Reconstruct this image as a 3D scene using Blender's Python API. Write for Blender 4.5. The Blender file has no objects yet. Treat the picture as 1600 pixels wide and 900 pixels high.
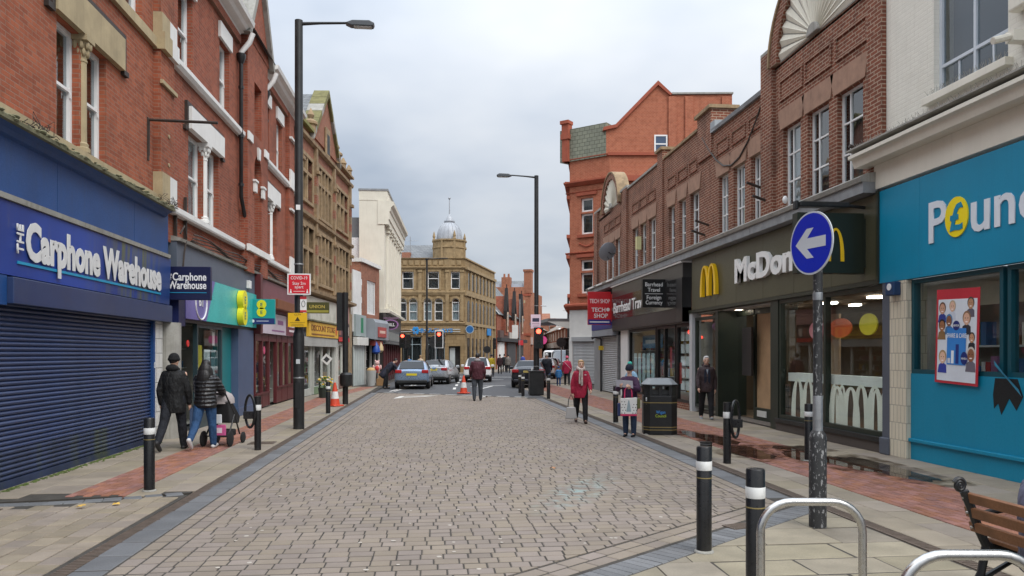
import bpy, bmesh, math, random
from math import sin, cos, pi, radians, atan2, hypot, sqrt
from mathutils import Vector, Matrix
R = random.Random(7)
SC = bpy.context.scene
COL = SC.collection

# ------------------------------------------------------------------ camera
YAW = math.atan(128 / 1180)
cam_d = bpy.data.cameras.new('camera')
cam = bpy.data.objects.new('camera', cam_d); COL.objects.link(cam)
cam.location = (0, 0, 1.8); cam.rotation_euler = (pi / 2, 0, -YAW)
cam_d.sensor_width = 36; cam_d.lens = 1180 / 1600 * 36
cam_d.shift_y = 102 / 1600; cam_d.clip_end = 3000
SC.camera = cam

# ------------------------------------------------------------------ sky
W = bpy.data.worlds.new('World'); SC.world = W; W.use_nodes = True
nt = W.node_tree; nt.nodes.clear()
def wn(t, **k):
    n = nt.nodes.new(t)
    for a, v in k.items(): setattr(n, a, v)
    return n
SUN_EL, SUN_AZ = radians(48), radians(146)      # azimuth from +Y, clockwise
sky = wn('ShaderNodeTexSky'); sky.sky_type = 'NISHITA'; sky.sun_disc = False
sky.sun_elevation = SUN_EL; sky.sun_rotation = SUN_AZ; sky.air_density = 1.2; sky.dust_density = 1.5
bg1 = wn('ShaderNodeBackground'); bg1.inputs[1].default_value = 0.11
nt.links.new(sky.outputs[0], bg1.inputs[0])
tc = wn('ShaderNodeTexCoord'); sep = wn('ShaderNodeSeparateXYZ'); nt.links.new(tc.outputs['Generated'], sep.inputs[0])
mx = wn('ShaderNodeMath', operation='MAXIMUM'); nt.links.new(sep.outputs[2], mx.inputs[0]); mx.inputs[1].default_value = 0.0
ad = wn('ShaderNodeMath', operation='ADD'); nt.links.new(mx.outputs[0], ad.inputs[0]); ad.inputs[1].default_value = 0.22
dx = wn('ShaderNodeMath', operation='DIVIDE'); nt.links.new(sep.outputs[0], dx.inputs[0]); nt.links.new(ad.outputs[0], dx.inputs[1])
dy = wn('ShaderNodeMath', operation='DIVIDE'); nt.links.new(sep.outputs[1], dy.inputs[0]); nt.links.new(ad.outputs[0], dy.inputs[1])
cb = wn('ShaderNodeCombineXYZ'); nt.links.new(dx.outputs[0], cb.inputs[0]); nt.links.new(dy.outputs[0], cb.inputs[1])
n1 = wn('ShaderNodeTexNoise'); n1.inputs['Scale'].default_value = 0.75; n1.inputs['Detail'].default_value = 5; n1.inputs['Roughness'].default_value = 0.5
mpo = wn('ShaderNodeMapping'); mpo.inputs['Location'].default_value = (3.6, 1.9, 0)
nt.links.new(cb.outputs[0], mpo.inputs[0]); nt.links.new(mpo.outputs[0], n1.inputs[0])
cr = wn('ShaderNodeValToRGB'); e = cr.color_ramp.elements
e[0].position = 0.30; e[0].color = (0.36, 0.43, 0.54, 1)
e[1].position = 0.62; e[1].color = (0.82, 0.84, 0.865, 1)
m = cr.color_ramp.elements.new(0.46); m.color = (0.62, 0.67, 0.745, 1)
nt.links.new(n1.outputs[0], cr.inputs[0])
# an overcast sky is brighter overhead than at the horizon
zr = wn('ShaderNodeMapRange'); zr.inputs[1].default_value = 0.0; zr.inputs[2].default_value = 1.0
zr.inputs[3].default_value = 0.66; zr.inputs[4].default_value = 3.2
z2 = wn('ShaderNodeMath', operation='MULTIPLY'); nt.links.new(mx.outputs[0], z2.inputs[0]); nt.links.new(mx.outputs[0], z2.inputs[1])
nt.links.new(z2.outputs[0], zr.inputs[0])
bg2 = wn('ShaderNodeBackground'); nt.links.new(cr.outputs[0], bg2.inputs[0]); nt.links.new(zr.outputs[0], bg2.inputs[1])
mixs = wn('ShaderNodeMixShader'); mixs.inputs[0].default_value = 0.93
nt.links.new(bg1.outputs[0], mixs.inputs[1]); nt.links.new(bg2.outputs[0], mixs.inputs[2])
ow = wn('ShaderNodeOutputWorld'); nt.links.new(mixs.outputs[0], ow.inputs[0])

# ------------------------------------------------------------------ sun behind cloud
sd = bpy.data.lights.new('sun', 'SUN'); so = bpy.data.objects.new('sun', sd); COL.objects.link(so)
sd.energy = 1.5; sd.angle = radians(28); sd.color = (1.0, 0.96, 0.9)
so.rotation_euler = (pi / 2 - SUN_EL, 0, pi - SUN_AZ)
so.location = (0, 0, 40)

SC.view_settings.view_transform = 'Standard'; SC.view_settings.look = 'None'
SC.view_settings.exposure = 0.4; SC.view_settings.gamma = 1
SC.view_settings.use_curve_mapping = False
SC.render.engine = 'CYCLES'
SC.cycles.use_denoising = True
SC.cycles.max_bounces = 8; SC.cycles.transparent_max_bounces = 16
SC.cycles.sample_clamp_indirect = 6

# ------------------------------------------------------------------ materials
M = {}
def newmat(name):
    m = bpy.data.materials.new(name); m.use_nodes = True
    t = m.node_tree; t.nodes.clear()
    o = t.nodes.new('ShaderNodeOutputMaterial'); b = t.nodes.new('ShaderNodeBsdfPrincipled')
    t.links.new(b.outputs[0], o.inputs[0]); M[name] = m
    return m, t, b, o
def N(t, typ, **k):
    n = t.nodes.new(typ)
    for a, v in k.items():
        if a.startswith('i_'): n.inputs[a[2:].replace('_', ' ')].default_value = v
        else: setattr(n, a, v)
    return n
def mixc(t, a, b, f, mode='MIX'):
    n = t.nodes.new('ShaderNodeMix'); n.data_type = 'RGBA'; n.blend_type = mode
    for i, v in ((0, f), (6, a), (7, b)):
        if hasattr(v, 'is_output') or isinstance(v, bpy.types.NodeSocket): t.links.new(v, n.inputs[i])
        elif isinstance(v, (tuple, list)): n.inputs[i].default_value = (*v[:3], 1)
        else: n.inputs[i].default_value = v
    return n.outputs[2]
def mrange(t, s, a, b, c=0., d=1.):
    n = t.nodes.new('ShaderNodeMapRange'); t.links.new(s, n.inputs[0])
    for i, v in enumerate((a, b, c, d)): n.inputs[i + 1].default_value = v
    return n.outputs[0]
def noise(t, co, scale, detail=4, rough=.55):
    n = N(t, 'ShaderNodeTexNoise'); n.inputs['Scale'].default_value = scale; n.inputs['Detail'].default_value = detail
    n.inputs['Roughness'].default_value = rough
    if co is not None: t.links.new(co, n.inputs['Vector'])
    return n.outputs[0]
def objco(t, scale=None):
    c = t.nodes.new('ShaderNodeTexCoord').outputs['Object']
    if scale is None: return c
    mp = t.nodes.new('ShaderNodeMapping'); mp.inputs['Scale'].default_value = scale
    t.links.new(c, mp.inputs[0]); return mp.outputs[0]
def bump(t, b, h, s, dist=.01):
    n = t.nodes.new('ShaderNodeBump'); n.inputs['Strength'].default_value = s; n.inputs['Distance'].default_value = dist
    t.links.new(h, n.inputs['Height']); t.links.new(n.outputs[0], b.inputs['Normal'])
def P(name, col, rough=.7, var=.16, scale=3., bmp=.15, metal=0., dirt=.0, dcol=(.05, .045, .035), isl=0., spec=.5, coat=0., fine=60., streak=0., world=False, folds=0.):
    """plain surface: colour with two scales of uneven tone, dirt patches, fine relief"""
    m, t, b, o = newmat(name)
    co = t.nodes.new('ShaderNodeNewGeometry').outputs['Position'] if world else objco(t)
    c = mixc(t, [v * (1 - var) for v in col], [min(1, v * (1 + var)) for v in col], mrange(t, noise(t, co, scale), .3, .7))
    f = noise(t, co, fine, 3)
    c = mixc(t, c, [v * (1 - var * .8) for v in col], mrange(t, f, .45, .75, 0, .6))
    if isl:
        g = t.nodes.new('ShaderNodeNewGeometry'); oi = t.nodes.new('ShaderNodeObjectInfo')
        s = N(t, 'ShaderNodeMath', operation='ADD'); t.links.new(g.outputs['Random Per Island'], s.inputs[0]); t.links.new(oi.outputs['Random'], s.inputs[1])
        fr = N(t, 'ShaderNodeMath', operation='FRACT'); t.links.new(s.outputs[0], fr.inputs[0])
        hsv = t.nodes.new('ShaderNodeHueSaturation'); t.links.new(c, hsv.inputs['Color'])
        t.links.new(mrange(t, fr.outputs[0], 0, 1, 1 - isl, 1 + isl), hsv.inputs['Value'])
        s2 = N(t, 'ShaderNodeMath', operation='MULTIPLY'); t.links.new(fr.outputs[0], s2.inputs[0]); s2.inputs[1].default_value = 7.31
        fr2 = N(t, 'ShaderNodeMath', operation='FRACT'); t.links.new(s2.outputs[0], fr2.inputs[0])
        t.links.new(mrange(t, fr2.outputs[0], 0, 1, .49, .51), hsv.inputs['Hue'])
        t.links.new(mrange(t, fr2.outputs[0], 0, 1, .85, 1.12), hsv.inputs['Saturation'])
        c = hsv.outputs[0]
    if dirt:
        w = noise(t, co, scale * .6 + .4, 6, .65)
        c = mixc(t, c, dcol, mrange(t, w, .5, .75, 0, dirt))
    if streak:
        st = noise(t, objco(t, (7, 7, .35)), 2.2, 5, .6)
        c = mixc(t, c, dcol, mrange(t, st, .52, .78, 0, streak))
    t.links.new(c, b.inputs['Base Color'])
    t.links.new(mrange(t, f, .3, .7, max(0.02, rough - .08), min(1, rough + .08)), b.inputs['Roughness'])
    b.inputs['Metallic'].default_value = metal; b.inputs['Specular IOR Level'].default_value = spec
    if coat: b.inputs['Coat Weight'].default_value = coat; b.inputs['Coat Roughness'].default_value = .05
    if folds: bump(t, b, noise(t, objco(t, (1, 1, .55)), 11, 3, .5), folds, .06)
    elif bmp: bump(t, b, f, bmp, .004)
    return m
def BR(name, c1, c2, mortar, w=.225, h=.075, ms=.010, dirt=.35, dcol=(.04, .03, .025), bmp=.5, var=.5, rough=.9, streak=.25):
    """brickwork too fine to pick apart: courses on the wall's own u,z"""
    m, t, b, o = newmat(name)
    s = t.nodes.new('ShaderNodeSeparateXYZ'); t.links.new(objco(t), s.inputs[0])
    a = N(t, 'ShaderNodeMath', operation='ADD'); t.links.new(s.outputs[0], a.inputs[0]); t.links.new(s.outputs[1], a.inputs[1])
    cmb = t.nodes.new('ShaderNodeCombineXYZ'); t.links.new(a.outputs[0], cmb.inputs[0]); t.links.new(s.outputs[2], cmb.inputs[1])
    br = t.nodes.new('ShaderNodeTexBrick'); t.links.new(cmb.outputs[0], br.inputs['Vector'])
    br.inputs['Color1'].default_value = (*c1, 1); br.inputs['Color2'].default_value = (*c2, 1); br.inputs['Mortar'].default_value = (*mortar, 1)
    br.inputs['Scale'].default_value = 1; br.inputs['Mortar Size'].default_value = ms; br.inputs['Mortar Smooth'].default_value = .3
    br.inputs['Brick Width'].default_value = w; br.inputs['Row Height'].default_value = h; br.inputs['Bias'].default_value = -.1
    n_ = noise(t, cmb.outputs[0], 3.1, 5, .6)
    c = mixc(t, br.outputs['Color'], [v * (1 - var) for v in c1], mrange(t, n_, .48, .75, 0, .55))
    st = N(t, 'ShaderNodeMapping'); st.inputs['Scale'].default_value = (5, .4, 1); t.links.new(cmb.outputs[0], st.inputs[0])
    c = mixc(t, c, dcol, mrange(t, noise(t, st.outputs[0], 1.6, 6, .65), .5, .78, 0, streak))
    c = mixc(t, c, dcol, mrange(t, noise(t, cmb.outputs[0], .7, 5, .6), .52, .75, 0, dirt))
    f = noise(t, cmb.outputs[0], 90, 3)
    c = mixc(t, c, [min(1, v * 1.25) for v in c2], mrange(t, f, .55, .8, 0, .5))
    t.links.new(c, b.inputs['Base Color']); b.inputs['Roughness'].default_value = rough; b.inputs['Specular IOR Level'].default_value = .25
    hs = N(t, 'ShaderNodeMath', operation='MULTIPLY_ADD'); t.links.new(br.outputs['Fac'], hs.inputs[0]); hs.inputs[1].default_value = -1.
    t.links.new(f, hs.inputs[2])
    bump(t, b, hs.outputs[0], bmp, .008)
    return m
def GLASS(name, tint=(.82, .86, .86), refl=1.0):
    m, t, b, o = newmat(name); t.nodes.remove(b)
    tr = N(t, 'ShaderNodeBsdfTransparent'); tr.inputs[0].default_value = (*tint, 1)
    gl = N(t, 'ShaderNodeBsdfGlossy'); gl.inputs['Roughness'].default_value = .015
    fr = N(t, 'ShaderNodeFresnel'); fr.inputs[0].default_value = 1.52
    w_ = noise(t, objco(t), 1.3, 2)
    bp = N(t, 'ShaderNodeBump'); bp.inputs['Strength'].default_value = .02; bp.inputs['Distance'].default_value = .05; t.links.new(w_, bp.inputs['Height'])
    t.links.new(bp.outputs[0], gl.inputs['Normal'])
    k = N(t, 'ShaderNodeMath', operation='MULTIPLY', use_clamp=True); t.links.new(fr.outputs[0], k.inputs[0]); k.inputs[1].default_value = refl
    ge = N(t, 'ShaderNodeNewGeometry'); iv = N(t, 'ShaderNodeMath', operation='SUBTRACT'); iv.inputs[0].default_value = 1.; t.links.new(ge.outputs['Backfacing'], iv.inputs[1])   # reflect once, at the outer face
    k2 = N(t, 'ShaderNodeMath', operation='MULTIPLY'); t.links.new(k.outputs[0], k2.inputs[0]); t.links.new(iv.outputs[0], k2.inputs[1])
    mx_ = N(t, 'ShaderNodeMixShader'); t.links.new(k2.outputs[0], mx_.inputs[0]); t.links.new(tr.outputs[0], mx_.inputs[1]); t.links.new(gl.outputs[0], mx_.inputs[2])
    t.links.new(mx_.outputs[0], o.inputs[0]); return m
def EM(name, col, s):
    m, t, b, o = newmat(name)
    b.inputs['Base Color'].default_value = (*col, 1); b.inputs['Emission Color'].default_value = (*col, 1); b.inputs['Emission Strength'].default_value = s
    return m
def hexl(h):
    v = [int(h[i:i + 2], 16) / 255 for i in (0, 2, 4)]
    return tuple(c / 12.92 if c <= .04045 else ((c + .055) / 1.055) ** 2.4 for c in v)

BR('brick_orange', (.40, .118, .06), (.26, .075, .042), (.30, .17, .12), ms=.009, dirt=.45, streak=.4)
BR('brick_red', (.36, .10, .056), (.235, .066, .04), (.27, .165, .12), ms=.009, dirt=.45, streak=.4)
BR('brick_brown', (.25, .085, .05), (.17, .06, .04), (.42, .31, .23), ms=.012, dirt=.6, streak=.55)
BR('brick_bright', (.42, .135, .072), (.35, .10, .055), (.5, .27, .18), ms=.008, dirt=.1, streak=.1)
BR('brick_white', (.79, .765, .68), (.775, .75, .665), (.74, .71, .63), ms=.009, dirt=.12, dcol=(.4, .37, .3), streak=.2, var=.1)
BR('brick_glazed', (.78, .79, .79), (.7, .72, .73), (.45, .45, .45), ms=.01, dirt=.1, dcol=(.3, .3, .3), var=.1)
BR('brick_dull', (.35, .13, .075), (.27, .10, .06), (.3, .22, .17), ms=.010)
BR('stone_ashlar', (.32, .228, .122), (.26, .18, .095), (.2, .13, .06), w=.62, h=.3, ms=.012, dirt=.5, dcol=(.07, .05, .025), var=.3, streak=.5, bmp=.35)
BR('slate', (.20, .21, .215), (.14, .15, .16), (.05, .05, .055), w=.3, h=.2, ms=.012, dirt=.25, var=.25, rough=.6)
BR('slate_green', (.26, .27, .205), (.2, .21, .165), (.09, .1, .07), w=.32, h=.22, ms=.018, dirt=.15, var=.25, rough=.6)
BR('tile_cream', (.70, .64, .50), (.66, .6, .47), (.42, .38, .3), w=.1, h=.3, ms=.01, dirt=.2, dcol=(.3, .25, .17), var=.1, rough=.3)
BR('tile_white', (.72, .72, .69), (.68, .68, .66), (.3, .3, .29), w=.3, h=.3, ms=.01, dirt=.15, dcol=(.3, .29, .25), var=.08, rough=.3)
BR('brick_far', (.36, .135, .075), (.29, .105, .06), (.38, .22, .15), ms=.01, dirt=.3, streak=.3)
P('room_wood', (.20, .135, .085), .8, .2, 1.2, 0)
P('stone_tan', (.42, .335, .20), .85, .15, 2.5, .3, dirt=.3, dcol=(.12, .10, .06), streak=.25)
P('stone_white', (.74, .735, .71), .75, .06, 2, .15, dirt=.15, dcol=(.35, .33, .3), streak=.2)
P('stone_grey', (.33, .32, .29), .9, .2, 3, .35, dirt=.45, dcol=(.10, .10, .07), streak=.45)
P('stone_moss', (.20, .195, .12), .95, .35, 5, .5, dirt=.6, dcol=(.07, .085, .02))
P('stone_sooty', (.32, .225, .13), .9, .3, 3, .35, dirt=.5, dcol=(.06, .05, .03), streak=.45)
P('stone_gold', (.34, .243, .13), .9, .2, 3, .3, dirt=.5, dcol=(.09, .065, .03), streak=.5)
P('stone_pink', (.36, .215, .15), .9, .15, 4, .35, dirt=.3, dcol=(.12, .08, .06), streak=.3)
P('terracotta', (.33, .08, .042), .8, .15, 3, .2, dirt=.2, dcol=(.1, .03, .02))
P('render_cream', (.70, .665, .56), .8, .05, 1.5, .12, dirt=.15, dcol=(.4, .36, .27), streak=.25)
P('render_white', (.72, .72, .70), .8, .08, 1.5, .2, dirt=.3, dcol=(.3, .3, .28), streak=.3)
P('paint_cream', (.76, .72, .62), .5, .05, 2, .05, dirt=.12, dcol=(.4, .36, .28), streak=.15)
P('paint_white', (.80, .80, .79), .45, .05, 3, .06, dirt=.15, dcol=(.4, .4, .37))
P('paint_black', (.012, .012, .013), .38, .3, 4, .12, dirt=.15, dcol=(.06, .055, .05))
P('metal_black', (.016, .017, .018), .42, .3, 4, .1, dirt=.25, dcol=(.07, .065, .06))
P('iron_brown', (.035, .025, .02), .6, .4, 6, .2, dirt=.5, dcol=(.09, .05, .03))
P('metal_galv', (.36, .37, .38), .45, .2, 12, .15, metal=.7, dirt=.3, dcol=(.16, .16, .16))
P('steel', (.56, .55, .53), .3, .05, 4, 0, metal=1., dirt=.12, dcol=(.38, .36, .34))
P('lead', (.25, .26, .27), .6, .2, 4, .25, dirt=.35, dcol=(.1, .1, .1))
P('dome_lead', (.36, .38, .41), .5, .12, 3, .1, metal=.15, streak=.3, dcol=(.2, .21, .23))
P('wood_bench', (.20, .085, .035), .55, .3, 3, .25, dirt=.2, dcol=(.05, .025, .015))
P('wood_pale', (.42, .27, .15), .6, .15, 3, .1)
P('rubber', (.015, .015, .016), .8, .2, 8, .1)
P('asphalt', (.085, .087, .092), .85, .2, 6, .35, dirt=.3, dcol=(.045, .045, .05), fine=120)
P('sand_bed', (.055, .048, .04), .95, .3, 5, .3, dirt=.3, world=True)
P('paver', (.24, .198, .16), .82, .1, 1.3, .4, isl=.09, dirt=.42, dcol=(.15, .122, .097), fine=70, world=True)
P('block_tan', (.255, .21, .16), .85, .15, 3, .4, isl=.14, dirt=.3, dcol=(.12, .1, .075), fine=70, world=True)
P('flag', (.265, .222, .168), .82, .14, 2, .35, isl=.1, dirt=.4, dcol=(.15, .13, .1), fine=70, world=True)
P('flag_york', (.26, .225, .165), .78, .2, 2.2, .3, isl=.15, dirt=.5, dcol=(.14, .125, .095), fine=60, world=True)
P('brick_paving', (.285, .125, .085), .78, .18, 4, .35, isl=.18, dirt=.3, dcol=(.12, .06, .045), fine=70, world=True)
P('blue_sett', (.145, .148, .152), .65, .18, 2, .3, isl=.16, dirt=.35, dcol=(.10, .09, .08), world=True)
P('drain_brown', (.115, .085, .065), .75, .25, 8, .3, dirt=.3)
P('road_paint', (.68, .67, .63), .75, .12, 9, .3, dirt=.45, dcol=(.25, .23, .2))
P('chalk_teal', (.24, .30, .28), .9, .2, 14, .3, dirt=.8, dcol=(.285, .232, .196), fine=25)
P('moss', (.075, .105, .02), .95, .4, 9, .8, dirt=.4, dcol=(.05, .05, .02))
P('curtain', (.62, .64, .64), .9, .12, 6, .1)
P('curtain_dark', (.05, .055, .06), .9, .3, 3, .1)
P('room_dark', (.06, .058, .055), .9, .3, 2, 0)
P('room_mid', (.45, .43, .39), .9, .2, 1.2, 0)
P('room_light', (.68, .67, .63), .9, .15, 1.2, 0)
P('skin', (.62, .38, .28), .5, .08, 20, .05)
P('hair_black', (.012, .010, .010), .5, .4, 30, .5)
P('hair_grey', (.58, .57, .55), .7, .15, 40, .5)
P('hair_blond', (.42, .27, .13), .6, .2, 40, .5)
P('hair_brown', (.07, .045, .03), .6, .25, 40, .5)
GLASS('glass', (.92, .95, .94), 1.15); GLASS('glass_win', (.75, .8, .82), 2.2)
GLASS('car_glass', (.12, .14, .15), 2.0)
# a faded smear of teal chalk on the setts, a mark of its own shape
m = M['paver']; t = m.node_tree; b = [n for n in t.nodes if n.type == 'BSDF_PRINCIPLED'][0]; c0 = b.inputs['Base Color'].links[0].from_socket
pos = t.nodes.new('ShaderNodeNewGeometry').outputs['Position']; mp = t.nodes.new('ShaderNodeMapping'); mp.vector_type = 'TEXTURE'
mp.inputs['Location'].default_value = (1.95, 9.75, 0); mp.inputs['Rotation'].default_value = (0, 0, radians(-27)); mp.inputs['Scale'].default_value = (.42, 1.75, 10); t.links.new(pos, mp.inputs[0])
ln = N(t, 'ShaderNodeVectorMath', operation='LENGTH'); t.links.new(mp.outputs[0], ln.inputs[0])
sm = mrange(t, ln.outputs['Value'], 1., .3); nz = mrange(t, noise(t, pos, 5.5, 5, .7), .47, .66); q = N(t, 'ShaderNodeMath', operation='MULTIPLY'); t.links.new(sm, q.inputs[0]); t.links.new(nz, q.inputs[1])
t.links.new(mixc(t, c0, (.27, .36, .345), q.outputs[0]), b.inputs['Base Color'])
# puddle water
m, t, b, o = newmat('puddle_water'); t.nodes.remove(b)
tr = N(t, 'ShaderNodeBsdfTransparent'); tr.inputs[0].default_value = (.68, .65, .62, 1)
gl = N(t, 'ShaderNodeBsdfGlossy'); gl.inputs['Roughness'].default_value = .02
fr = N(t, 'ShaderNodeFresnel'); fr.inputs[0].default_value = 1.45
mx_ = N(t, 'ShaderNodeMixShader'); t.links.new(fr.outputs[0], mx_.inputs[0]); t.links.new(tr.outputs[0], mx_.inputs[1]); t.links.new(gl.outputs[0], mx_.inputs[2])
t.links.new(mx_.outputs[0], o.inputs[0])
# damp ground round the puddles
m, t, b, o = newmat('damp'); t.nodes.remove(b)
tr = N(t, 'ShaderNodeBsdfTransparent'); tr.inputs[0].default_value = (.6, .57, .54, 1); gl = N(t, 'ShaderNodeBsdfGlossy'); gl.inputs['Roughness'].default_value = .18
t1 = N(t, 'ShaderNodeBsdfTransparent'); m1 = N(t, 'ShaderNodeMixShader'); m1.inputs[0].default_value = .06; t.links.new(tr.outputs[0], m1.inputs[1]); t.links.new(gl.outputs[0], m1.inputs[2])
m2 = N(t, 'ShaderNodeMixShader'); t.links.new(mrange(t, noise(t, t.nodes.new('ShaderNodeNewGeometry').outputs['Position'], 2.6, 5, .65), .42, .6), m2.inputs[0]); t.links.new(t1.outputs[0], m2.inputs[1]); t.links.new(m1.outputs[0], m2.inputs[2]); t.links.new(m2.outputs[0], o.inputs[0])
def CL(h, rough=.8):
    """cloth with soft folds"""
    key = 'cloth_' + h + str(int(rough * 100))
    if key not in M: P(key, hexl(h), rough, .25, 5., .3, folds=.9)
    return M[key]
def C(h, rough=.5, **k):
    """painted / printed colour from an sRGB hex, made once"""
    key = 'paint_%s_%d_%s' % (h, int(rough * 100), ''.join('%s%s' % kv for kv in sorted(k.items())))
    if key not in M: P(key, hexl(h), rough, k.pop('var', .08), k.pop('scale', 2.), k.pop('bmp', .05), **k)
    return M[key]
def mat(m):
    return m if isinstance(m, bpy.types.Material) else M[m]

# ------------------------------------------------------------------ mesh helpers
class MB:
    def __init__(s): s.v = []; s.f = []
    def add(s, vs, fs):
        k = len(s.v); s.v += [tuple(p) for p in vs]; s.f += [tuple(i + k for i in f) for f in fs]; return s
    def box(s, x0, x1, y0, y1, z0, z1):
        return s.add([(x0, y0, z0), (x1, y0, z0), (x1, y1, z0), (x0, y1, z0), (x0, y0, z1), (x1, y0, z1), (x1, y1, z1), (x0, y1, z1)],
                     [(3, 2, 1, 0), (4, 5, 6, 7), (0, 1, 5, 4), (1, 2, 6, 5), (2, 3, 7, 6), (3, 0, 4, 7)])
    def quad(s, *p): return s.add(p, [tuple(range(len(p)))])
    def prism(s, pts, a, b, ax='y'):
        """polygon pts extruded from a to b; ax y: pts are (x,z); z: (x,y); x: (y,z)"""
        n = len(pts)
        f = {'y': lambda p, q: (p[0], q, p[1]), 'z': lambda p, q: (p[0], p[1], q), 'x': lambda p, q: (q, p[0], p[1])}[ax]
        ar = sum(pts[i][0] * pts[(i + 1) % n][1] - pts[(i + 1) % n][0] * pts[i][1] for i in range(n))
        fl = (ar > 0) == (ax != 'y')
        vs = [f(p, a) for p in pts] + [f(p, b) for p in pts]
        fs = [tuple(range(n))[::-1], tuple(range(n, 2 * n))] + [(i, (i + 1) % n, n + (i + 1) % n, n + i) for i in range(n)]
        if (b > a) != fl: fs = [q[::-1] for q in fs]
        return s.add(vs, fs)
    def tube(s, path, r, n=10, caps=True, closed=False, flat=1.):
        path = [Vector(p) for p in path]; rs = r if isinstance(r, (list, tuple)) else [r] * len(path)
        k = len(s.v); L = len(path); prev = None
        for i, p in enumerate(path):
            a = path[i - 1] if (i > 0 or closed) else p; c = path[(i + 1) % L] if (i < L - 1 or closed) else p
            d = (c - a)
            d = d.normalized() if d.length > 1e-9 else Vector((0, 0, 1))
            if prev is None:
                up = Vector((0, 0, 1)) if abs(d.z) < .9 else Vector((1, 0, 0))
                x = d.cross(up).normalized()
            else: x = (prev - d * prev.dot(d)).normalized()
            prev = x; y = d.cross(x)
            for j in range(n):
                q = 2 * pi * j / n; s.v.append(tuple(p + x * (cos(q) * rs[i]) + y * (sin(q) * rs[i] * flat)))
        for i in range(L if closed else L - 1):
            for j in range(n):
                a = k + i * n + j; b = k + i * n + (j + 1) % n; i2 = (i + 1) % L
                s.f.append((a, b, k + i2 * n + (j + 1) % n, k + i2 * n + j))
        if caps and not closed:
            s.f.append(tuple(k + j for j in range(n))[::-1]); s.f.append(tuple(k + (L - 1) * n + j for j in range(n)))
        return s
    def cyl(s, p0, p1, r0, r1=None, n=14): return s.tube([p0, p1], [r0, r0 if r1 is None else r1], n)
    def lathe(s, prof, n=16, c=(0, 0, 0), sx=1., sy=1., a0=0., a1=2 * pi):
        k = len(s.v); full = abs(a1 - a0 - 2 * pi) < 1e-6; m = n if full else n + 1
        for (r, z) in prof:
            for j in range(m):
                q = a0 + (a1 - a0) * j / n; s.v.append((c[0] + cos(q) * r * sx, c[1] + sin(q) * r * sy, c[2] + z))
        for i in range(len(prof) - 1):
            for j in range(n):
                j2 = (j + 1) % m
                s.f.append((k + i * m + j, k + i * m + j2, k + (i + 1) * m + j2, k + (i + 1) * m + j))
        if full:
            if prof[0][0] > 1e-5: s.f.append(tuple(k + j for j in range(n))[::-1])
            if prof[-1][0] > 1e-5: s.f.append(tuple(k + (len(prof) - 1) * m + j for j in range(n)))
        return s
    def ball(s, c, rx, ry=None, rz=None, n=12, m=8):
        ry = ry or rx; rz = rz or rx
        k = len(s.v); s.v.append((c[0], c[1], c[2] - rz))
        for i in range(1, m):
            a = -pi / 2 + pi * i / m
            for j in range(n):
                q = 2 * pi * j / n; s.v.append((c[0] + cos(q) * cos(a) * rx, c[1] + sin(q) * cos(a) * ry, c[2] + sin(a) * rz))
        s.v.append((c[0], c[1], c[2] + rz)); top = len(s.v) - 1
        for j in range(n): s.f.append((k, k + 1 + (j + 1) % n, k + 1 + j)); s.f.append((top, k + 1 + (m - 2) * n + j, k + 1 + (m - 2) * n + (j + 1) % n))
        for i in range(m - 2):
            for j in range(n):
                s.f.append((k + 1 + i * n + j, k + 1 + i * n + (j + 1) % n, k + 1 + (i + 1) * n + (j + 1) % n, k + 1 + (i + 1) * n + j))
        return s
    def build(s, name, m, parent=None, smooth=False, bevel=0., kind=None, loc=None, rot=None, seg=2):
        me = bpy.data.meshes.new(name); me.from_pydata(s.v, [], s.f); me.update()
        me.materials.append(mat(m))
        if smooth:
            me.polygons.foreach_set('use_smooth', [True] * len(me.polygons))
            me.set_sharp_from_angle(angle=radians(38))
        o = bpy.data.objects.new(name, me); COL.objects.link(o)
        if parent is not None: o.parent = parent
        if bevel:
            b = o.modifiers.new('bevel', 'BEVEL'); b.width = bevel; b.segments = seg; b.limit_method = 'ANGLE'
        if kind: o['kind'] = kind
        if loc: o.location = loc
        if rot: o.rotation_euler = rot
        return o
def thing(name, label, cat, loc=(0, 0, 0), rz=0., group=None):
    o = bpy.data.objects.new(name, None); COL.objects.link(o); o.location = loc; o.rotation_euler = (0, 0, rz); o.empty_display_size = .3
    o['label'] = label; o['category'] = cat
    if group: o['group'] = group
    return o
def tag(o, label, cat, group=None):
    o['label'] = label; o['category'] = cat
    if group: o['group'] = group
    return o
def B(name, m, par, x0, x1, y0, y1, z0, z1, bevel=0.):
    return MB().box(x0, x1, y0, y1, z0, z1).build(name, m, par, bevel=bevel)
_unit = {}
def inst(name, m, par, loc, scale, rot=(0, 0, 0), src=None):
    """an object that shares one unit-box mesh per material and name"""
    key = (name, mat(m).name)
    if key not in _unit:
        o = (src or MB().box(-.5, .5, -.5, .5, -.5, .5)).build(name, m, par); _unit[key] = o.data
    else:
        o = bpy.data.objects.new(name, _unit[key]); COL.objects.link(o); o.parent = par
    o.location = loc; o.scale = scale; o.rotation_euler = rot
    return o
def dup(root, loc, rz=None, label=None, group=None, scale=None):
    r = root.copy(); COL.objects.link(r); r.location = loc
    if rz is not None: r.rotation_euler = (0, 0, rz)
    if scale: r.scale = scale
    if label: r['label'] = label
    if group: r['group'] = group
    for ch in list(root.children):
        c = ch.copy(); COL.objects.link(c); c.parent = r
        for g in list(ch.children):
            d = g.copy(); COL.objects.link(d); d.parent = c
    return r
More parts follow.
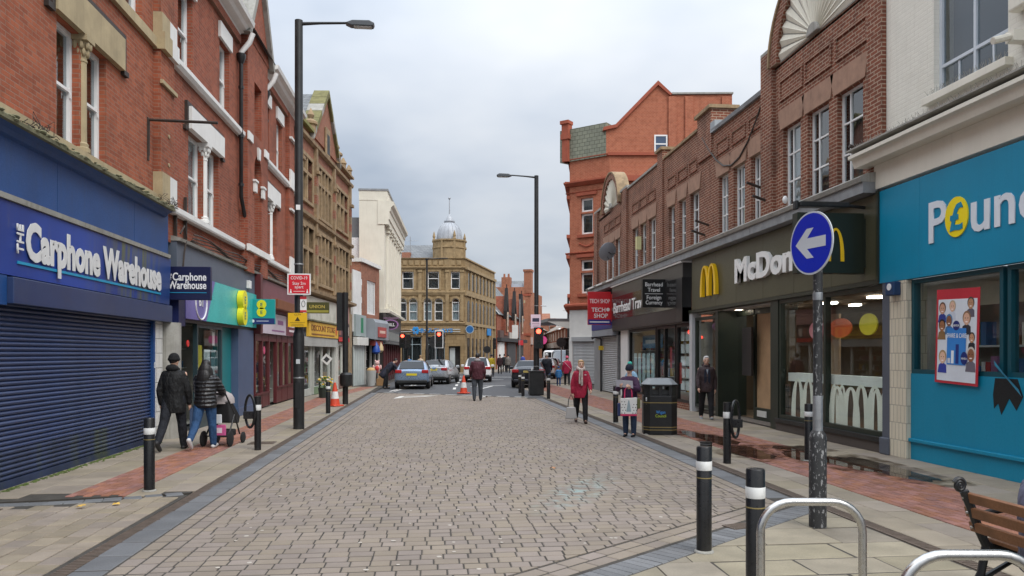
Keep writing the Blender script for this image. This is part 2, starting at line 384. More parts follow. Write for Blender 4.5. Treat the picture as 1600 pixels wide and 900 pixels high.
def text(s, par, m, u, z, size, d=-.02, ext=.006, bold=0., align='LEFT', width=None, name='lettering', rot=(pi / 2, 0, 0), sx=1., shear=0., space=1.):
    """flat lettering on a facade plane (reads from -y); real mesh. width: squeeze to that width"""
    cu = bpy.data.curves.new('lettering', 'FONT'); cu.body = s; cu.size = 1.; cu.extrude = ext / size; cu.offset = bold; cu.align_x = align
    cu.resolution_u = 3; cu.shear = shear; cu.space_character = space; cu.space_line = .8
    o = bpy.data.objects.new('tmp', cu)
    me = bpy.data.meshes.new_from_object(o); bpy.data.objects.remove(o)
    xs = [v.co.x for v in me.vertices]
    if width and xs:
        w0 = max(xs) - min(xs); sx = width / (w0 * size)
    me.name = name; me.materials.clear(); me.materials.append(mat(m))
    q = bpy.data.objects.new(name, me); COL.objects.link(q); q.parent = par
    q.location = (u, d, z); q.rotation_euler = rot; q.scale = (size * sx, size, size)
    return q
def disc(name, m, par, u, z, r, d=-.02, t=.01, rz=None, n=28):
    pts = [(u + r * cos(2 * pi * i / n), z + (rz or r) * sin(2 * pi * i / n)) for i in range(n)]
    return MB().prism(pts, d, d + t).build(name, m, par)
def wall(name, m, par, u0, u1, z0, z1, holes=(), d=0., rev=.16, depth=6., top=True, close=True):
    """front with rectangular openings and reveals, plus sides and top going back"""
    b = MB()
    us = sorted({u0, u1, *[h[0] for h in holes], *[h[1] for h in holes]}); zs = sorted({z0, z1, *[h[2] for h in holes], *[h[3] for h in holes]})
    us = [u for u in us if u0 <= u <= u1]; zs = [z for z in zs if z0 <= z <= z1]
    for i in range(len(us) - 1):
        for j in range(len(zs) - 1):
            cu, cz = (us[i] + us[i + 1]) / 2, (zs[j] + zs[j + 1]) / 2
            if any(h[0] < cu < h[1] and h[2] < cz < h[3] for h in holes): continue
            b.quad((us[i], d, zs[j]), (us[i + 1], d, zs[j]), (us[i + 1], d, zs[j + 1]), (us[i], d, zs[j + 1]))
    for h in holes:
        a, c, e_, g = h[:4]
        b.quad((a, d, e_), (a, d, g), (a, d + rev, g), (a, d + rev, e_)); b.quad((c, d, g), (c, d, e_), (c, d + rev, e_), (c, d + rev, g))
        b.quad((a, d, g), (c, d, g), (c, d + rev, g), (a, d + rev, g)); b.quad((c, d, e_), (a, d, e_), (a, d + rev, e_), (c, d + rev, e_))
    if depth:
        D = d + depth
        b.quad((u0, d, z0), (u0, d, z1), (u0, D, z1), (u0, D, z0)); b.quad((u1, d, z1), (u1, d, z0), (u1, D, z0), (u1, D, z1))
        if top: b.quad((u0, d, z1), (u1, d, z1), (u1, D, z1), (u0, D, z1))
        if close: b.quad((u1, D, z0), (u0, D, z0), (u0, D, z1), (u1, D, z1))
    return b.build(name, m, par)
def window(par, u0, u1, z0, z1, d=.1, fm='paint_white', cols=(), rows=(.5,), fw=.055, bar=.035, curtain=None, glass='glass_win', name='window', th=.06, ceps=.12):
    """frame with bars; every pane an object under it"""
    b = MB()
    b.box(u0, u0 + fw, d, d + th, z0, z1).box(u1 - fw, u1, d, d + th, z0, z1)
    b.box(u0 + fw, u1 - fw, d, d + th, z1 - fw, z1).box(u0 + fw, u1 - fw, d, d + th, z0, z0 + fw)
    iu0, iu1, iz0, iz1 = u0 + fw, u1 - fw, z0 + fw, z1 - fw
    cu = [iu0 + (iu1 - iu0) * c for c in cols]; rz = [iz0 + (iz1 - iz0) * r for r in rows]
    for c in cu: b.box(c - bar / 2, c + bar / 2, d + .004, d + th - .004, iz0, iz1)
    ce = [iu0] + cu + [iu1]
    for r in rz:
        for i in range(len(ce) - 1):
            b.box(ce[i] + (bar / 2 if i else 0), ce[i + 1] - (bar / 2 if i < len(ce) - 2 else 0), d + .002, d + th - .006, r - bar / 2, r + bar / 2)
    fo = b.build(name, fm, par)
    re = [iz0] + rz + [iz1]
    for i in range(len(ce) - 1):
        for j in range(len(re) - 1):
            inst('pane', glass, fo, ((ce[i] + ce[i + 1]) / 2, d + th * .6, (re[j] + re[j + 1]) / 2), (ce[i + 1] - ce[i] - .004, .006, re[j + 1] - re[j] - .004), (R.uniform(-.006, .006), 0, R.uniform(-.006, .006)))
    if curtain:
        k = MB(); n = max(8, int((u1 - u0) / .05)); prev = None
        for i in range(n + 1):
            u = u0 + (u1 - u0) * i / n; y = d + ceps + .02 * sin(i * 1.9) + .01 * sin(i * .7)
            if prev: k.quad((prev[0], prev[1], z0), (u, y, z0), (u, y, z1), (prev[0], prev[1], z1))
            prev = (u, y)
        k.build('curtain', curtain, fo, smooth=True)
    return fo
def profile(name, m, par, u0, u1, prof):
    """moulding: profile of (depth,z) points run along u"""
    b = MB(); b.prism(prof, u0, u1, 'x'); return b.build(name, m, par)
# ================================================================== ground
def struct(o, kind='structure'): o['kind'] = kind; return o
struct(MB().box(-400, 400, -60, 900, -.6, -.05).build('ground', 'asphalt'))

def slab_src(ch=.012, hh=.06):
    """unit paving piece with chamfered top, top face at z=0"""
    b = MB()
    b.add([(-.5, -.5, -1), (.5, -.5, -1), (.5, .5, -1), (-.5, .5, -1), (-.5, -.5, -.12), (.5, -.5, -.12), (.5, .5, -.12), (-.5, .5, -.12),
           (-.465, -.455, 0), (.465, -.455, 0), (.465, .455, 0), (-.465, .455, 0)],
          [(0, 1, 5, 4), (1, 2, 6, 5), (2, 3, 7, 6), (3, 0, 4, 7), (4, 5, 9, 8), (5, 6, 10, 9), (6, 7, 11, 10), (7, 4, 8, 11), (8, 9, 10, 11)])
    return b
class Field:
    """pieces of paving laid on a base: the nearest in view become objects, the rest one joined part"""
    def __init__(s, base, name, m, limit=300, gap=.008):
        s.base, s.name, s.m, s.limit, s.gap, s.p = base, name, m, limit, gap, []
    def put(s, x, y, lx, ly, rz=0., z=0.): s.p.append((x, y, lx - (s.gap if lx < ly or s.name != 'paver' else s.gap * .5), ly - s.gap * (1.2 if s.name == 'paver' else 1), rz, z + R.uniform(-.002, .0015)))
    def done(s):
        def seen(q):
            x, y = q[0], q[1]; zc = x * sin(YAW) + y * cos(YAW); xc = x * cos(YAW) - y * sin(YAW)
            return zc > 5.95 and abs(xc / zc) < .69
        vis = sorted([q for q in s.p if seen(q)], key=lambda q: q[0] ** 2 * .2 + q[1] ** 2)
        near = vis[:s.limit]; ids = set(map(id, near)); rest = [q for q in s.p if id(q) not in ids]
        for x, y, lx, ly, rz, z in near:
            inst(s.name, s.m, s.base, (x, y, z), (lx, ly, .06), (R.uniform(-.006, .006), R.uniform(-.006, .006), rz), src=slab_src())
        if rest:
            b = MB(); u = slab_src()
            for x, y, lx, ly, rz, z in rest:
                c, n = cos(rz), sin(rz); tx, ty = R.uniform(-.006, .006), R.uniform(-.006, .006)
                b.add([(x + c * v[0] * lx - n * v[1] * ly, y + n * v[0] * lx + c * v[1] * ly, z + v[2] * .06 + tx * v[0] * lx + ty * v[1] * ly) for v in u.v], u.f)
            b.build(s.name + '_field', s.m, s.base, kind='stuff')
# diagonal edge of the build-out on the right: from D0 to D1
D0, D1 = Vector((1.27, 6.09)), Vector((4.50, 8.66)); DU = (D1 - D0).normalized(); DN = Vector((DU.y, -DU.x))   # DN towards the build-out
def diag(x, y): return (Vector((x, y)) - D0).dot(DN)
# ---- carriageway of coursed setts
road = struct(MB().prism([(-2.98, 1.5), (4.6, 1.5), (4.6, 30.2), (-2.55, 35.6), (-2.6, 33), (-2.98, 9)], -.04, -.0055, 'z').build('road', 'sand_bed'))
f = Field(road, 'paver', 'paver', gap=.019)
yy = 3.0; row = 0; cuts = []
def clip(poly, lim, keep):
    out = []; n = len(poly)
    for i in range(n):
        p, q = poly[i], poly[(i + 1) % n]; dp, dq = keep * (diag(*p) - lim), keep * (diag(*q) - lim)
        if dp > 0: out.append(p)
        if dp * dq < 0: t_ = dp / (dp - dq); out.append((p[0] + (q[0] - p[0]) * t_, p[1] + (q[1] - p[1]) * t_))
    return out
def end_y(x): return 35.1 - (x + 2.5) * .735
def left_x(y): return -2.30 if y < 12 else -2.30 + (y - 12) * .012
while yy < 35.2:
    h = .162; x = left_x(yy) - R.uniform(0, .1)
    while x < 3.86:
        l = R.choice((.22, .21, .2, .17, .22, .21)); xc = x + l / 2
        if xc - l / 2 < left_x(yy): l = x + l - left_x(yy); x = left_x(yy); xc = x + l / 2
        if x + l > 3.86: l = 3.86 - x; xc = x + l / 2
        if l > .06 and yy < end_y(xc) - .1:
            if diag(xc + l / 2, yy - h / 2) < -.39: f.put(xc, yy, l, h, R.uniform(-.003, .003))
            elif diag(xc - l / 2, yy + h / 2) < -.42: cuts.append([(xc - l / 2 + .009, yy - h / 2 + .009), (xc + l / 2 - .009, yy - h / 2 + .009), (xc + l / 2 - .009, yy + h / 2 - .009), (xc - l / 2 + .009, yy + h / 2 - .009)])
        x += l
    yy += h; row += 1
for q in cuts:
    q = clip(q, -.40, -1)
    if len(q) > 2: MB().prism(q, -.05, R.uniform(-.002, .0015), 'z').build('paver', 'paver', road)
# lengthways border courses
for k in range(2):
    y = 3.0
    while y < 34.5:
        l = R.choice((.24, .26, .3)); x = left_x(y) - .165 * (k + .5)
        f.put(x, y + l / 2, .165, l); y += l
for k in range(2):
    y = 8.2
    while y < 29.6:
        l = R.choice((.24, .26, .3)); x = 3.86 + .15 * (k + .5)
        if diag(x, y) < -.25: f.put(x, y + l / 2, .15, l)
        y += l
# two courses along the diagonal
for k in range(2):
    t_ = -1.0
    while t_ < 4.1:
        l = R.choice((.24, .28)); c = D0 + DU * (t_ + l / 2) - DN * (.05 + .165 * (k + .5))
        if c.x < 4.1: f.put(c.x, c.y, l, .165, atan2(DU.y, DU.x))
        t_ += l
f.done()
g = Field(road, 'blue_sett', 'blue_sett', limit=140, gap=.006)
t_ = -1.2
while t_ < 4.15:
    c = D0 + DU * (t_ + .05) + DN * .135; g.put(c.x, c.y, .105, .3, atan2(DU.y, DU.x)); t_ += .105
for side in (-1, 1):
    y = 3.2 if side < 0 else 9.0
    while y < (34.6 if side < 0 else 29.7):
        l = R.choice((.45, .6, .5)); x = left_x(y) - .49 if side < 0 else 4.325
        g.put(x, y + l / 2, .30, l); y += l
g.done()
# drain channels with gratings
def drain(name, lab, x, y0, y1, skew=0.):
    d_ = struct(MB().prism([(x - .075, y0), (x + .075, y0), (x + .075 + skew, y1), (x - .075 + skew, y1)], -.05, -.02, 'z').build(name, 'metal_black'))
    b = MB(); y = y0
    while y < y1:
        q = skew * (y - y0) / (y1 - y0)
        b.box(x - .07 + q, x + .07 + q, y, y + .028, -.02, .002); y += .05
    b.box(x - .085, x - .06, y0, min(y1, 12), -.02, .004) if not skew else None
    b.build('grating', 'drain_brown', d_, kind='stuff'); return d_
drain('drain_channel', '', -3.03, 3.2, 34.4, .27)
drain('drain_channel', '', 4.60, 3.2, 29.6)
# ---- left pavement
lp = struct(MB().prism([(-5.75, 9.7), (-3.1, 10.2), (-2.86, 34.2), (-2.6, 36.2), (-2.4, 48), (-1.9, 62), (-12, 62), (-12, 48), (-5.75, 40)], -.04, -.012, 'z').build('left_pavement', 'sand_bed'))
f = Field(lp, 'flagstone', 'flag', gap=.008)
def lk(y): return -3.12 + (y - 3.2) * .0087
def lf(y): return -5.62 if y < 17 else (-5.62 + (y - 17) * .0151 if y < 31 else -5.3 + (y - 31) * .0933)
y = 10.0
while y < 41:
    l = .6
    b0 = max(-4.57, lf(y) + .75) if y < 34 else lf(y) + .7; b1 = b0 + .74
    n = 2
    for k in range(n):
        w = (b0 - lf(y)) / n; f.put(lf(y) + w * (k + .5), y + l / 2 + (.3 if k else 0), w, l)
    w = (lk(y) - b1) / 2
    for k in range(2): f.put(b1 + w * (k + .5), y + l / 2 + (.3 if k else 0), w, l)
    y += l
f.done()
g = Field(lp, 'paving_brick', 'brick_paving', gap=.007)
y = 10.05; k = 0
while y < 41:
    b0 = max(-4.57, lf(y) + .75) if y < 34 else lf(y) + .7
    for j in range(7):
        g.put(b0 + .1057 * (j + .5), y + .1 + (.1 if j % 2 else 0), .1057, .2)
    y += .2
g.done()
# dark edging setts at the near end of the pavement
g = Field(lp, 'edging_sett', 'blue_sett', gap=.008)
pts = [(-5.6, 9.55), (-5.0, 9.6), (-4.4, 9.68), (-3.8, 9.86), (-3.15, 10.15)]
for i in range(4):
    for k in range(3):
        a = (k + .5) / 3; x = pts[i][0] + (pts[i + 1][0] - pts[i][0]) * a; y = pts[i][1] + (pts[i + 1][1] - pts[i][1]) * a
        g.put(x, y - .02, .21, .2, atan2(pts[i + 1][1] - pts[i][1], pts[i + 1][0] - pts[i][0]))
g.done()
# ---- near left: larger tan blocks
fa = struct(MB().prism([(-12, 1.5), (-3.08, 1.5), (-3.08, 10.05), (-5.75, 9.55), (-12, 9.4)], -.04, -.012, 'z').build('side_paving', 'sand_bed'))
f = Field(fa, 'block', 'block_tan', gap=.014)
x = -3.13; k = 0
while x > -8:
    w = .215; y = 4.0 + R.uniform(0, .3)
    while y < 10:
        l = R.choice((.3, .34, .26)); lim = 9.5 + max(0, (x + 4.6)) * .42
        if y + l < lim: f.put(x - w / 2, y + l / 2, w, l)
        y += l
    x -= w; k += 1
f.done()
# ---- right pavement
rp = struct(MB().prism([(4.68, 1.5), (14, 1.5), (14, 44), (8.2, 44), (5.6, 47), (4.7, 31)], -.04, -.012, 'z').build('right_pavement', 'sand_bed'))
f = Field(rp, 'flagstone', 'flag', gap=.008)
y = 4.2
while y < 43:
    l = .6
    f.put(4.70 + .2, y + l / 2, .4, l); f.put(5.1 + .185, y + l / 2 + .3, .37, l)
    for k in range(2): f.put(6.92 + .32 * (k + .5) * 2, y + l / 2 + (.3 if k else 0), .64, l)
    y += l
f.done()
g = Field(rp, 'paving_brick', 'brick_paving', gap=.007)
y = 4.2
while y < 43:
    for j in range(14): g.put(5.48 + .1028 * (j + .5), y + .1 + (.1 if j % 2 else 0), .1028, .2)
    y += .2
g.done()
# ---- build-out of york stone flags (near right)
bo = struct(MB().prism([tuple(D0 - DU * 1.6 + DN * .29), tuple(D1 + DN * .29), (4.5, 1.5), (.2, 1.5)], -.04, -.012, 'z').build('flagged_build_out', 'sand_bed'))
f = Field(bo, 'york_flag', 'flag_york', gap=.012)
y = 2.6
while y < 8.6:
    h = R.choice((.5, .6, .45)); x = 4.5
    while x > .6:
        l = R.choice((.6, .75, .9, .5)); xc = x - l / 2
        if diag(xc - l / 2, y + h) > .3: f.put(xc, y + h / 2, l, h)
        elif diag(xc + l / 2, y) > .34:      # cut flags against the diagonal
            poly = [(xc - l / 2, y), (xc + l / 2, y), (xc + l / 2, y + h), (xc - l / 2, y + h)]; out = []
            for i in range(4):
                p, q = poly[i], poly[(i + 1) % 4]; dp, dq = diag(*p) - .3, diag(*q) - .3
                if dp > 0: out.append(p)
                if dp * dq < 0: t_ = dp / (dp - dq); out.append((p[0] + (q[0] - p[0]) * t_, p[1] + (q[1] - p[1]) * t_))
            if len(out) > 2:
                c_ = (sum(p[0] for p in out) / len(out), sum(p[1] for p in out) / len(out))
                out = [(c_[0] + (p[0] - c_[0]) * (1 - .008 / max(.05, hypot(p[0] - c_[0], p[1] - c_[1]))), c_[1] + (p[1] - c_[1]) * (1 - .008 / max(.05, hypot(p[0] - c_[0], p[1] - c_[1])))) for p in out]
                MB().prism(out, -.05, R.uniform(-.003, .002), 'z').build('york_flag', 'flag_york', bo)
        x -= l
    y += h
f.done()
# ---- asphalt of the junction and the far road, markings
struct(MB().prism([(-2.5, 35.4), (4.7, 30.1), (5.6, 46), (11, 60), (60, 60), (60, 67), (12.5, 66), (14, 90), (26, 200), (8.5, 200), (9, 100), (4.2, 66), (-60, 72), (-60, 62), (-2.2, 62), (-2.45, 48)], -.045, -.016, 'z').build('junction_road', 'asphalt'))
struct(MB().prism([(-60, 66.5), (3.2, 65.8), (5.3, 68), (9.5, 82), (13.5, 110), (18.5, 200), (-60, 200)], -.04, .06, 'z').build('far_left_pavement', 'flag'))
struct(MB().prism([(5.75, 46.8), (8.4, 43.9), (40, 43.9), (40, 58), (10, 58)], -.04, .03, 'z').build('corner_pavement', 'flag'))
struct(MB().prism([(12.8, 68), (60, 68), (60, 200), (30, 200), (15.5, 92)], -.04, .06, 'z').build('far_right_pavement', 'flag'))
mk = MB()
def line(x0, y0, x1, y1, w):
    d_ = Vector((x1 - x0, y1 - y0)).normalized(); n_ = Vector((-d_.y, d_.x)) * w / 2
    mk.prism([(x0 + n_.x, y0 + n_.y), (x1 + n_.x, y1 + n_.y), (x1 - n_.x, y1 - n_.y), (x0 - n_.x, y0 - n_.y)], -.014, -.010, 'z')
for k in range(9): a = k / 9; line(-2.2 + 6.4 * a, 35.4 - 4.7 * a, -2.2 + 6.4 * (a + .075), 35.4 - 4.7 * (a + .075), .22)
line(-1.9, 36.3, -.6, 46.5, .1); line(-1.7, 36.3, -.4, 46.5, .1)
for k in range(4): line(1.2 + .25 * k, 38 + 4 * k, 1.3 + .25 * k, 40 + 4 * k, .15)
line(2.6, 38.6, 3.4, 41.6, .15); line(2.2, 41.4, 4.2, 42.4, .2); line(1.2, 53, 5, 51.6, .25); line(-1.4, 52.5, .6, 52, .25)
line(1.5, 60, 6.5, 57.5, .2); line(1.2, 58.4, 6.2, 55.9, .2)
struct(mk.build('road_markings', 'road_paint'))
tm = MB()   # give-way triangle painted on the setts
tri = [Vector((-1.45, 30.3)), Vector((.35, 32.2)), Vector((-1.25, 31.9))]; cen = sum(tri, Vector((0, 0))) / 3
for i in range(3):
    a, b_ = tri[i], tri[(i + 1) % 3]; ai, bi = a + (cen - a) * .42, b_ + (cen - b_) * .42
    tm.prism([tuple(a), tuple(b_), tuple(bi), tuple(ai)], .004, .0075, 'z')
struct(tm.build('painted_triangle', 'road_paint'))
# manhole plates and litter
def plate(x, y, lx, ly, nm='manhole_cover', lab='', rz=0.):
    b = MB().box(-lx / 2, lx / 2, -ly / 2, ly / 2, -.01, .006)
    for k in range(5): b.box(-lx / 2 + .03, lx / 2 - .03, -ly / 2 + ly * (k + .3) / 5, -ly / 2 + ly * (k + .6) / 5, .006, .010)
    o = b.build(nm, 'drain_brown'); o.location = (x, y, .002); o.rotation_euler = (0, 0, rz); tag(o, lab, 'manhole cover'); return o
plate(-5.35, 9.05, .9, .5, lab='rusty manhole cover in tan blocks below the blue shutter')
plate(-3.35, 15.6, .5, .4, lab='small drain cover set in left pavement flags beside the kerb')
plate(3.2, 7.55, .3, .2, lab='small dark utility cover among the flags by the near bollards', rz=.3)
for i, (x, y, c, s, lab) in enumerate(((-4.02, 9.25, 'C9A24A', .07, 'larger yellow fallen leaf on tan blocks near left bollard'), (-3.7, 9.4, 'C9A24A', .05, 'smaller yellow fallen leaf on tan blocks near left bollard'),
        (2.25, 30.6, 'E8E8E4', .16, 'crumpled white litter on the setts before the junction'), (1.9, 11.6, 'B98A66', .06, 'brown fallen leaf in the middle of the setts'))):
    b = MB(); n = 9
    ring = [(x + s * R.uniform(.5, 1) * cos(2 * pi * k / n), y + s * R.uniform(.5, 1) * sin(2 * pi * k / n), .008 + R.uniform(0, s * .5)) for k in range(n)]
    b.add(ring + [(x, y, .012 + s * .3)], [(k, (k + 1) % n, n) for k in range(n)])
    tag(b.build('litter' if i == 2 else 'leaf', C(c, .8)), lab, 'litter' if i == 2 else 'leaf')
# pale chewing-gum spots
b = MB()
for k in range(260):
    x, y = R.uniform(-2.2, 3.8), 5.5 + 24 * R.random() ** 1.6
    if diag(x, y) > -.4: continue
    r = R.uniform(.012, .026); b.prism([(x + r * cos(q * pi / 3.5), y + r * sin(q * pi / 3.5)) for q in range(7)], .002, .0045, 'z')
b.build('gum_spots', C('B5ADA2', .8), road, kind='stuff')
# puddles on the right pavement
def puddle(cx, cy, lx, ly, lab, rz=0., n=40):
    ph = [R.uniform(0, 6.28) for _ in range(5)]; pts = []
    for i in range(n):
        q = 2 * pi * i / n; r = 1 + .16 * sin(2 * q + ph[0]) + .12 * sin(3 * q + ph[1]) + .08 * sin(5 * q + ph[2]) + .06 * sin(9 * q + ph[3])
        x, y = lx * r * cos(q), ly * r * sin(q); pts.append((cx + x * cos(rz) - y * sin(rz), cy + x * sin(rz) + y * cos(rz)))
    o = struct(MB().quad(*[(p[0], p[1], .0055) for p in pts]).build('puddle', 'puddle_water'))
    struct(MB().quad(*[(cx + (p[0] - cx) * 1.7, cy + (p[1] - cy) * 1.35, .0048) for p in pts]).build('damp_patch', 'damp')); return o
puddle(6.95, 11.3, .36, 1.5, ''); puddle(5.9, 15.5, .36, 1.2, ''); puddle(5.75, 13.2, .35, .9, ''); puddle(6.5, 12.6, .3, .7, ''); puddle(6.9, 13.6, .35, .5, '')
# moss along the foot of the shutter
b = MB()
for k in range(900):
    y = R.uniform(7, 16); x = -5.56 + abs(R.gauss(0, .05)); r = R.uniform(.01, .03)
    b.ball((x, y, 0), r, r * 1.3, r * .5, 5, 3)
b.build('moss', 'moss', lp, kind='stuff')
# ================================================================== left side buildings
def facade(name, label, p0, p1, side, cat='building'):
    """root at p0, local u runs to the right as seen from the street, y into the building"""
    a = atan2(p1[1] - p0[1], p1[0] - p0[0])
    return thing(name, label, cat, (p0[0], p0[1], 0), a)
def interior(par, u0, u1, z1, d0=.25, depth=3.5, m='room_mid', shelves=0, stock=True, z0=.02, back=None):
    b = MB(); D = d0 + depth
    b.quad((u0, d0, z0), (u1, d0, z0), (u1, D, z0), (u0, D, z0)); b.quad((u0, d0, z1), (u1, d0, z1), (u1, D, z1), (u0, D, z1))
    b.quad((u0, D, z0), (u1, D, z0), (u1, D, z1), (u0, D, z1)); b.quad((u0, d0, z0), (u0, D, z0), (u0, D, z1), (u0, d0, z1)); b.quad((u1, d0, z0), (u1, D, z0), (u1, D, z1), (u1, d0, z1))
    o = b.build('interior', m, par)
    pal = ['C94F4F', 'E8E2D0', '4C77A8', 'D9B24A', '6FA06B', 'B87FA8', 'EFEFEF', '7A5A44']
    for s in range(shelves):
        d = d0 + .5 + s * 1.1; sh = MB()
        for z in (.4, .9, 1.4, 1.9): sh.box(u0 + .2, u1 - .2, d, d + .3, z, z + .03)
        sh.build('shelf', 'paint_white', par)
        if stock:
            bs = {}
            for z in (.43, .93, 1.43, 1.93):
                u = u0 + .25
                while u < u1 - .4:
                    w = R.uniform(.08, .3)
                    if R.random() < .8: bs.setdefault(R.choice(pal), MB()).box(u, u + w * .85, d + .02, d + .25, z, z + R.uniform(.12, .4))
                    u += w
            for c, q in bs.items(): q.build('stock', C(c, .5), par, kind='stuff')
    return o
def hood(name, m, par, u0, u1, z, drop=.25, t=.09, d=-.07):
    MB().box(u0, u1, d, 0, z, z + t).box(u0, u0 + t, d, 0, z - drop, z).box(u1 - t, u1, d, 0, z - drop, z).box(u1 - t, u1 + .12, d, 0, z - drop - t, z - drop).box(u0 - .12, u0 + t, d, 0, z - drop - t, z - drop).build(name, m, par)
def stone_column(name, m, par, u, d, z0, z1, r=.09):
    b = MB().lathe([(r * 1.7, z0), (r * 1.7, z0 + .07), (r * 1.35, z0 + .09), (r * 1.4, z0 + .14), (r * 1.05, z0 + .17), (r, z1 - .42), (r * 1.15, z1 - .41), (r * 1.15, z1 - .38), (r, z1 - .37), (r * 1.25, z1 - .2), (r * 1.75, z1 - .09)], 16, (u, d, 0))
    for ring, (zz, rr, rl) in enumerate(((z1 - .26, 1.15, .055), (z1 - .15, 1.5, .06))):        # leaves of the capital
        for k in range(8):
            q = 2 * pi * (k + .5 * ring) / 8; b.ball((u + cos(q) * r * rr, d + sin(q) * r * rr, zz), rl * .7, rl * .7, rl * 1.3, 6, 5)
    b.box(u - r * 1.9, u + r * 1.9, d - r * 1.9, d + r * 1.9, z1 - .09, z1)
    return b.build(name, m, par, smooth=True)
def sash(par, u0, u1, z0, z1, d=.12, fm='paint_white', curtain=None, name='window'):
    o = window(par, u0, u1, z0, z1, d, fm, (), (.5,), .075, .05, curtain or ('curtain_dark' if R.random() < .5 else None), th=.09, name=name)
    MB().box(u0 + .05, u0 + .09, d - .02, d, (z0 + z1) / 2 - .12, (z0 + z1) / 2 - .03).box(u1 - .09, u1 - .05, d - .02, d, (z0 + z1) / 2 - .12, (z0 + z1) / 2 - .03).build('sash_horn', fm, o)
    return o
# ------------------------------------------------------------------ A: brick building over the shuttered shop
A = facade('terrace_building', 'orange brick building with tan stone window lintels above the blue shuttered shop', (-5.6, 0), (-5.6, 1), 'L')
hA = [(7.0, 7.9, 5.05, 6.92), (8.0, 8.9, 5.05, 6.92), (12.06, 12.82, 5.05, 6.92), (13.05, 13.82, 5.05, 6.92), (9.9, 10.9, 8.3, 10.2), (14.55, 15.45, 8.25, 10.2)]
wall('wall', 'brick_orange', A, 3.0, 16.9, 4.3, 12.3, hA, depth=7)
for h in hA: sash(A, *h)
for c in (7.95, 12.94):
    B('mullion', 'stone_tan', A, c - .11, c + .11, .1, .2, 5.05, 6.92)
    stone_column('column', 'stone_tan', A, c, .03, 5.05, 6.93, .08)
for u0 in (6.85, 11.9):
    B('lintel', 'stone_tan', A, u0, u0 + 2.5, -.10, .14, 6.93, 7.5); hood('hood_mould', 'iron_brown', A, u0 - .1, u0 + 2.62, 7.52, .55)
B('sill_band', 'stone_tan', A, 3.0, 16.05, -.10, .15, 4.86, 5.04)
B('string_course', 'stone_tan', A, 3.0, 16.06, -.09, .12, 8.02, 8.22)
MB().box(16.08, 16.9, -.14, 0, 4.9, 12.3).build('pier', 'brick_orange', A)
for z0, z1, dd in ((4.86, 5.5, -.19), (8.0, 8.35, -.24), (8.35, 8.75, -.19)): B('quoin', 'stone_tan', A, 16.04, 16.5, dd, -.002, z0, z1)
for z0, z1, dd in ((4.86, 5.5, -.188), (8.0, 8.35, -.238), (8.35, 8.75, -.188)): B('quoin', 'stone_white', A, 16.503, 16.94, dd, -.002, z0, z1)
B('pier_moulding', 'stone_tan', A, 16.04, 16.94, -.2, -.142, 7.3, 7.38)
profile('eaves_cornice', 'stone_tan', A, 3.0, 16.95, [(-.45, 12.3), (.2, 12.3), (.2, 11.95), (-.05, 11.95), (-.18, 12.05), (-.4, 12.12)])
MB().quad((3, -.3, 12.31), (16.95, -.3, 12.31), (16.95, 4, 15.2), (3, 4, 15.2)).quad((3, 7, 12.31), (16.95, 7, 12.31), (16.95, 4, 15.2), (3, 4, 15.2)).build('roof', 'slate', A)
b = MB().box(15.72, 15.80, -.02, 0, 5.65, 6.5); b.tube([(15.76, -.02, 6.46), (15.76, -1.35, 6.44)], .03, 6); b.tube([(15.76, -.02, 5.75), (15.76, -.02, 6.45)], .025, 6)
b.build('sign_bracket', 'iron_brown', A)
for u, z in ((16.55, 6.35), (16.55, 5.75), (16.6, 5.45)): disc('wall_tie', 'stone_tan', A, u, z, .04, -.16, .02)
# ------------------------------------------------------------------ shop 1
S = thing('shop', 'blue shop front with closed roller shutter and faded painted fascia', 'shop', (-5.6, 0, 0), pi / 2)
m_, t_, b_, o_ = newmat('fascia_blue_streaked')      # violet blue fascia, algae streaks below a leaking joint
co = objco(t_); s_ = t_.nodes.new('ShaderNodeSeparateXYZ'); t_.links.new(co, s_.inputs[0])
st = noise(t_, objco(t_, (3.2, 1, .30)), 1.7, 6, .65)
ma = mrange(t_, s_.outputs[0], 12.6, 14.6); mb_ = mrange(t_, s_.outputs[0], 16.4, 15.3)
mu = N(t_, 'ShaderNodeMath', operation='MULTIPLY'); t_.links.new(ma, mu.inputs[0]); t_.links.new(mb_, mu.inputs[1])
mm = N(t_, 'ShaderNodeMath', operation='MULTIPLY'); t_.links.new(mu.outputs[0], mm.inputs[0]); t_.links.new(mrange(t_, st, .42, .66), mm.inputs[1])
base = mixc(t_, (.018, .06, .33), (.012, .038, .21), mrange(t_, noise(t_, objco(t_, (.5, 1, .2)), 1.2, 4), .35, .65))
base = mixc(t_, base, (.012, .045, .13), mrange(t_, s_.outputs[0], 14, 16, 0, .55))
c_ = mixc(t_, base, (.125, .135, .012), mm.outputs[0])
c_ = mixc(t_, c_, (.13, .13, .12), mrange(t_, noise(t_, objco(t_, (2, 2, .5)), 3, 6, .7), .58, .8, 0, .4))
t_.links.new(c_, b_.inputs['Base Color']); b_.inputs['Roughness'].default_value = .42
P('panel_blue', (.009, .058, .205), .5, .15, 1.2, .06, dirt=.2, dcol=(.03, .05, .10), streak=.35)
P('shutter_blue', (.022, .042, .115), .36, .2, 1.1, .05, dirt=.3, dcol=(.06, .066, .09), streak=.3)
P('shutter_blue_mossy', (.022, .036, .085), .5, .3, 1.6, .1, dirt=.95, dcol=(.075, .092, .02))
for i, (u0, u1) in enumerate(((4, 8), (8, 11.95), (11.955, 14.9), (14.905, 16.74))): B('fascia_board', 'panel_blue', S, u0, u1, -.06 - .002 * i, .1, 3.9, 4.72)
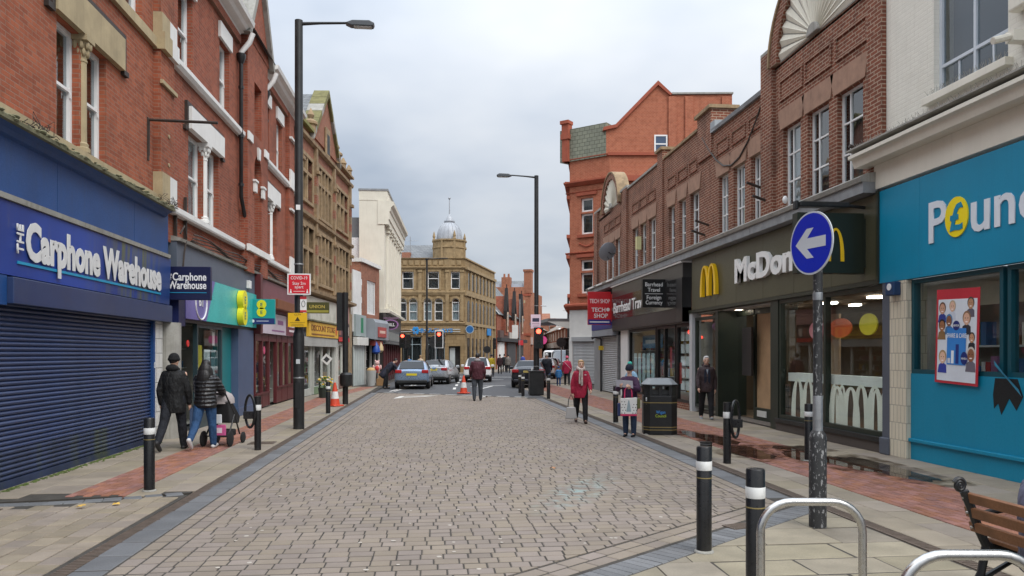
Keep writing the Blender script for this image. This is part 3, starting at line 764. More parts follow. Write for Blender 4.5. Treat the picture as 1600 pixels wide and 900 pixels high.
profile('cornice', 'panel_blue', S, 4, 16.5, [(-.02, 4.62), (-.12, 4.66), (-.16, 4.72), (-.24, 4.76), (.1, 4.76)])
profile('ledge', 'stone_moss', S, 4, 16.45, [(-.30, 4.765), (-.31, 4.81), (-.2, 4.86), (.06, 4.855), (.06, 4.765)])
b = MB()
for k in range(420):
    u = R.uniform(10, 16.4); r = R.uniform(.015, .05); b.ball((u, R.uniform(-.31, -.12), 4.83 + R.uniform(-.03, .02)), r * 1.6, r, r * .55, 6, 4)
b.build('ledge_moss', 'stone_moss', S, kind='stuff')
b = MB()
for k in range(16):       # loose wires left on the ledge
    u = R.choice((10.7, 11.1, 15.9, 16.3, 16.6)) + R.uniform(-.2, .2); p = [(u, -.2, 4.84)]
    for q in range(7): p.append((p[-1][0] + R.uniform(-.12, .14), -.2 + R.uniform(-.1, .1), 4.87 + abs(R.gauss(0, .09))))
    b.tube(p, .005, 4)
b.build('loose_wire', 'iron_brown', S, kind='stuff')
profile('lower_ledge', 'stone_grey', S, 4, 16.6, [(-.16, 3.80), (-.17, 3.87), (-.07, 3.905), (.05, 3.905), (.05, 3.80)])
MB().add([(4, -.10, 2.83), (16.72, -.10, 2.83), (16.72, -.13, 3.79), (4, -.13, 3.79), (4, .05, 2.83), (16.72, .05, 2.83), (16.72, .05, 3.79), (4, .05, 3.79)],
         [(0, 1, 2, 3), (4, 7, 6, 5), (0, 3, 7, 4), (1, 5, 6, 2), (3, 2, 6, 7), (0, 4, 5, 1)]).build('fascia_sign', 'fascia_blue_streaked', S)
letter = P('letter_silver', (.66, .66, .65), .5, .08, 3, .05, dirt=.2, dcol=(.3, .3, .25))
text('Carphone Warehouse', S, letter, 10.93, 3.10, .70, -.135, .004, .045, width=5.2, name='lettering')
text('THE', S, letter, 10.84, 3.13, .22, -.145, .008, .012, rot=(pi / 2, -pi / 2, 0), name='lettering')
B('underline', C('1F8FB8', .5), S, 10.76, 16.15, -.122, -.1, 3.0, 3.038)
B('shutter_box', 'shutter_blue', S, 10.5, 16.6, -.2, .12, 2.45, 2.80, .01); B('shutter_box', 'panel_blue', S, 4, 10.49, -.12, .12, 2.43, 2.815)
m_, t_, b_, o_ = newmat('shutter_box_streaked')
b = MB()
slat = MB(); L0, L1 = 4.0, 15.97; np_ = 7
prof = [(-.002 - .028 * sin(pi * k / np_) ** .8, .064 * k / np_) for k in range(np_ + 1)] + [(.0, .0655), (.004, .0655), (.004, 0)]
slat.prism(prof, L0, L1, 'x')
src = slat.build('slat', 'shutter_blue', S, smooth=True); src.location = (0, .04, .10)
mossy = src.data.copy(); mossy.materials[0] = M['shutter_blue_mossy']
for k in range(1, 36):
    o = bpy.data.objects.new('slat', src.data if k > 5 else mossy); COL.objects.link(o); o.parent = S; o.location = (0, .04 + R.uniform(-.004, .004), .10 + .0664 * k); o.rotation_euler = (R.uniform(-.05, .05), 0, 0)
src.data = mossy
B('bottom_rail', 'shutter_blue_mossy', S, L0, L1, .0, .06, .0, .1); B('shutter_guide', 'panel_blue', S, 15.975, 16.06, -.04, .08, 0, 2.45)
B('tiled_pier', 'tile_white', S, 16.065, 16.45, -.05, .2, 0, 2.45)
MB().tube([(16.78, -.02, 0), (16.78, -.02, 2.45)], .29, 22).build('round_column', 'stone_grey', S, smooth=True)
B('lock_plate', C('BFC4C8', .4), S, 16.0, 16.03, -.06, -.04, 1.5, 1.62); B('back_wall', 'room_dark', S, 4, 17, .3, .4, 0, 4.8)
# hanging sign of the shuttered shop
def hang(name, label, pos, w, h, z0, m, side, t=.12):
    """box sign standing out from a wall, its face towards the camera"""
    o = thing(name, label, 'sign', (pos[0], pos[1], 0), 0)
    MB().box(0 if side > 0 else -w, w if side > 0 else 0, -t / 2, t / 2, z0, z0 + h).build('sign_box', m, o, bevel=.008)
    return o
hs = hang('hanging_sign', 'dark navy box sign with white two-line shop name and thin line, above the walking couple', (-5.62, 17.0), .90, .72, 2.95, C('151B42', .4), 1)
text('Carphone', hs, C('E9EAEC'), .11, 3.37, .235, -.07, .004, .02, width=.70); text('Warehouse', hs, C('E9EAEC'), .03, 3.19, .235, -.07, .004, .02, width=.79)
text('THE', hs, C('E9EAEC'), .095, 3.375, .075, -.07, .004, .01, rot=(pi / 2, -pi / 2, 0)); B('underline', C('1F8FB8'), hs, .03, .82, -.068, -.06, 3.10, 3.115)
B('bracket', 'metal_black', hs, -.12, 0, -.03, .03, 3.2, 3.45)
# ------------------------------------------------------------------ B: brick terrace with white stone
LB0, LB1 = (-5.6, 17.0), (-5.39, 30.9)
Bd = facade('terrace_building', 'red brick Victorian terrace with white painted stone bands and small gable', LB0, LB1, 'L')
up = [(.55, 1.55, 8.3, 10.15), (3.72, 4.62, 8.3, 10.15), (6.35, 6.95, 8.45, 10.0), (8.72, 9.5, 8.3, 10.15), (10.65, 11.55, 8.3, 10.15)]
lo = [(1.24, 2.33, 5.02, 6.98), (2.56, 3.62, 5.02, 6.98), (8.72, 9.62, 5.1, 6.98), (9.8, 10.65, 5.1, 6.98)]
arch = (6.58, 7.42, 5.0, 7.55)
wall('wall', 'brick_red', Bd, -.08, 13.9, 4.2, 11.1, up + lo + [arch], depth=7, rev=.2)
for h in up: sash(Bd, *h, d=.13); B('lintel', 'stone_white', Bd, h[0] - .12, h[1] + .12, -.07, .12, h[3] + .002, h[3] + .42)
for h in lo: sash(Bd, *h, d=.13, curtain='curtain')
for c, u0, u1 in ((2.445, 1.1, 3.75), (9.71, 8.6, 10.78)):
    B('mullion', 'stone_white', Bd, c - .11, c + .11, .1, .22, 5.02, 6.98); stone_column('column', 'stone_white', Bd, c, .02, 5.02, 6.98, .085)
    B('lintel', 'stone_white', Bd, u0, u1, -.13, .14, 6.985, 7.5); hood('hood_mould', 'iron_brown', Bd, u0 - .12, u1 + .12, 7.51, .5)
profile('sill_band', 'stone_white', Bd, .0, 6.0, [(-.14, 4.82), (-.16, 4.86), (-.16, 4.97), (-.08, 5.0), (.1, 5.0), (.1, 4.82)])
profile('sill_band', 'stone_white', Bd, 8.0, 13.9, [(-.14, 4.82), (-.16, 4.86), (-.16, 4.97), (-.08, 5.0), (.1, 5.0), (.1, 4.82)])
profile('string_course', 'stone_white', Bd, .0, 13.9, [(-.1, 8.06), (-.16, 8.14), (-.16, 8.24), (-.06, 8.29), (.1, 8.29), (.1, 8.06)])
for u in (.5, 1.6, 3.7, 4.66, 6.3, 8.7, 9.55, 10.6): pass
# projecting bay with gable
bay = MB().box(5.75, 6.55, -.22, -.001, 4.2, 11.1).box(7.45, 8.3, -.22, -.001, 4.2, 11.1).box(6.55, 7.45, -.22, -.001, 7.95, 8.44).box(6.55, 7.45, -.22, -.001, 10.02, 11.1)
n = 10     # arched head of the niche
arc = [(7.0 + .45 * cos(pi * k / n), 7.4 + .45 * sin(pi * k / n)) for k in range(n + 1)]
bay.prism([(6.55, 7.95), (6.55, 7.4)] + arc[::-1] + [(7.45, 7.95)], -.22, -.001)
bay.build('gable_bay', 'brick_red', Bd)
B('arch_back', 'brick_red', Bd, 6.56, 7.44, .19, .22, 4.9, 7.9)
window(Bd, 6.72, 7.28, 5.0, 7.3, .1, 'paint_white', (), (.55,), .06, .04, 'curtain_dark')
MB().prism([(6.9, 7.75), (7.1, 7.75), (7.16, 8.1), (6.84, 8.1)], -.28, -.222).build('keystone', 'stone_white', Bd)
for u in (6.42, 7.42):
    MB().box(u - .06, u + .2, -.30, -.222, 6.65, 6.95).box(u - .1, u + .24, -.33, -.222, 6.95, 7.02).build('impost', 'stone_white', Bd, bevel=.01)
B('bay_sill', 'stone_white', Bd, 5.7, 8.35, -.30, -.2, 4.8, 5.0, .01)
for u, w_ in ((5.75, .5), (7.8, .5)): B('bay_quoin', 'stone_white', Bd, u - .03, u + w_, -.27, -.222, 8.06, 8.3)
gb = MB().prism([(5.55, 11.1), (8.5, 11.1), (7.05, 13.5)], -.24, .1); gb.build('gable', 'brick_red', Bd)
MB().prism([(5.35, 11.05), (5.6, 11.05), (7.05, 13.45), (8.5, 11.05), (8.75, 11.05), (7.05, 13.85)], -.38, .25).build('gable_coping', 'stone_grey', Bd)
MB().quad((5.4, .1, 11.1), (7.05, .1, 13.7), (7.05, 4.5, 13.7), (5.4, 4.5, 11.1)).quad((8.7, .1, 11.1), (7.05, .1, 13.7), (7.05, 4.5, 13.7), (8.7, 4.5, 11.1)).build('gable_roof', 'slate', Bd)
for u0, u1 in ((-.1, 5.5), (8.62, 13.95)):
    profile('eaves_cornice', 'stone_white', Bd, u0, u1, [(-.5, 11.32), (.1, 11.32), (.1, 10.95), (-.06, 10.95), (-.1, 11.02), (-.28, 11.08), (-.34, 11.16), (-.47, 11.2)])
    B('brick_corbel', 'brick_red', Bd, u0, u1, -.1, -.001, 10.72, 10.948)
MB().quad((-.1, -.4, 11.33), (13.95, -.4, 11.33), (13.95, 4, 14.3), (-.1, 4, 14.3)).quad((-.1, 7, 11.33), (13.95, 7, 11.33), (13.95, 4, 14.3), (-.1, 4, 14.3)).build('roof', 'slate', Bd)
MB().box(12.25, 13.1, -.14, -.001, 4.2, 10.9).build('pier', 'brick_red', Bd)
for z0, z1, w_ in ((4.82, 5.45, .2), (8.06, 8.75, .2), (7.2, 7.28, .24), (9.9, 9.98, .24)): B('quoin', 'stone_white', Bd, 12.2, 13.15, -w_, -.142, z0, z1)
for u, kink in ((5.42, True), (8.53, False)):
    p = [(u, -.45, 11.0), (u, -.36, 10.75), (u, -.12, 10.45), (u, -.12, 10.2)]
    MB().tube(p, .075, 10).build('swan_neck', 'paint_white', Bd, smooth=True)
    q = [(u, -.12, 10.25), (u, -.12, 6.3), (u + 1.0, -.16, 4.9), (u + 1.1, -.16, 4.3)] if kink else [(u, -.12, 10.25), (u, -.12, 4.75)]
    b = MB().tube(q, .055, 10).lathe([(.06, 10.12), (.13, 10.3), (.13, 10.4), (.09, 10.4)], 10, (u, -.12, 0))
    for z in (9.4, 8.0, 6.6): b.lathe([(.075, z), (.075, z + .08)], 10, (u, -.12, 0))
    b.build('drainpipe', 'paint_black', Bd, smooth=True)
b = MB()
for u in (.25, .9): b.box(u - .03, u + .03, -.08, -.02, 4.35, 5.35)
b.tube([(.1, -.2, 4.4), (.3, -.22, 4.6), (.5, -.2, 4.35), (.35, -.2, 4.0), (.2, -.2, 3.4)], .02, 6); b.build('iron_straps', 'iron_brown', Bd)
b = MB()
for k in range(5):
    p = [(u, -.12 - .02 * k, 4.32 + .05 * k + .04 * sin(u * 2.1 + k)) for u in [1 + .6 * j for j in range(20)]]; b.tube(p, .016, 5)
b.build('cables', 'iron_brown', Bd)
profile('ledge', 'stone_grey', Bd, .1, 13.9, [(-.2, 4.25), (-.22, 4.31), (-.05, 4.36), (.05, 4.36), (.05, 4.25)])
# ------------------------------------------------------------------ shop 2: purple and teal phone shop
aB = atan2(LB1[1] - LB0[1], LB1[0] - LB0[0])
S2 = thing('shop', 'phone shop front with grey board, purple and turquoise fascia and round yellow logo', 'shop', (*LB0, 0), aB)
B('upper_board', C('5B6472', .5, streak=.25), S2, .12, 7.0, -.12, .1, 3.62, 4.24)
MB().prism([(.55, 2.58), (2.05, 2.58), (2.75, 3.6), (.55, 3.6)], -.17, .05).build('purple_panel', C('6E66A8', .35), S2)
MB().prism([(2.055, 2.58), (7.0, 2.58), (7.0, 3.6), (2.755, 3.6)], -.17, .05).build('turquoise_panel', C('3BB8B4', .3), S2)
B('fascia_return', C('1A2250', .4), S2, .12, .545, -.16, .05, 2.4, 3.6)
b = MB(); b.tube([(1.62 + .42 * cos(2 * pi * k / 24), -.18, 3.02 + .42 * sin(2 * pi * k / 24)) for k in range(24)], .018, 6, closed=True); b.build('ring_logo', 'paint_white', S2)
text('BT', S2, 'paint_white', 1.62, 2.92, .32, -.18, .006, .02, 'CENTER')
def ee_logo(par, u, z, r, d, t, yel, dark):
    for k in (-1, 1): disc('logo_disc', yel, par, u, z + k * r * .82, r, d, t)
    for k in (-1, 1): text('E', par, dark, u, z + k * r * .82 - r * .36, r * 1.05, d - .005, .003, .01, 'CENTER')
yel = C('E8E02B', .4); ee_logo(S2, 5.0, 3.08, .27, -.34, .16, yel, C('4C7F80'))
B('soffit', 'metal_black', S2, .5, 7.0, -.1, .4, 2.5, 2.575)
interior(S2, .2, 4.4, 2.6, .5, 3.2, 'room_mid', 1)
b = MB().box(.45, .55, .3, .42, 0, 2.5).box(1.55, 1.68, .3, .42, 0, 2.5).box(.55, 1.55, .3, .42, 2.3, 2.5).box(.55, 1.55, .32, .4, 0, .2); b.build('door_frame', C('2A3032', .4), S2)
B('door_pane', 'glass', S2, .55, 1.55, .35, .36, .2, 2.3)
b = MB().box(1.72, 1.8, -.05, .05, .35, 2.5).box(3.72, 3.8, -.05, .05, .35, 2.5).box(1.8, 3.72, -.05, .05, 2.42, 2.5).box(1.7, 3.82, -.07, .08, 0, .35); b.build('window_frame', C('2F4248', .4), S2)
B('window_pane', 'glass', S2, 1.8, 3.72, 0, .01, .35, 2.42)
for k, (u, z, w_, h_, c) in enumerate(((2.1, .6, .35, 1.4, 'C9B93A'), (2.6, 1.0, .5, .9, 'B8C4C8'), (3.2, .7, .35, 1.2, '3A6A70'), (3.3, 2.0, .2, .35, 'DDE4E6'))): B('poster', C(c), S2, u, u + w_, .06, .065, z, z + h_)
B('turquoise_wall', C('1F7C80', .4), S2, 3.82, 5.2, .10, .2, 0, 2.5)
B('pilaster', C('4A5A78', .45), S2, 5.2, 6.95, -.10, .15, .25, 2.5, .01); B('pilaster_base', C('4A5A78', .45), S2, 5.15, 7.0, -.13, .15, 0, .25, .01); B('pilaster_base', C('4A5A78', .45), S2, 1.66, 1.74, -.1, .1, 0, .5)
B('alarm_box', 'paint_white', S2, 6.0, 6.22, -.22, -.12, 3.72, 3.95, .01)
d_ = disc('red_badge', C('E0322E', .4), S2, .62, 2.02, .075, -.2, .02)
hs = hang('hanging_sign', 'turquoise box sign with yellow double-circle logo projecting over left pavement', (-5.46, 23.6), .78, .76, 2.68, C('1F9C9C', .35), 1)
B('blue_strip', C('23306E'), hs, .005, .775, -.066, -.06, 2.69, 2.86); ee_logo(hs, .39, 3.16, .14, -.075, .012, yel, C('3E6F70')); disc('ring_logo', 'paint_white', hs, .14, 2.775, .045, -.07, .004); B('small_print', C('C8CCE0'), hs, .24, .6, -.069, -.066, 2.765, 2.785)
B('clear_arm', 'glass', hs, -.32, -.002, -.03, .03, 2.7, 3.4)
# ------------------------------------------------------------------ shop 3: maroon shop
S3 = thing('shop', 'maroon painted shop front with pale lilac sign panel left of the lamp post', 'shop', (*LB0, 0), aB)
mar = C('5A2428', .45, streak=.2); mar2 = C('7A4A52', .5, streak=.2)
B('fascia', mar2, S3, 7.15, 13.85, -.12, .1, 3.2, 4.2); B('end_bracket', mar, S3, 7.02, 7.3, -.3, .1, 2.4, 4.25, .01)
B('timber_board', C('7C4A2C', .6), S3, 8.9, 12.9, -.42, -.13, 3.3, 3.62, .01)
B('sign_panel', C('C9BFCB', .4), S3, 7.32, 11.5, -.16, -.12, 2.45, 3.15); B('sign_panel', C('6B2B3E', .4), S3, 11.505, 13.8, -.16, -.12, 2.45, 3.15)
B('sign_line', C('8A5A88'), S3, 10.1, 11.0, -.166, -.16, 2.8, 2.95); B('sign_line', C('8A5A88'), S3, 9.2, 11.2, -.166, -.16, 2.55, 2.6)
for z in (2.98, 2.78, 2.6): B('sign_line', C('E6DDE2'), S3, 12.1, 13.3, -.166, -.16, z, z + .08)
interior(S3, 7.3, 13.7, 2.5, .3, 3.2, 'room_mid', 2)
b = MB()
for u in (7.3, 8.25, 9.2, 10.4, 11.3, 12.3, 13.55): b.box(u, u + .13, -.06, .06, .05, 2.45)
b.box(7.43, 9.2, -.05, .05, .05, .5).box(10.53, 13.55, -.05, .05, .05, .6).box(7.43, 13.55, -.05, .05, 2.2, 2.45); b.box(7.35, 9.25, -.09, -.05, .47, .53).box(10.45, 13.6, -.09, -.05, .57, .63)
b.build('window_frame', mar, S3)
B('window_pane', 'glass', S3, 7.43, 8.25, 0, .01, .5, 2.2); B('window_pane', 'glass', S3, 8.38, 9.2, 0, .01, .5, 2.2); B('window_pane', 'glass', S3, 10.53, 11.3, 0, .01, .6, 2.2); B('window_pane', 'glass', S3, 11.43, 12.3, 0, .01, .6, 2.2); B('window_pane', 'glass', S3, 12.43, 13.55, 0, .01, .6, 2.2)
B('door', C('3A2A2A', .4), S3, 9.35, 10.38, .3, .36, .05, 2.2); B('end_pier', mar, S3, 13.7, 13.95, -.1, .1, 0, 3.2)
disc('window_sticker', C('D0507A'), S3, 8.7, 1.9, .13, -.02, .004)
# ------------------------------------------------------------------ C: stone and brick gabled building
C0, C1 = (-5.28, 31.0), (-4.3, 41.5)
Cb = facade('gabled_building', 'soot stained stone and red brick building with mossy central gable', C0, C1, 'L')
def lights(par, u0, u1, z0, z1, n, trans=None, d=0., st='stone_sooty'):
    """stone mullioned window: mullions and dark leaded panes"""
    b = MB(); w = .13
    b.box(u0 - .16, u0, d - .06, d + .16, z0 - .14, z1 + .18).box(u1, u1 + .16, d - .06, d + .16, z0 - .14, z1 + .18).box(u0, u1, d - .05, d + .16, z1, z1 + .18).box(u0, u1, d - .10, d + .16, z0 - .14, z0)
    for k in range(1, n): u = u0 + (u1 - u0) * k / n; b.box(u - w / 2, u + w / 2, d - .03, d + .14, z0, z1)
    o = b.build('window', st, par, bevel=.012, seg=1)
    if trans: B('transom', st, o, u0, u1, d - .02, d + .13, trans - .07, trans + .07)
    for k in range(n):
        a, c = u0 + (u1 - u0) * k / n + (w / 2 if k else 0), u0 + (u1 - u0) * (k + 1) / n - (w / 2 if k < n - 1 else 0)
        zs = [z0, trans, z1] if trans else [z0, z1]
        for q in range(len(zs) - 1): inst('pane', 'glass_win', o, ((a + c) / 2, d + .1, (zs[q] + zs[q + 1]) / 2), (c - a, .006, zs[q + 1] - zs[q] - .1), (R.uniform(-.01, .01), 0, R.uniform(-.01, .01)))
    B('blind', 'curtain_dark', o, u0, u1, d + .2, d + .21, z0, z1)
    return o
hu = [(.7, 2.3, 8.2, 10.0), (3.4, 5.9, 7.9, 10.1), (7.1, 9.8, 8.05, 10.0)]; hl = [(.6, 2.4, 4.9, 7.1), (3.2, 6.0, 4.9, 7.1), (6.8, 9.9, 4.8, 7.1)]
wall('wall', 'brick_dull', Cb, 0, 10.6, 7.5, 11.2, hu, depth=8, rev=.2); wall('lower_wall', 'stone_sooty', Cb, 0, 10.6, 3.9, 7.5, hl, d=-.03, depth=8, rev=.2)
lights(Cb, *hu[0], 2, 9.4); lights(Cb, *hu[1], 4, 9.4); lights(Cb, *hu[2], 3, 9.3); lights(Cb, *hl[0], 2, 6.2, -.03); lights(Cb, *hl[1], 4, 6.2, -.03); lights(Cb, *hl[2], 4, 6.2, -.03)
for z, p_ in ((7.5, .16), (4.35, .3), (10.75, .14)): profile('string_course', 'stone_sooty', Cb, -.05, 10.65, [(-p_ - .03, z), (-p_ - .05, z + .12), (-.05, z + .2), (.02, z + .2), (.02, z - .06), (-.05, z - .06)])
for u in (2.75, 6.3, 10.2, .15):
    b = MB().box(u - .13, u + .13, -.14, -.001, 4.6, 10.9)
    for z in (6.9, 9.6): b.box(u - .2, u + .2, -.26, -.14, z, z + .14)
    b.build('pilaster', 'stone_sooty', Cb)
    for z in (5.2, 6.1, 8.3, 9.1): B('pilaster_brick', 'brick_dull', Cb, u - .134, u + .134, -.145, -.001, z, z + .4)
MB().prism([(2.2, 11.2), (7.1, 11.2), (4.75, 13.75)], -.06, .3).build('gable', 'brick_dull', Cb)
# stepped mossy coping stones
for s_, e_ in (((1.95, 11.25), (4.75, 14.0)), ((7.35, 11.25), (4.75, 14.0))):
    for k in range(6):
        a, c = k / 6, (k + .94) / 6; x0, z0 = s_[0] + (e_[0] - s_[0]) * a, s_[1] + (e_[1] - s_[1]) * a; x1, z1 = s_[0] + (e_[0] - s_[0]) * c, s_[1] + (e_[1] - s_[1]) * c
        MB().prism([(x0, z0), (x1, z1), (x1, z1 - .3), (x0, z0 - .3)] , -.2, .5).build('coping_stone', C('74704A', .95, var=.3, scale=4., bmp=.5) if k % 3 else 'stone_grey', Cb)
B('gable_niche', 'stone_sooty', Cb, 4.35, 5.15, -.16, -.061, 10.9, 12.2, .04); B('niche_pane', 'curtain_dark', Cb, 4.5, 5.0, -.165, -.16, 11.0, 11.9)
for u in (2.1, 7.2):
    MB().lathe([(.22, 11.2), (.22, 11.55), (.3, 11.6), (.3, 11.7), (.1, 11.85), (.16, 12.0), (.02, 12.3)], 10, (u, .0, 0)).build('finial', 'stone_sooty', Cb, smooth=True)
profile('parapet_coping', 'stone_sooty', Cb, 7.3, 10.68, [(-.2, 11.2), (-.2, 11.3), (.1, 11.42), (.4, 11.3), (.4, 11.2)]); profile('parapet_coping', C('7E7B48', .95, var=.3), Cb, -.1, 1.95, [(-.2, 11.2), (-.2, 11.34), (.1, 11.46), (.4, 11.34), (.4, 11.2)])
for u in (9.0, 10.5): MB().lathe([(.15, 11.3), (.15, 11.6), (.2, 11.65), (.04, 11.95)], 8, (u, .05, 0)).build('finial', 'stone_sooty', Cb, smooth=True)
MB().quad((0, .3, 11.3), (10.6, .3, 11.3), (10.6, 4.2, 14.2), (0, 4.2, 14.2)).quad((0, 8, 11.3), (10.6, 8, 11.3), (10.6, 4.2, 14.2), (0, 4.2, 14.2)).quad((2.1, .2, 11.2), (4.75, .2, 13.8), (4.75, 4.2, 13.8), (2.1, 4.2, 11.2)).quad((7.3, .2, 11.2), (4.75, .2, 13.8), (4.75, 4.2, 13.8), (7.3, 4.2, 11.2)).build('roof', 'slate', Cb)
aC = atan2(C1[1] - C0[1], C1[0] - C0[0])
S4 = thing('shop', 'shop front with long yellow name board under white boards, flowers by its door', 'shop', (*C0, 0), aC)
wb = C('C6C4B8', .7, dirt=.5, dcol=(.25, .24, .18), streak=.4)
for k in range(4): B('white_board', wb, S4, .3 + 1.57 * k, 1.85 + 1.57 * k, -.13 - .003 * (k % 2), .05, 3.25, 4.22)
profile('ledge', 'stone_moss', S4, .2, 6.6, [(-.3, 3.16), (-.3, 3.22), (0, 3.28), (0, 3.16)])
B('name_board', C('D9AE3F', .5, streak=.25), S4, .95, 6.5, -.24, -.1, 2.5, 3.14, .01)
text('DISCOUNT STORE', S4, C('7A3B22'), 1.25, 2.76, .36, -.245, .004, .012, width=4.4); B('board_line', C('8A5A2A'), S4, 1.3, 5.6, -.247, -.24, 2.58, 2.64); disc('board_badge', C('C8642E'), S4, 6.05, 2.85, .2, -.245, .005)
B('blind_box', C('A8A9A4', .6, streak=.3), S4, .3, 6.55, -.2, .0, 2.1, 2.48)
interior(S4, .3, 6.5, 2.1, .3, 3, 'room_mid', 2)
b = MB()
for u in (.3, 1.9, 2.4, 3.9, 5.4, 6.4): b.box(u, u + .1, -.06, .06, .02, 2.1)
b.box(2.5, 5.4, -.05, .05, .02, .35).box(.4, 1.9, -.05, .05, .02, .3); b.build('window_frame', C('B4B8B2', .5), S4)
for u0, u1 in ((.4, 1.9), (2.5, 3.9), (4.0, 5.4)): B('window_pane', 'glass', S4, u0, u1, 0, .01, .3, 2.08)
B('red_panel', C('B23A34'), S4, .45, .95, -.03, -.01, .7, 1.9); B('stall_riser', C('6E8468', .6), S4, 2.45, 6.45, -.08, -.05, .02, .34)
S5 = thing('shop', 'narrow shop front with pink board above a dark picture sign, left of black post', 'shop', (*C0, 0), aC)
B('pink_board', C('B98C84', .6, streak=.4), S5, 6.75, 9.5, -.16, .0, 3.35, 4.2); B('picture_sign', C('4A3236', .5, var=.5, scale=5.), S5, 6.75, 9.4, -.2, -.05, 2.5, 3.3, .01); B('red_strip', C('C2302E'), S5, 6.76, 9.39, -.206, -.2, 2.38, 2.6)
for k in range(6): B('sign_picture', C(R.choice(['8A7A70', 'C8B8A8', '6A4A50', 'A06858'])), S5, 6.9 + .4 * k, 7.2 + .4 * k, -.207, -.2, 2.7, 3.15)
b = MB()
for u in (6.7, 7.15, 8.35, 9.5): b.box(u, u + .12, -.08, .06, .02, 2.36)
b.box(6.82, 9.5, -.06, .06, 2.2, 2.36).box(7.27, 8.35, -.06, .05, .02, .7); b.build('window_frame', C('CFCFC8', .5, dirt=.3), S5)
B('window_pane', 'glass', S5, 7.27, 8.35, 0, .01, .7, 2.2); B('door_pane', 'glass', S5, 8.47, 9.5, 0.02, .03, .05, 2.2); interior(S5, 6.7, 9.7, 2.3, .3, 2.5, 'room_mid', 1); B('riser', C('6A5048', .7), S5, 7.27, 8.35, -.07, -.06, .02, .68)
B('end_pier', 'stone_sooty', S5, 9.75, 10.6, -.1, .2, 0, 3.9)
B('lower_back', 'room_dark', S5, 0, 10.6, 3.9, 4.0, 0, 4)
hs = hang('hanging_sign', 'olive green box sign with gold lettering projecting above the yellow name board', (-5.1, 31.9), .95, .46, 3.15 + .3, C('4A4A22', .5), 1)
text('UNION', hs, C('C9B45A'), .47, 3.66, .19, -.065, .003, .01, 'CENTER'); B('strip', C('9A9440'), hs, .02, .93, -.068, -.06, 3.48, 3.58)
# ------------------------------------------------------------------ D: low brick and render building
Db0, Db1 = (-4.2, 42.0), (-3.15, 47.6)
D_ = facade('low_building', 'low brown brick building with white rendered end and one tall window', Db0, Db1, 'L')
wall('wall', 'brick_dull', D_, 1.5, 5.7, 3.3, 7.0, [(2.9, 4.9, 4.1, 6.1)], depth=5); B('render_end', 'render_white', D_, 0, 1.5, -.02, 5, 3.0, 6.4)
b = MB(); k_ = 0
for z in range(9): b.box(1.5, 1.5 + R.uniform(.05, .35), -.015, 0, 3.3 + z * .34, 3.3 + z * .34 + .34)
b.build('ragged_render', 'render_white', D_)
window(D_, 2.9, 4.9, 4.1, 6.1, .06, 'paint_white', (.166, .333, .5, .666, .833), (), .1, .09, 'curtain_dark')
profile('coping', 'stone_white', D_, 1.4, 5.8, [(-.12, 7.0), (-.12, 7.22), (.3, 7.22), (.3, 7.0)])
aD = atan2(Db1[1] - Db0[1], Db1[0] - Db0[0])
S6 = thing('shop', 'small white shop front with green emblem on pale grey sign', 'shop', (*Db0, 0), aD)
B('sign', C('9AA6A6', .5), S6, .1, 2.2, -.14, 0, 2.75, 3.95); B('emblem', C('2F7F5C'), S6, 1.1, 1.6, -.146, -.14, 2.95, 3.8); B('blind_box', C('D8D8D2', .6, streak=.3), S6, .05, 2.3, -.25, 0, 2.25, 2.7); b = MB()
for k in range(6): b.box(.1 + .36 * k, .42 + .36 * k, -.02, .03, 0, 2.24)
b.build('white_shutter', C('B9C2BF', .6, streak=.3), S6)
S7 = thing('shop', 'shop front with grey canopy, red name panel and toys hung outside', 'shop', (*Db0, 0), aD)
profile('canopy', C('8C9298', .6), S7, 2.4, 5.7, [(-.6, 2.6), (-.62, 3.6), (-.5, 3.8), (0, 3.85), (0, 2.7)]); B('red_panel', C('A84A46', .5), S7, 3.0, 4.9, -.66, -.62, 2.75, 3.35); B('sign_line', C('D8B8A8'), S7, 3.3, 4.6, -.667, -.66, 2.98, 3.14)
B('red_blind', C('8A3A32'), S7, 2.8, 4.6, -.5, -.2, 2.25, 2.55); interior(S7, 2.3, 5.7, 2.6, .2, 3, 'room_dark', 1)
b = MB()
for u in (2.4, 3.6, 4.6, 5.55): b.box(u, u + .1, -.05, .05, 0, 2.6)
b.build('door_frame', C('B9B9B4', .5), S7)
bag = thing('hanging_toys', 'blue bag of toys hanging from the grey canopy', 'bag', (-3.15, 44.9, 1.75)); MB().lathe([(.02, .75), (.1, .6), (.22, .35), (.24, .12), (.1, 0), (0, 0)], 10).build('bag', C('24499A', .4), bag, smooth=True)
bag = thing('hanging_toys', 'cream bag of toys hanging from the grey canopy', 'bag', (-3.0, 46.0, 1.85)); MB().lathe([(.02, .7), (.08, .6), (.2, .35), (.22, .12), (.1, 0), (0, 0)], 10).build('bag', C('C9B48A', .5), bag, smooth=True)
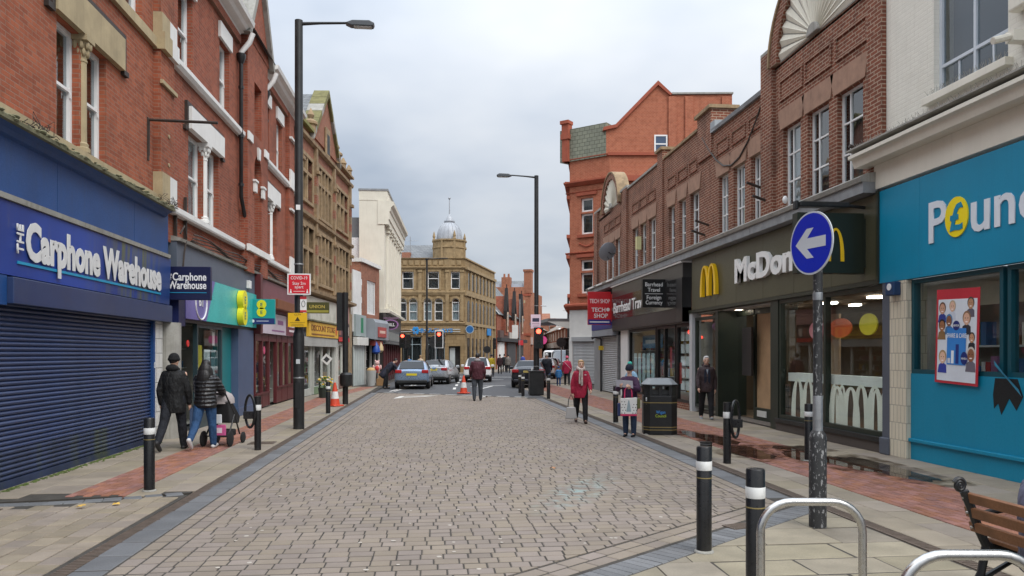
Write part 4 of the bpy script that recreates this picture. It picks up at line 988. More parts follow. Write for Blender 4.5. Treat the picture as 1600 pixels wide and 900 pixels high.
# ------------------------------------------------------------------ E: white classical building
E0, E1 = (-2.87, 48.0), (-2.36, 60.2)
Eb = facade('white_building', 'tall cream classical building with giant fluted columns and heavy cornice', E0, E1, 'L')
B('wall', 'render_cream', Eb, 0, 12.2, 0.35, 1.55, 4.6, 11.75); B('side_strip', 'render_cream', Eb, 0, .9, -.02, .349, 4.6, 11.75)
for u in (3.9, 5.4, 6.9, 8.4, 9.9): inst('window_strip', 'glass_win', Eb, (u + .05 - 1.3, .34, 7.3), (.7, .02, 4.6))
for k in range(7):
    u = 1.25 + 1.55 * k
    b = MB().box(u - .34, u + .34, -.18, .3, 4.6, 4.95)
    fl = [];
    for j in range(24):
        q = 2 * pi * j / 24; rr = .27 * (1 - .06 * (j % 2)); fl.append((u + rr * cos(q), .05 + rr * sin(q)))
    b.prism(fl, 4.95, 9.5, 'z'); b.box(u - .33, u + .33, -.26, .3, 9.5, 9.62).box(u - .38, u + .38, -.3, .3, 9.75, 9.9); b.lathe([(.28, 9.6), (.36, 9.76)], 12, (u, .05, 0))
    b.build('column', 'render_cream', Eb)
profile('cornice', 'render_cream', Eb, -.05, 12.3, [(-.28, 9.9), (-.28, 10.2), (-.34, 10.22), (-.34, 10.7), (-.4, 10.75), (-.43, 10.95), (-.6, 11.1), (-.62, 11.3), (-.3, 11.4), (.4, 11.4), (.4, 9.9)])
B('parapet', 'render_cream', Eb, -.02, 12.25, -.2, 1.56, 11.401, 12.0); B('parapet_cap', 'lead', Eb, -.06, 12.3, -.26, 1.6, 12.0, 12.12)
profile('sill_course', 'render_cream', Eb, -.02, 12.3, [(-.35, 4.35), (-.38, 4.5), (-.25, 4.6), (.3, 4.6), (.3, 4.35)])
B('rear_block', 'brick_glazed', Eb, .3, 12, 1.6, 9, 0, 9.1); B('rear_roof_box', C('6A6C6E', .7), Eb, .5, 12, 1.61, 8.8, 9.1, 10.4)
aE = atan2(E1[1] - E0[1], E1[0] - E0[0])
S8 = thing('shop', 'dark panelled pub front below the cream columns', 'shop', (*E0, 0), aE)
dk = C('3A3634', .5)
B('dark_panel', C('4A4644', .5), S8, 0, 12.2, -.08, .3, 3.4, 4.34); B('sign_band', C('55585A', .5), S8, -.05, 12.2, -.16, .3, 2.5, 3.38)
b = MB()
for k in range(26): b.box(.2 + .45 * k, .32 + .45 * k, -.2, -.16, 2.65, 3.2)
b.build('band_flutes', C('8C8E8C', .5), S8); profile('band_cornice', C('6A6C6C', .5), S8, -.05, 12.25, [(-.35, 2.4), (-.35, 2.5), (-.1, 2.52), (0, 2.4)])
interior(S8, 0.05, 12.1, 2.4, .3, 3, 'room_dark', 0); b = MB()
for k in range(9): B('post', C('5A2A2E', .5), S8, .0 + 1.5 * k, .18 + 1.5 * k, -.05, .1, 0, 2.4)

for k in range(8): B('window_pane', 'glass', S8, .18 + 1.5 * k, 1.5 + 1.5 * k, .02, .03, .3, 2.4); B('riser', dk, S8, .18 + 1.5 * k, 1.5 + 1.5 * k, .0, .1, 0, .3)
B('side_wall', C('3A3634', .5), S8, .0, .04, .05, 1.5, 0, 4.6)
hs = thing('hanging_sign', 'purple ringed oval sign with white lettering over the dark pub front', 'sign', (-3.2, 47.9, 0))
pts = [(.75 + .48 * cos(2 * pi * k / 28), 3.6 + .32 * sin(2 * pi * k / 28)) for k in range(28)]; MB().prism(pts, -.08, .08).build('oval_rim', C('9A6A9E', .5), hs)
pts = [(.75 + .40 * cos(2 * pi * k / 28), 3.6 + .25 * sin(2 * pi * k / 28)) for k in range(28)]; MB().prism(pts, -.1, .1).build('oval_face', C('231A22', .5), hs)
text('HILL', hs, 'paint_white', .75, 3.5, .26, -.105, .004, .02, 'CENTER')
B('sign_board', C('6F5568', .5), hs, .3, 1.25, -.04, .04, 3.95, 4.05)
# ================================================================== right side buildings (u = -Y on the plane X = 8.2)
XR = 8.2
def right(name, label, cat): return thing(name, label, cat, (XR, 0, 0), -pi / 2)
def W3(par, ya, yb, z0, z1, cols, rows, curtain=None, lint=True, d=.11):
    window(par, -yb, -ya, z0, z1, d, 'paint_white', cols, rows, .05, .035, curtain, th=.06)
def pediment(par, yc, zb, ri, ro, zsh, y0, y1, rib=16):
    """segmental brick gable with a stone fan"""
    uc = -yc; n = 24
    arc = [(uc + ro * cos(pi * k / n), zb + ro * .98 * sin(pi * k / n)) for k in range(n + 1)]
    MB().prism([(-y1, zsh - .5), (-y0, zsh - .5), (-y0, zsh), (uc + ro, zsh)] + [p for p in arc if p[1] > zsh] + [(uc - ro, zsh), (-y1, zsh)], .0, .35).build('pediment_wall', 'brick_brown', par)
    # arch ring
    b = MB()
    for k in range(n):
        q0, q1 = pi * k / n, pi * (k + 1) / n
        b.prism([(uc + r_ * cos(q), zb + r_ * .98 * sin(q)) for r_, q in ((ri + .04, q0), (ro - .02, q0), (ro - .02, q1), (ri + .04, q1))], -.12, -.001)
    b.build('arch_ring', 'brick_brown', par)
    b = MB()
    for k in range(n):
        q0, q1 = pi * k / n, pi * (k + 1) / n
        b.prism([(uc + r_ * cos(q), zb + r_ * .98 * sin(q)) for r_, q in ((ro - .02, q0), (ro + .05, q0), (ro + .05, q1), (ro - .02, q1))], -.16, .4)
    b.build('arch_coping', 'stone_sooty', par)
    for s in (-1, 1):
        a = (-y1 - .05, uc - ro - .1) if s < 0 else (uc + ro + .1, -y0 + .05); B('shoulder_coping', 'stone_grey', par, a[0], a[1], -.08, .42, zsh, zsh + .1)
    for k in range(rib):
        q0, q1 = pi * (k + .06) / rib, pi * (k + .94) / rib; qm = (q0 + q1) / 2; r0 = .22
        P_ = lambda r_, q, y: (uc + r_ * cos(q), y, zb + .02 + r_ * .98 * sin(q))
        MB().add([P_(r0, q0, -.02), P_(ri, q0, -.02), P_(ri + .03, qm, -.075), P_(ri, q1, -.02), P_(r0, q1, -.02), P_(r0, qm, -.05)], [(0, 1, 2, 5), (5, 2, 3, 4)]).build('fan_rib', 'render_cream', par)
    pts = [(uc + (ri + .03) * cos(pi * k / n), zb + .01 + (ri + .03) * .98 * sin(pi * k / n)) for k in range(n + 1)]
    MB().prism(pts, -.018, -.002).build('fan_ground', 'stone_grey', par)
    pts = [(uc + .24 * cos(pi * k / 12), zb + .01 + .24 * sin(pi * k / 12)) for k in range(13)]; MB().prism(pts, -.11, -.02).build('fan_boss', 'stone_grey', par, bevel=.02)
def rec_panels(par, spans, z0, z1):
    for ya, yb in spans:
        b = MB(); u0, u1 = -yb, -ya; t = .05
        b.box(u0 - t, u0, -.035, -.001, z0 - t, z1 + t).box(u1, u1 + t, -.035, -.001, z0 - t, z1 + t).box(u0, u1, -.035, -.001, z1, z1 + t).box(u0, u1, -.035, -.001, z0 - t, z0); b.build('brick_panel', 'brick_brown', par)
def lintels(par, wins, z0, z1):
    for ya, yb in wins: MB().prism([(-yb - .1, z0), (-ya + .1, z0), (-ya + .22, z1), (-yb - .22, z1)], -.03, .1).build('lintel', 'stone_pink', par)
def stubs(par, pts):
    for y, z in pts: MB().tube([(-y, 0, z), (-y, -.03, z), (-y + .02, -.42, z + .12)], .035, 7).build('bracket_stub', 'iron_brown', par)
# ------------------------------------------------------------------ gabled block over the burger restaurant
Mc = right('terrace_building', 'brown brick block with large stone fan in an arched gable, over the olive fascia', 'building')
wM = [(16.02, 16.85), (14.82, 15.7), (13.58, 14.5)]
wall('wall', 'brick_brown', Mc, -17.85, -12.85, 5.0, 8.6, [(-b, -a, 5.14, 7.03) for a, b in wM], depth=7)
for i, (a, b) in enumerate(wM): W3(Mc, a, b, 5.14, 7.03, (.3,), (.33, .68), 'curtain' if i == 0 else 'curtain_dark')
lintels(Mc, wM, 7.035, 7.5); rec_panels(Mc, [(15.95, 16.95), (14.75, 15.75), (13.45, 14.5)], 7.75, 8.15)
for y0, y1 in ((17.25, 17.85), (12.85, 13.3)): MB().box(-y1, -y0, -.10, -.001, 5.0, 9.05).build('pier', 'brick_brown', Mc)
pediment(Mc, 15.35, 8.62, 1.58, 1.98, 9.05, 12.85, 17.85)
B('sill', 'stone_grey', Mc, -17.2, -13.3, -.16, .1, 5.04, 5.138); stubs(Mc, [(13.35, 5.55), (17.6, 5.5)])
MB().ball((-16.35, -.2, 5.28), .06, .06, .09).build('camera_dome', 'paint_white', Mc, smooth=True)
# ------------------------------------------------------------------ middle bays
Mi = right('terrace_building', 'long brown brick terrace with stepped parapet, chimney piers and groups of three white windows', 'building')
wg = [[(20.12, 20.82), (19.01, 19.76), (17.95, 18.62)], [(24.72, 25.36), (23.6, 24.25), (22.4, 23.16)], [(29.23, 29.99), (28.1, 28.87), (26.9, 27.74)]]
wz = (5.13, 6.83)
wall('wall', 'brick_brown', Mi, -30.7, -17.86, 5.0, 8.2, [(-b, -a, *wz) for g_ in wg for a, b in g_], depth=7)
for gi, g_ in enumerate(wg):
    for a, b in g_: W3(Mi, a, b, *wz, (.33,) if gi == 0 else (.5,), (.33, .66) if gi == 0 else (.36, .7), 'curtain')
    lintels(Mi, g_, 6.835, 7.3)
rec_panels(Mi, [(20.1, 20.9), (19.0, 19.8), (18.05, 18.7), (24.6, 25.4), (23.5, 24.3), (22.6, 23.2), (29.1, 30.0), (28.0, 28.9), (26.95, 27.8)], 7.5, 7.8)
B('parapet', 'brick_brown', Mi, -30.7, -22.41, .0, .35, 8.2, 8.62)
profile('parapet_coping', 'lead', Mi, -21.2, -17.86, [(-.08, 8.2), (-.1, 8.3), (.15, 8.42), (.4, 8.3), (.4, 8.2)]); B('parapet_coping', 'stone_sooty', Mi, -25.85, -22.45, -.06, .4, 8.62, 8.7); B('parapet_coping', 'stone_grey', Mi, -30.7, -26.5, -.06, .4, 8.62, 8.7)
for y0, y1, zt in ((21.25, 22.4, 9.05), (25.9, 26.5, 9.08)):
    MB().box(-y1, -y0, -.06, .7, 5.2 if zt > 9.06 else 7.6, zt - .1).build('chimney_pier', 'brick_brown', Mi); B('pier_cap', 'stone_sooty', Mi, -y1 - .07, -y0 + .07, -.14, .78, zt - .1, zt)
B('flashing', C('9AA0A4', .5), Mi, -21.25, -20.9, -.09, .3, 8.21, 8.5)
stubs(Mi, [(21.6, 5.6), (21.9, 5.35), (17.95, 5.9)])
MB().tube([(-22.0 + .55 * k, -.05, 8.3 - 1.55 * sin(pi * k / 8 * .93) + .04 * k) for k in range(9)], .022, 6).build('hanging_cable', C('4A4642', .6), Mi, smooth=True)
MB().quad((-30.7, .4, 8.3), (-17.86, .4, 8.3), (-17.86, 4.6, 11.0), (-30.7, 4.6, 11.0)).quad((-30.7, 9, 8.3), (-17.86, 9, 8.3), (-17.86, 4.6, 11.0), (-30.7, 4.6, 11.0)).build('roof', 'slate', Mi)
o = MB().prism([(-28.9, 5.85), (-28.7, 5.85), (-28.7, 6.35), (-28.9, 6.35)], -.2, -.02).build('yellow_board', C('D6CF9A', .6), Mi)
# ------------------------------------------------------------------ block over the red sign
Tb = right('terrace_building', 'brown brick block with small stone fan gable, beside the tall orange building', 'building')
wT = [(34.3, 34.97), (33.2, 33.95), (32.1, 32.85)]
wall('wall', 'brick_brown', Tb, -36.9, -30.71, 5.0, 8.3, [(-b, -a, *wz) for a, b in wT], depth=7)
for a, b in wT: W3(Tb, a, b, *wz, (.5,), (.36, .7), 'curtain')
lintels(Tb, wT, 6.835, 7.25); rec_panels(Tb, [(34.2, 35.0), (33.1, 34.0), (32.0, 32.9)], 7.5, 7.8); pediment(Tb, 33.55, 8.35, 1.3, 1.62, 8.7, 30.72, 36.9, 13)
for y0, y1 in ((30.72, 31.3), (36.2, 36.9)): MB().box(-y1, -y0, -.1, -.001, 5.0, 8.69).build('pier', 'brick_brown', Tb)
dish = thing('satellite_dish', 'dark grey satellite dish on brick wall above the red sign', 'satellite dish', (7.75, 32.3, 6.2), radians(200))
MB().lathe([(0, 0), (.15, .012), (.3, .05), (.42, .11), (.42, .13), (.3, .07), (.15, .03), (0, .02)], 24).build('dish', C('8A9098', .5), dish, smooth=True, rot=(radians(65), 0, 0)); MB().tube([(0, 0, 0), (0, .25, -.1), (0, .5, -.1)], .025, 8).build('arm', 'metal_black', dish); MB().tube([(0, 0, -.3), (0, -.35, .1)], .012, 6).build('feed_arm', 'metal_black', dish)
# ------------------------------------------------------------------ cornice ledge shared by the row, as three things' parts
def corn(par, y0, y1, m='stone_grey'):
    profile('cornice', m, par, -y1, -y0, [(-.42, 4.92), (-.45, 5.0), (-.30, 5.08), (.0, 5.12), (.0, 4.92)]); profile('soffit', 'lead', par, -y1 + .004, -y0 - .004, [(-.38, 4.72), (-.38, 4.918), (.0, 4.918), (.0, 4.72)])
corn(Mc, 12.95, 17.85); corn(Mi, 17.86, 30.7); corn(Tb, 30.71, 37.3)
b = MB()
for y0 in (31.6, 33.6, 35.4): b.box(-y0 - 1.2, -y0, -.47, -.451, 4.93, 5.0)
b.build('white_patch', 'paint_white', Tb)
# ------------------------------------------------------------------ burger restaurant front
S = right('shop', 'restaurant front with dark olive fascia, yellow arches and white raised letters', 'shop')
P('olive', (.078, .075, .042), .38, .08, 1.2, .03, dirt=.1, dcol=(.04, .04, .025), streak=.12)
P('olive_dark', (.028, .032, .02), .4, .1, 1.2, .03); P('green_frame', (.018, .026, .018), .4, .15, 2, .03)
for k, (a, c) in enumerate(((21.0, 23.0), (19.55, 20.995), (17.9, 19.545), (16.3, 17.895), (14.7, 16.295), (13.1, 14.695))): MB().box(-c * .985, -a * .985, -.14 - .001 * (k % 2), .0, 3.14, 4.70).build('fascia_panel', 'olive', S, bevel=.004, seg=1)
B('fascia_end', 'olive_dark', S, -12.9, -12.84, -.17, 0, 3.1, 4.74); B('soffit', 'olive_dark', S, -23.0, -12.85, -.135, .75, 3.055, 3.138); B('ceiling_panel', 'room_mid', S, -22.75, -17.36, .1, .75, 3.0, 3.05)
def arches(par, uc, z0, w, h, m, d, t=.05, n=14, sw=.16, name='arches_logo'):
    """double arch letter: two tall narrow arches side by side"""
    b = MB(); hw = w / 4
    for s in (-1, 1):
        cx = uc + s * hw
        for k in range(n):
            q0, q1 = pi * k / n, pi * (k + 1) / n
            o0 = (cx + (hw + sw * w * .28) * cos(q0), z0 + h * sin(q0) ** .8 if 0 < k else z0); o1 = (cx + (hw + sw * w * .28) * cos(q1), z0 + h * sin(q1) ** .8 if k < n - 1 else z0)
            i0 = (cx + (hw - sw * w * .5) * cos(q0), z0 + h * .93 * sin(q0) ** .8 if 0 < k else z0); i1 = (cx + (hw - sw * w * .5) * cos(q1), z0 + h * .93 * sin(q1) ** .8 if k < n - 1 else z0)
            b.prism([i0, o0, o1, i1], d - t + (.002 if s > 0 else 0), d)
    return b.build(name, m, par)
gold = C('F2C318', .35)
arches(S, -21.05, 3.46, 1.12, .90, gold, -.15, .1)
text('McDonald\'s', S, C('ECECEA', .4), -19.15, 3.66, .84, -.2, .045, .035, width=5.1)
def frame(par, ya, yb, z0, z1, m='green_frame', d0=-.05, d1=.07, w=.09, mull=(), trans=(), pane='glass', name='window_frame'):
    b = MB(); u0, u1 = -yb, -ya
    b.box(u0, u0 + w, d0, d1, z0, z1).box(u1 - w, u1, d0, d1, z0, z1).box(u0 + w, u1 - w, d0, d1, z1 - w, z1).box(u0 + w, u1 - w, d0, d1, z0, z0 + w)
    for y in mull: b.box(-y - w / 2, -y + w / 2, d0 + .004, d1 - .004, z0 + w, z1 - w)
    o = b.build(name, m, par); us = [u0 + w / 2] + sorted(-y for y in mull) + [u1 - w / 2]
    for z in trans: B('transom', m, o, u0 + w, u1 - w, d0 + .008, d1 - .008, z - .03, z + .03)
    for i in range(len(us) - 1): inst('pane', pane, o, ((us[i] + us[i + 1]) / 2, (d0 + d1) / 2, (z0 + z1) / 2), (us[i + 1] - us[i] - .01, .008, z1 - z0 - .02), (R.uniform(-.003, .003), 0, R.uniform(-.004, .004)))
    return o
frame(S, 12.78, 16.95, .28, 3.05, mull=(14.9,), d0=-.06)
B('stall_riser', C('4E4642', .7, dirt=.2), S, -17.0, -12.78, -.12, .1, 0, .20, .01); B('riser_cap', 'metal_black', S, -17.0, -12.78, -.16, .1, .2, .279)
B('post', 'green_frame', S, -17.35, -16.955, -.08, .2, 0, 3.05); 
B('grey_pilaster', C('565B66', .55), S, -12.775, -12.53, -.12, .3, .3, 3.1); B('pilaster_base', C('565B66', .55), S, -12.79, -12.52, -.18, .3, 0, .3, .02)
# recessed entrance
frame(S, 20.95, 22.75, .15, 2.9, d0=.0, d1=.1, name='side_window'); B('wood_panel', 'wood_pale', S, -19.5, -17.95, .55, .6, .35, 2.85)
b = MB().box(-20.94, -20.75, -.05, .8, 0, 3.0).box(-19.62, -19.5, .5, .62, 0, 3.0).box(-17.95, -17.8, .5, .62, 0, 3.0).box(-20.75, -17.36, .5, .62, 2.85, 3.0).box(-19.5, -17.95, .5, .62, 0, .35); b.build('entrance_frame', 'green_frame', S)
B('door_pane', 'glass', S, -20.75, -19.62, .55, .56, .1, 2.85); B('door_pane', 'glass', S, -17.8, -17.36, .55, .56, .1, 2.85); B('menu_screen', 'paint_black', S, -19.9, -19.3, .3, .36, 1.2, 2.5); B('vent', C('C9C9C4'), S, -19.35, -18.8, .48, .5, .12, .28)
B('white_post', C('BFC2C4', .5), S, -23.0, -22.76, -.1, .2, 0, 3.05)
B('floor_slab', C('6A625A', .8), S, -22.75, -17.36, .08, .55, .0, .02)
interior(S, -22.9, -12.6, 3.05, .62, 4.2, 'room_wood', 0)
B('counter', 'wood_pale', S, -16.5, -13.0, 3.0, 3.6, 0, 1.1); B('back_panel', 'wood_pale', S, -16.9, -16.2, 1.0, 1.05, .1, 2.7); B('dark_panel', C('2A2624'), S, -15.9, -12.8, 3.9, 3.95, .9, 2.6)
B('window_shelf', C('F0F2EE', .5), S, -16.8, -12.9, .10, .35, 1.16, 1.35)
cream = C('F4F4E8', .6)
for uc, w_, h_ in ((-16.0, .95, .92), (-15.2, .5, .6), (-14.55, .6, .85), (-14.3, 1.0, .82), (-13.5, .9, .88), (-13.1, .55, .8)): arches(S, uc, .32, w_, h_, cream, .022 + R.uniform(0, .03), .004, sw=.27, name='window_graphic')
for u, z, rx, rz_, c in ((-15.7, 2.3, .32, .2, 'E08A94'), (-14.75, 2.32, .42, .2, 'F06A3A'), (-13.75, 2.36, .3, .21, 'F2E03A')): disc('lamp_shade', C(c, .5), S, u, z, rx, .2, .03, rz_)
for k in range(5): B('ceiling_light', EM('lamp_white', (1, .93, .8), 14) if k == 0 else 'lamp_white', S, -21.6 + 2.0 * k, -21.3 + 2.0 * k, 1.3, 1.6, 3.0, 3.04)
for k in range(4): B('ceiling_light', 'lamp_white', S, -20.3 + 2.1 * k, -20.05 + 2.1 * k, .25 if k == 0 else 2.4, .4 if k == 0 else 2.6, 3.0, 3.04)
hs = hang('hanging_sign', 'dark green square box sign with yellow arches behind the blue arrow sign', (8.02, 13.35), 1.3, 1.12, 3.28, C('20281E', .4), -1, .2)
arches(hs, -.70, 3.5, .56, .62, gold, -.105, .012); B('bracket', 'green_frame', hs, 0.002, .12, -.09, .09, 3.4, 4.3)
b = thing('flood_light', 'long black floodlight bar on short arm above the blue arrow sign', 'light', (7.3, 13.3, 4.5)); MB().box(-.55, .42, -.1, .1, 0, .1).box(-.62, -.55, -.06, .06, -.05, .12).build('housing', 'metal_black', b, bevel=.02); MB().tube([(.42, 0, .05), (.9, 0, .0)], .03, 8).build('arm', 'metal_black', b)
# ------------------------------------------------------------------ travel agent
S = right('shop', 'travel agent front with long black glossy fascia and tall white letters', 'shop')
P('fascia_gloss', (.022, .021, .021), .08, .1, 1, 0); P('fascia_matt', (.045, .043, .042), .35, .1, 1, .02)
P('fascia_brown', (.04, .032, .03), .5, .15, 1, .03, streak=.2)
B('fascia_top', 'fascia_matt', S, -32.3, -23.05, -.30, 0, 4.2, 4.66); B('fascia_base', 'fascia_brown', S, -32.3, -23.05, -.30, 0, 2.8, 3.25); B('fascia_trim', 'paint_white', S, -32.35, -23.05, -.36, 0, 4.662, 4.715)
for a, c in ((23.6, 26.4), (26.405, 29.2), (29.205, 32.3)): B('fascia_glass', 'fascia_gloss', S, -c, -a, -.31, 0, 3.252, 4.198)
B('fascia_end', 'paint_black', S, -23.6, -23.05, -.32, 0, 2.8, 4.2)
text('Barrhead Travel', S, 'paint_white', -31.95, 3.52, .62, -.33, .01, .012, width=4.85); text('The holi', S, C('C8C8C8'), -26.9, 3.85, .3, -.318, .003, 0); text('Trave', S, C('C8C8C8'), -26.4, 3.42, .3, -.318, .003, 0)
interior(S, -32.0, -23.1, 2.8, .3, 4, 'room_light', 1)
blk = C('1B1A1A', .4)
frame(S, 26.7, 30.4, .2, 2.75, blk, name='window_frame'); frame(S, 24.5, 26.6, .05, 2.75, blk, mull=(25.7,), name='door'); frame(S, 23.0, 24.4, .2, 2.75, blk); B('white_pier', 'paint_white', S, -31.6, -30.45, -.1, .1, 0, 2.8)
B('brick_riser', 'brick_brown', S, -30.4, -22.95, -.1, .1, 0, .199)
for k in range(3):
    for j in range(5): B('price_card', C('DDE6EA'), S, -24.2 + .45 * k, -23.85 + .45 * k, .04, .05, .6 + .4 * j, .9 + .4 * j)
B('offer_poster', C('B8403A'), S, -24.3, -24.1, .03, .035, .8, 1.5); B('offer_poster', C('B8505A'), S, -25.3, -25.1, .03, .035, 1.3, 2.0); B('soffit', 'fascia_brown', S, -32.3, -23.0, -.28, .4, 2.755, 2.795); B('blue_banner', C('4C7FA8'), S, -29.6, -27.0, .3, .31, 2.0, 2.5); B('banner_line', C('D8E4EC'), S, -29.2, -27.4, .293, .3, 2.18, 2.32)
for k in range(5): B('window_card', C('B9D4DC'), S, -30.0 + .6 * k, -29.6 + .6 * k, .05, .06, .5, 1.8)
B('desk', 'paint_white', S, -29.5, -27, 1.5, 2.2, 0, .8)
MB().tube([(-25.55, -.12, .9), (-25.55, -.12, 1.5)], .018, 6).tube([(-25.85, -.12, .9), (-25.85, -.12, 1.5)], .018, 6).build('door_handle', 'steel', S)
hs = hang('hanging_sign', 'black box sign with white travel and currency lettering', (7.9, 24.9), .78, .95, 3.35, C('0E0E0F', .4), -1, .16)
text('Barrhead', hs, 'paint_white', -.39, 4.06, .19, -.085, .003, .008, 'CENTER', width=.6); text('Travel', hs, 'paint_white', -.39, 3.88, .19, -.085, .003, .008, 'CENTER', width=.42); B('rule', 'paint_white', hs, -.7, -.08, -.083, -.08, 3.80, 3.815); text('Foreign', hs, 'paint_white', -.39, 3.62, .19, -.085, .003, .008, 'CENTER', width=.5); text('Currency', hs, 'paint_white', -.39, 3.45, .19, -.085, .003, .008, 'CENTER', width=.58)
B('bracket', 'metal_black', hs, .002, .3, -.05, .05, 3.5, 4.2)
# ------------------------------------------------------------------ red sign shop with shutters
S = right('shop', 'shop front with grey roller shutter and red name board ending the brick row', 'shop')
B('name_board', C('C92A30', .4), S, -36.6, -32.35, -.28, 0, 3.2, 4.4); text('TECH SHOP', S, 'paint_white', -36.3, 3.75, .55, -.29, .008, .02, width=3.6); B('blue_strip', C('2A2C7A', .5), S, -36.6, -32.35, -.285, 0, 2.9, 3.19); B('grey_strip', C('8F949C', .5), S, -36.6, -32.35, -.27, 0, 2.6, 2.89)
def shutter(par, ya, yb, z1, m):
    src = None; n = int(z1 / .085)
    pr = [(-.03 * sin(pi * k / 5), .08 * k / 5) for k in range(6)] + [(.005, .083), (.005, 0)]
    for k in range(n):
        if src is None: src = MB().prism(pr, -yb, -ya, 'x').build('slat', m, par); o = src
        else: o = bpy.data.objects.new('slat', src.data); COL.objects.link(o); o.parent = par
        o.location = (0, 0, .02 + .0855 * k)
P('shutter_grey', (.42, .43, .44), .45, .1, 2, .05, dirt=.3, dcol=(.2, .2, .2))
shutter(S, 32.35, 35.3, 2.6, 'shutter_grey'); B('shutter_guide', 'metal_galv', S, -32.34, -32.2, -.08, .05, 0, 2.6); B('shutter_guide', 'metal_galv', S, -35.45, -35.31, -.08, .05, 0, 2.6); B('grey_pier', C('8A8C8E', .6), S, -36.9, -35.46, -.08, .2, 0, 2.6); B('back', 'room_dark', S, -36.9, -32, .2, .3, 0, 5)
hs = hang('hanging_sign', 'red box sign with white lettering and blue lower strip beside the black travel fascia', (7.9, 32.6), 1.02, 1.45, 3.05, C('C4242C', .4), -1, .14)
text('TECH', hs, 'paint_white', -.55, 3.62, .26, -.075, .003, .014, 'CENTER', width=.62); text('SHOP', hs, 'paint_white', -.45, 3.36, .26, -.075, .003, .014, 'CENTER', width=.62); text('TECH SHOP', hs, C('F0DCDC'), -.5, 4.0, .26, -.075, .003, .012, 'CENTER', width=.9); disc('apple_mark', 'paint_white', hs, -.13, 3.72, .08, -.075, .004); B('blue_strip', C('2B2B80'), hs, -1.01, -.01, -.075, -.07, 3.07, 3.28); B('white_strip', C('E6E6E6'), hs, -.95, -.07, -.078, -.075, 3.15, 3.2)
# ------------------------------------------------------------------ white building and teal shop (near right)
Pb = right('terrace_building', 'white painted brick building above the teal discount shop', 'building')
wall('wall', 'brick_white', Pb, -12.84, -3.5, 5.4, 11.5, [(-11.55, -9.95, 6.0, 8.3), (-8.2, -6.6, 6.0, 8.3)], depth=7)
wf = C('C9D0D8', .4)
for a, c in ((9.95, 11.55), (6.6, 8.2)):
    window(Pb, -c, -a, 6.0, 8.3, .1, wf, (.5,), (.19,), .06, .05, None, th=.07)
    B('window_bar', wf, Pb, -c + .42, -c + .45, .12, .16, 6.06, 6.43); B('window_bar', wf, Pb, -a - .45, -a - .42, .12, .16, 6.06, 6.43)
    B('window_sill', 'paint_cream', Pb, -c - .14, -a + .1, -.13, .1, 5.88, 5.998, .008); B('blind', C('5C6068', .6), Pb, -c, -a, .35, .36, 6.0, 8.3)
profile('cornice', 'paint_cream', Pb, -13.25, -3.5, [(-.38, 5.22), (-.42, 5.36), (-.5, 5.38), (-.5, 5.44), (-.1, 5.52), (0, 5.52), (0, 5.22)]); B('frieze', 'paint_cream', Pb, -13.0, -3.5, -.14, .1, 4.78, 5.218); B('cornice_lead', 'stone_grey', Pb, -13.3, -3.5, -.52, .02, 5.522, 5.55)
b = MB()
for k in range(900):     # bird spikes
    u = -13.2 + 9.5 * k / 900; d = R.uniform(-.46, -.15); q = R.uniform(-.06, .06); b.tube([(u, d, 5.55), (u + q, d + R.uniform(-.06, .06), 5.55 + R.uniform(.07, .12))], .0028, 3, caps=False)
b.build('bird_spikes', C('8C8A82', .5), Pb, kind='stuff')
b = MB()
for k in range(90):
    u = -11.6 + 1.7 * k / 90; b.tube([(u, -.08, 6.0), (u + R.uniform(-.05, .05), -.08 + R.uniform(-.05, .05), 6.1)], .0025, 3, caps=False)
b.build('sill_spikes', C('8C8A82', .5), Pb, kind='stuff')
B('alarm_box', 'paint_cream', Pb, -9.75, -9.35, -.18, 0, 6.55, 6.95, .03); MB().box(-9.7, -9.55, -.25, 0, 6.1, 6.25).tube([(-9.62, -.25, 6.17), (-9.62, -.5, 6.1)], .05, 8).build('security_camera', 'paint_cream', Pb)
B('corner_post', C('6E7580', .6), Pb, -13.1, -12.86, -.1, .1, 3.1, 5.0)
S = right('shop', 'teal discount shop front with white raised letters and yellow coin emblem', 'shop')
teal = P('teal_panel', (.0, .24, .41), .42, .07, .8, .02, dirt=.12, dcol=(.0, .13, .22), streak=.16); P('teal_riser', (.0, .225, .37), .5, .08, 1, .03, dirt=.1, dcol=(.02, .12, .17), streak=.12)
for a, c in ((11.9, 13.08), (8.5, 11.895), (3.5, 8.495)): MB().box(-c * .985, -a * .985, -.13, 0, 3.06, 4.72).build('fascia_panel', teal, S, bevel=.003, seg=1)
lw = C('DDE3EA', .4)
text('P', S, lw, -11.52, 3.59, .93, -.14, .008, .014, width=.42); disc('coin_emblem', C('F5DC1E', .35), S, -10.82, 3.9, .255, -.15, .02, .31); text('£', S, teal, -10.82, 3.71, .56, -.155, .004, .028, 'CENTER')
text('undland', S, lw, -10.55, 3.62, .93, -.14, .008, .014, width=2.9)
B('tiled_pier', 'tile_cream', S, -12.525, -12.06, -.14, .3, 0, 3.05); B('alarm_box', C('17375E', .4), S, -12.45, -12.2, -.28, -.14, 2.8, 3.04, .02); disc('alarm_badge', 'paint_white', S, -12.32, 2.95, .06, -.29, .01)
frame(S, 9.98, 12.05, 1.46, 3.05, C('0B4652', .4), w=.07, name='window_frame'); frame(S, 5.5, 9.9, 1.46, 3.05, C('0B4652', .4), w=.07, mull=(7.7,))
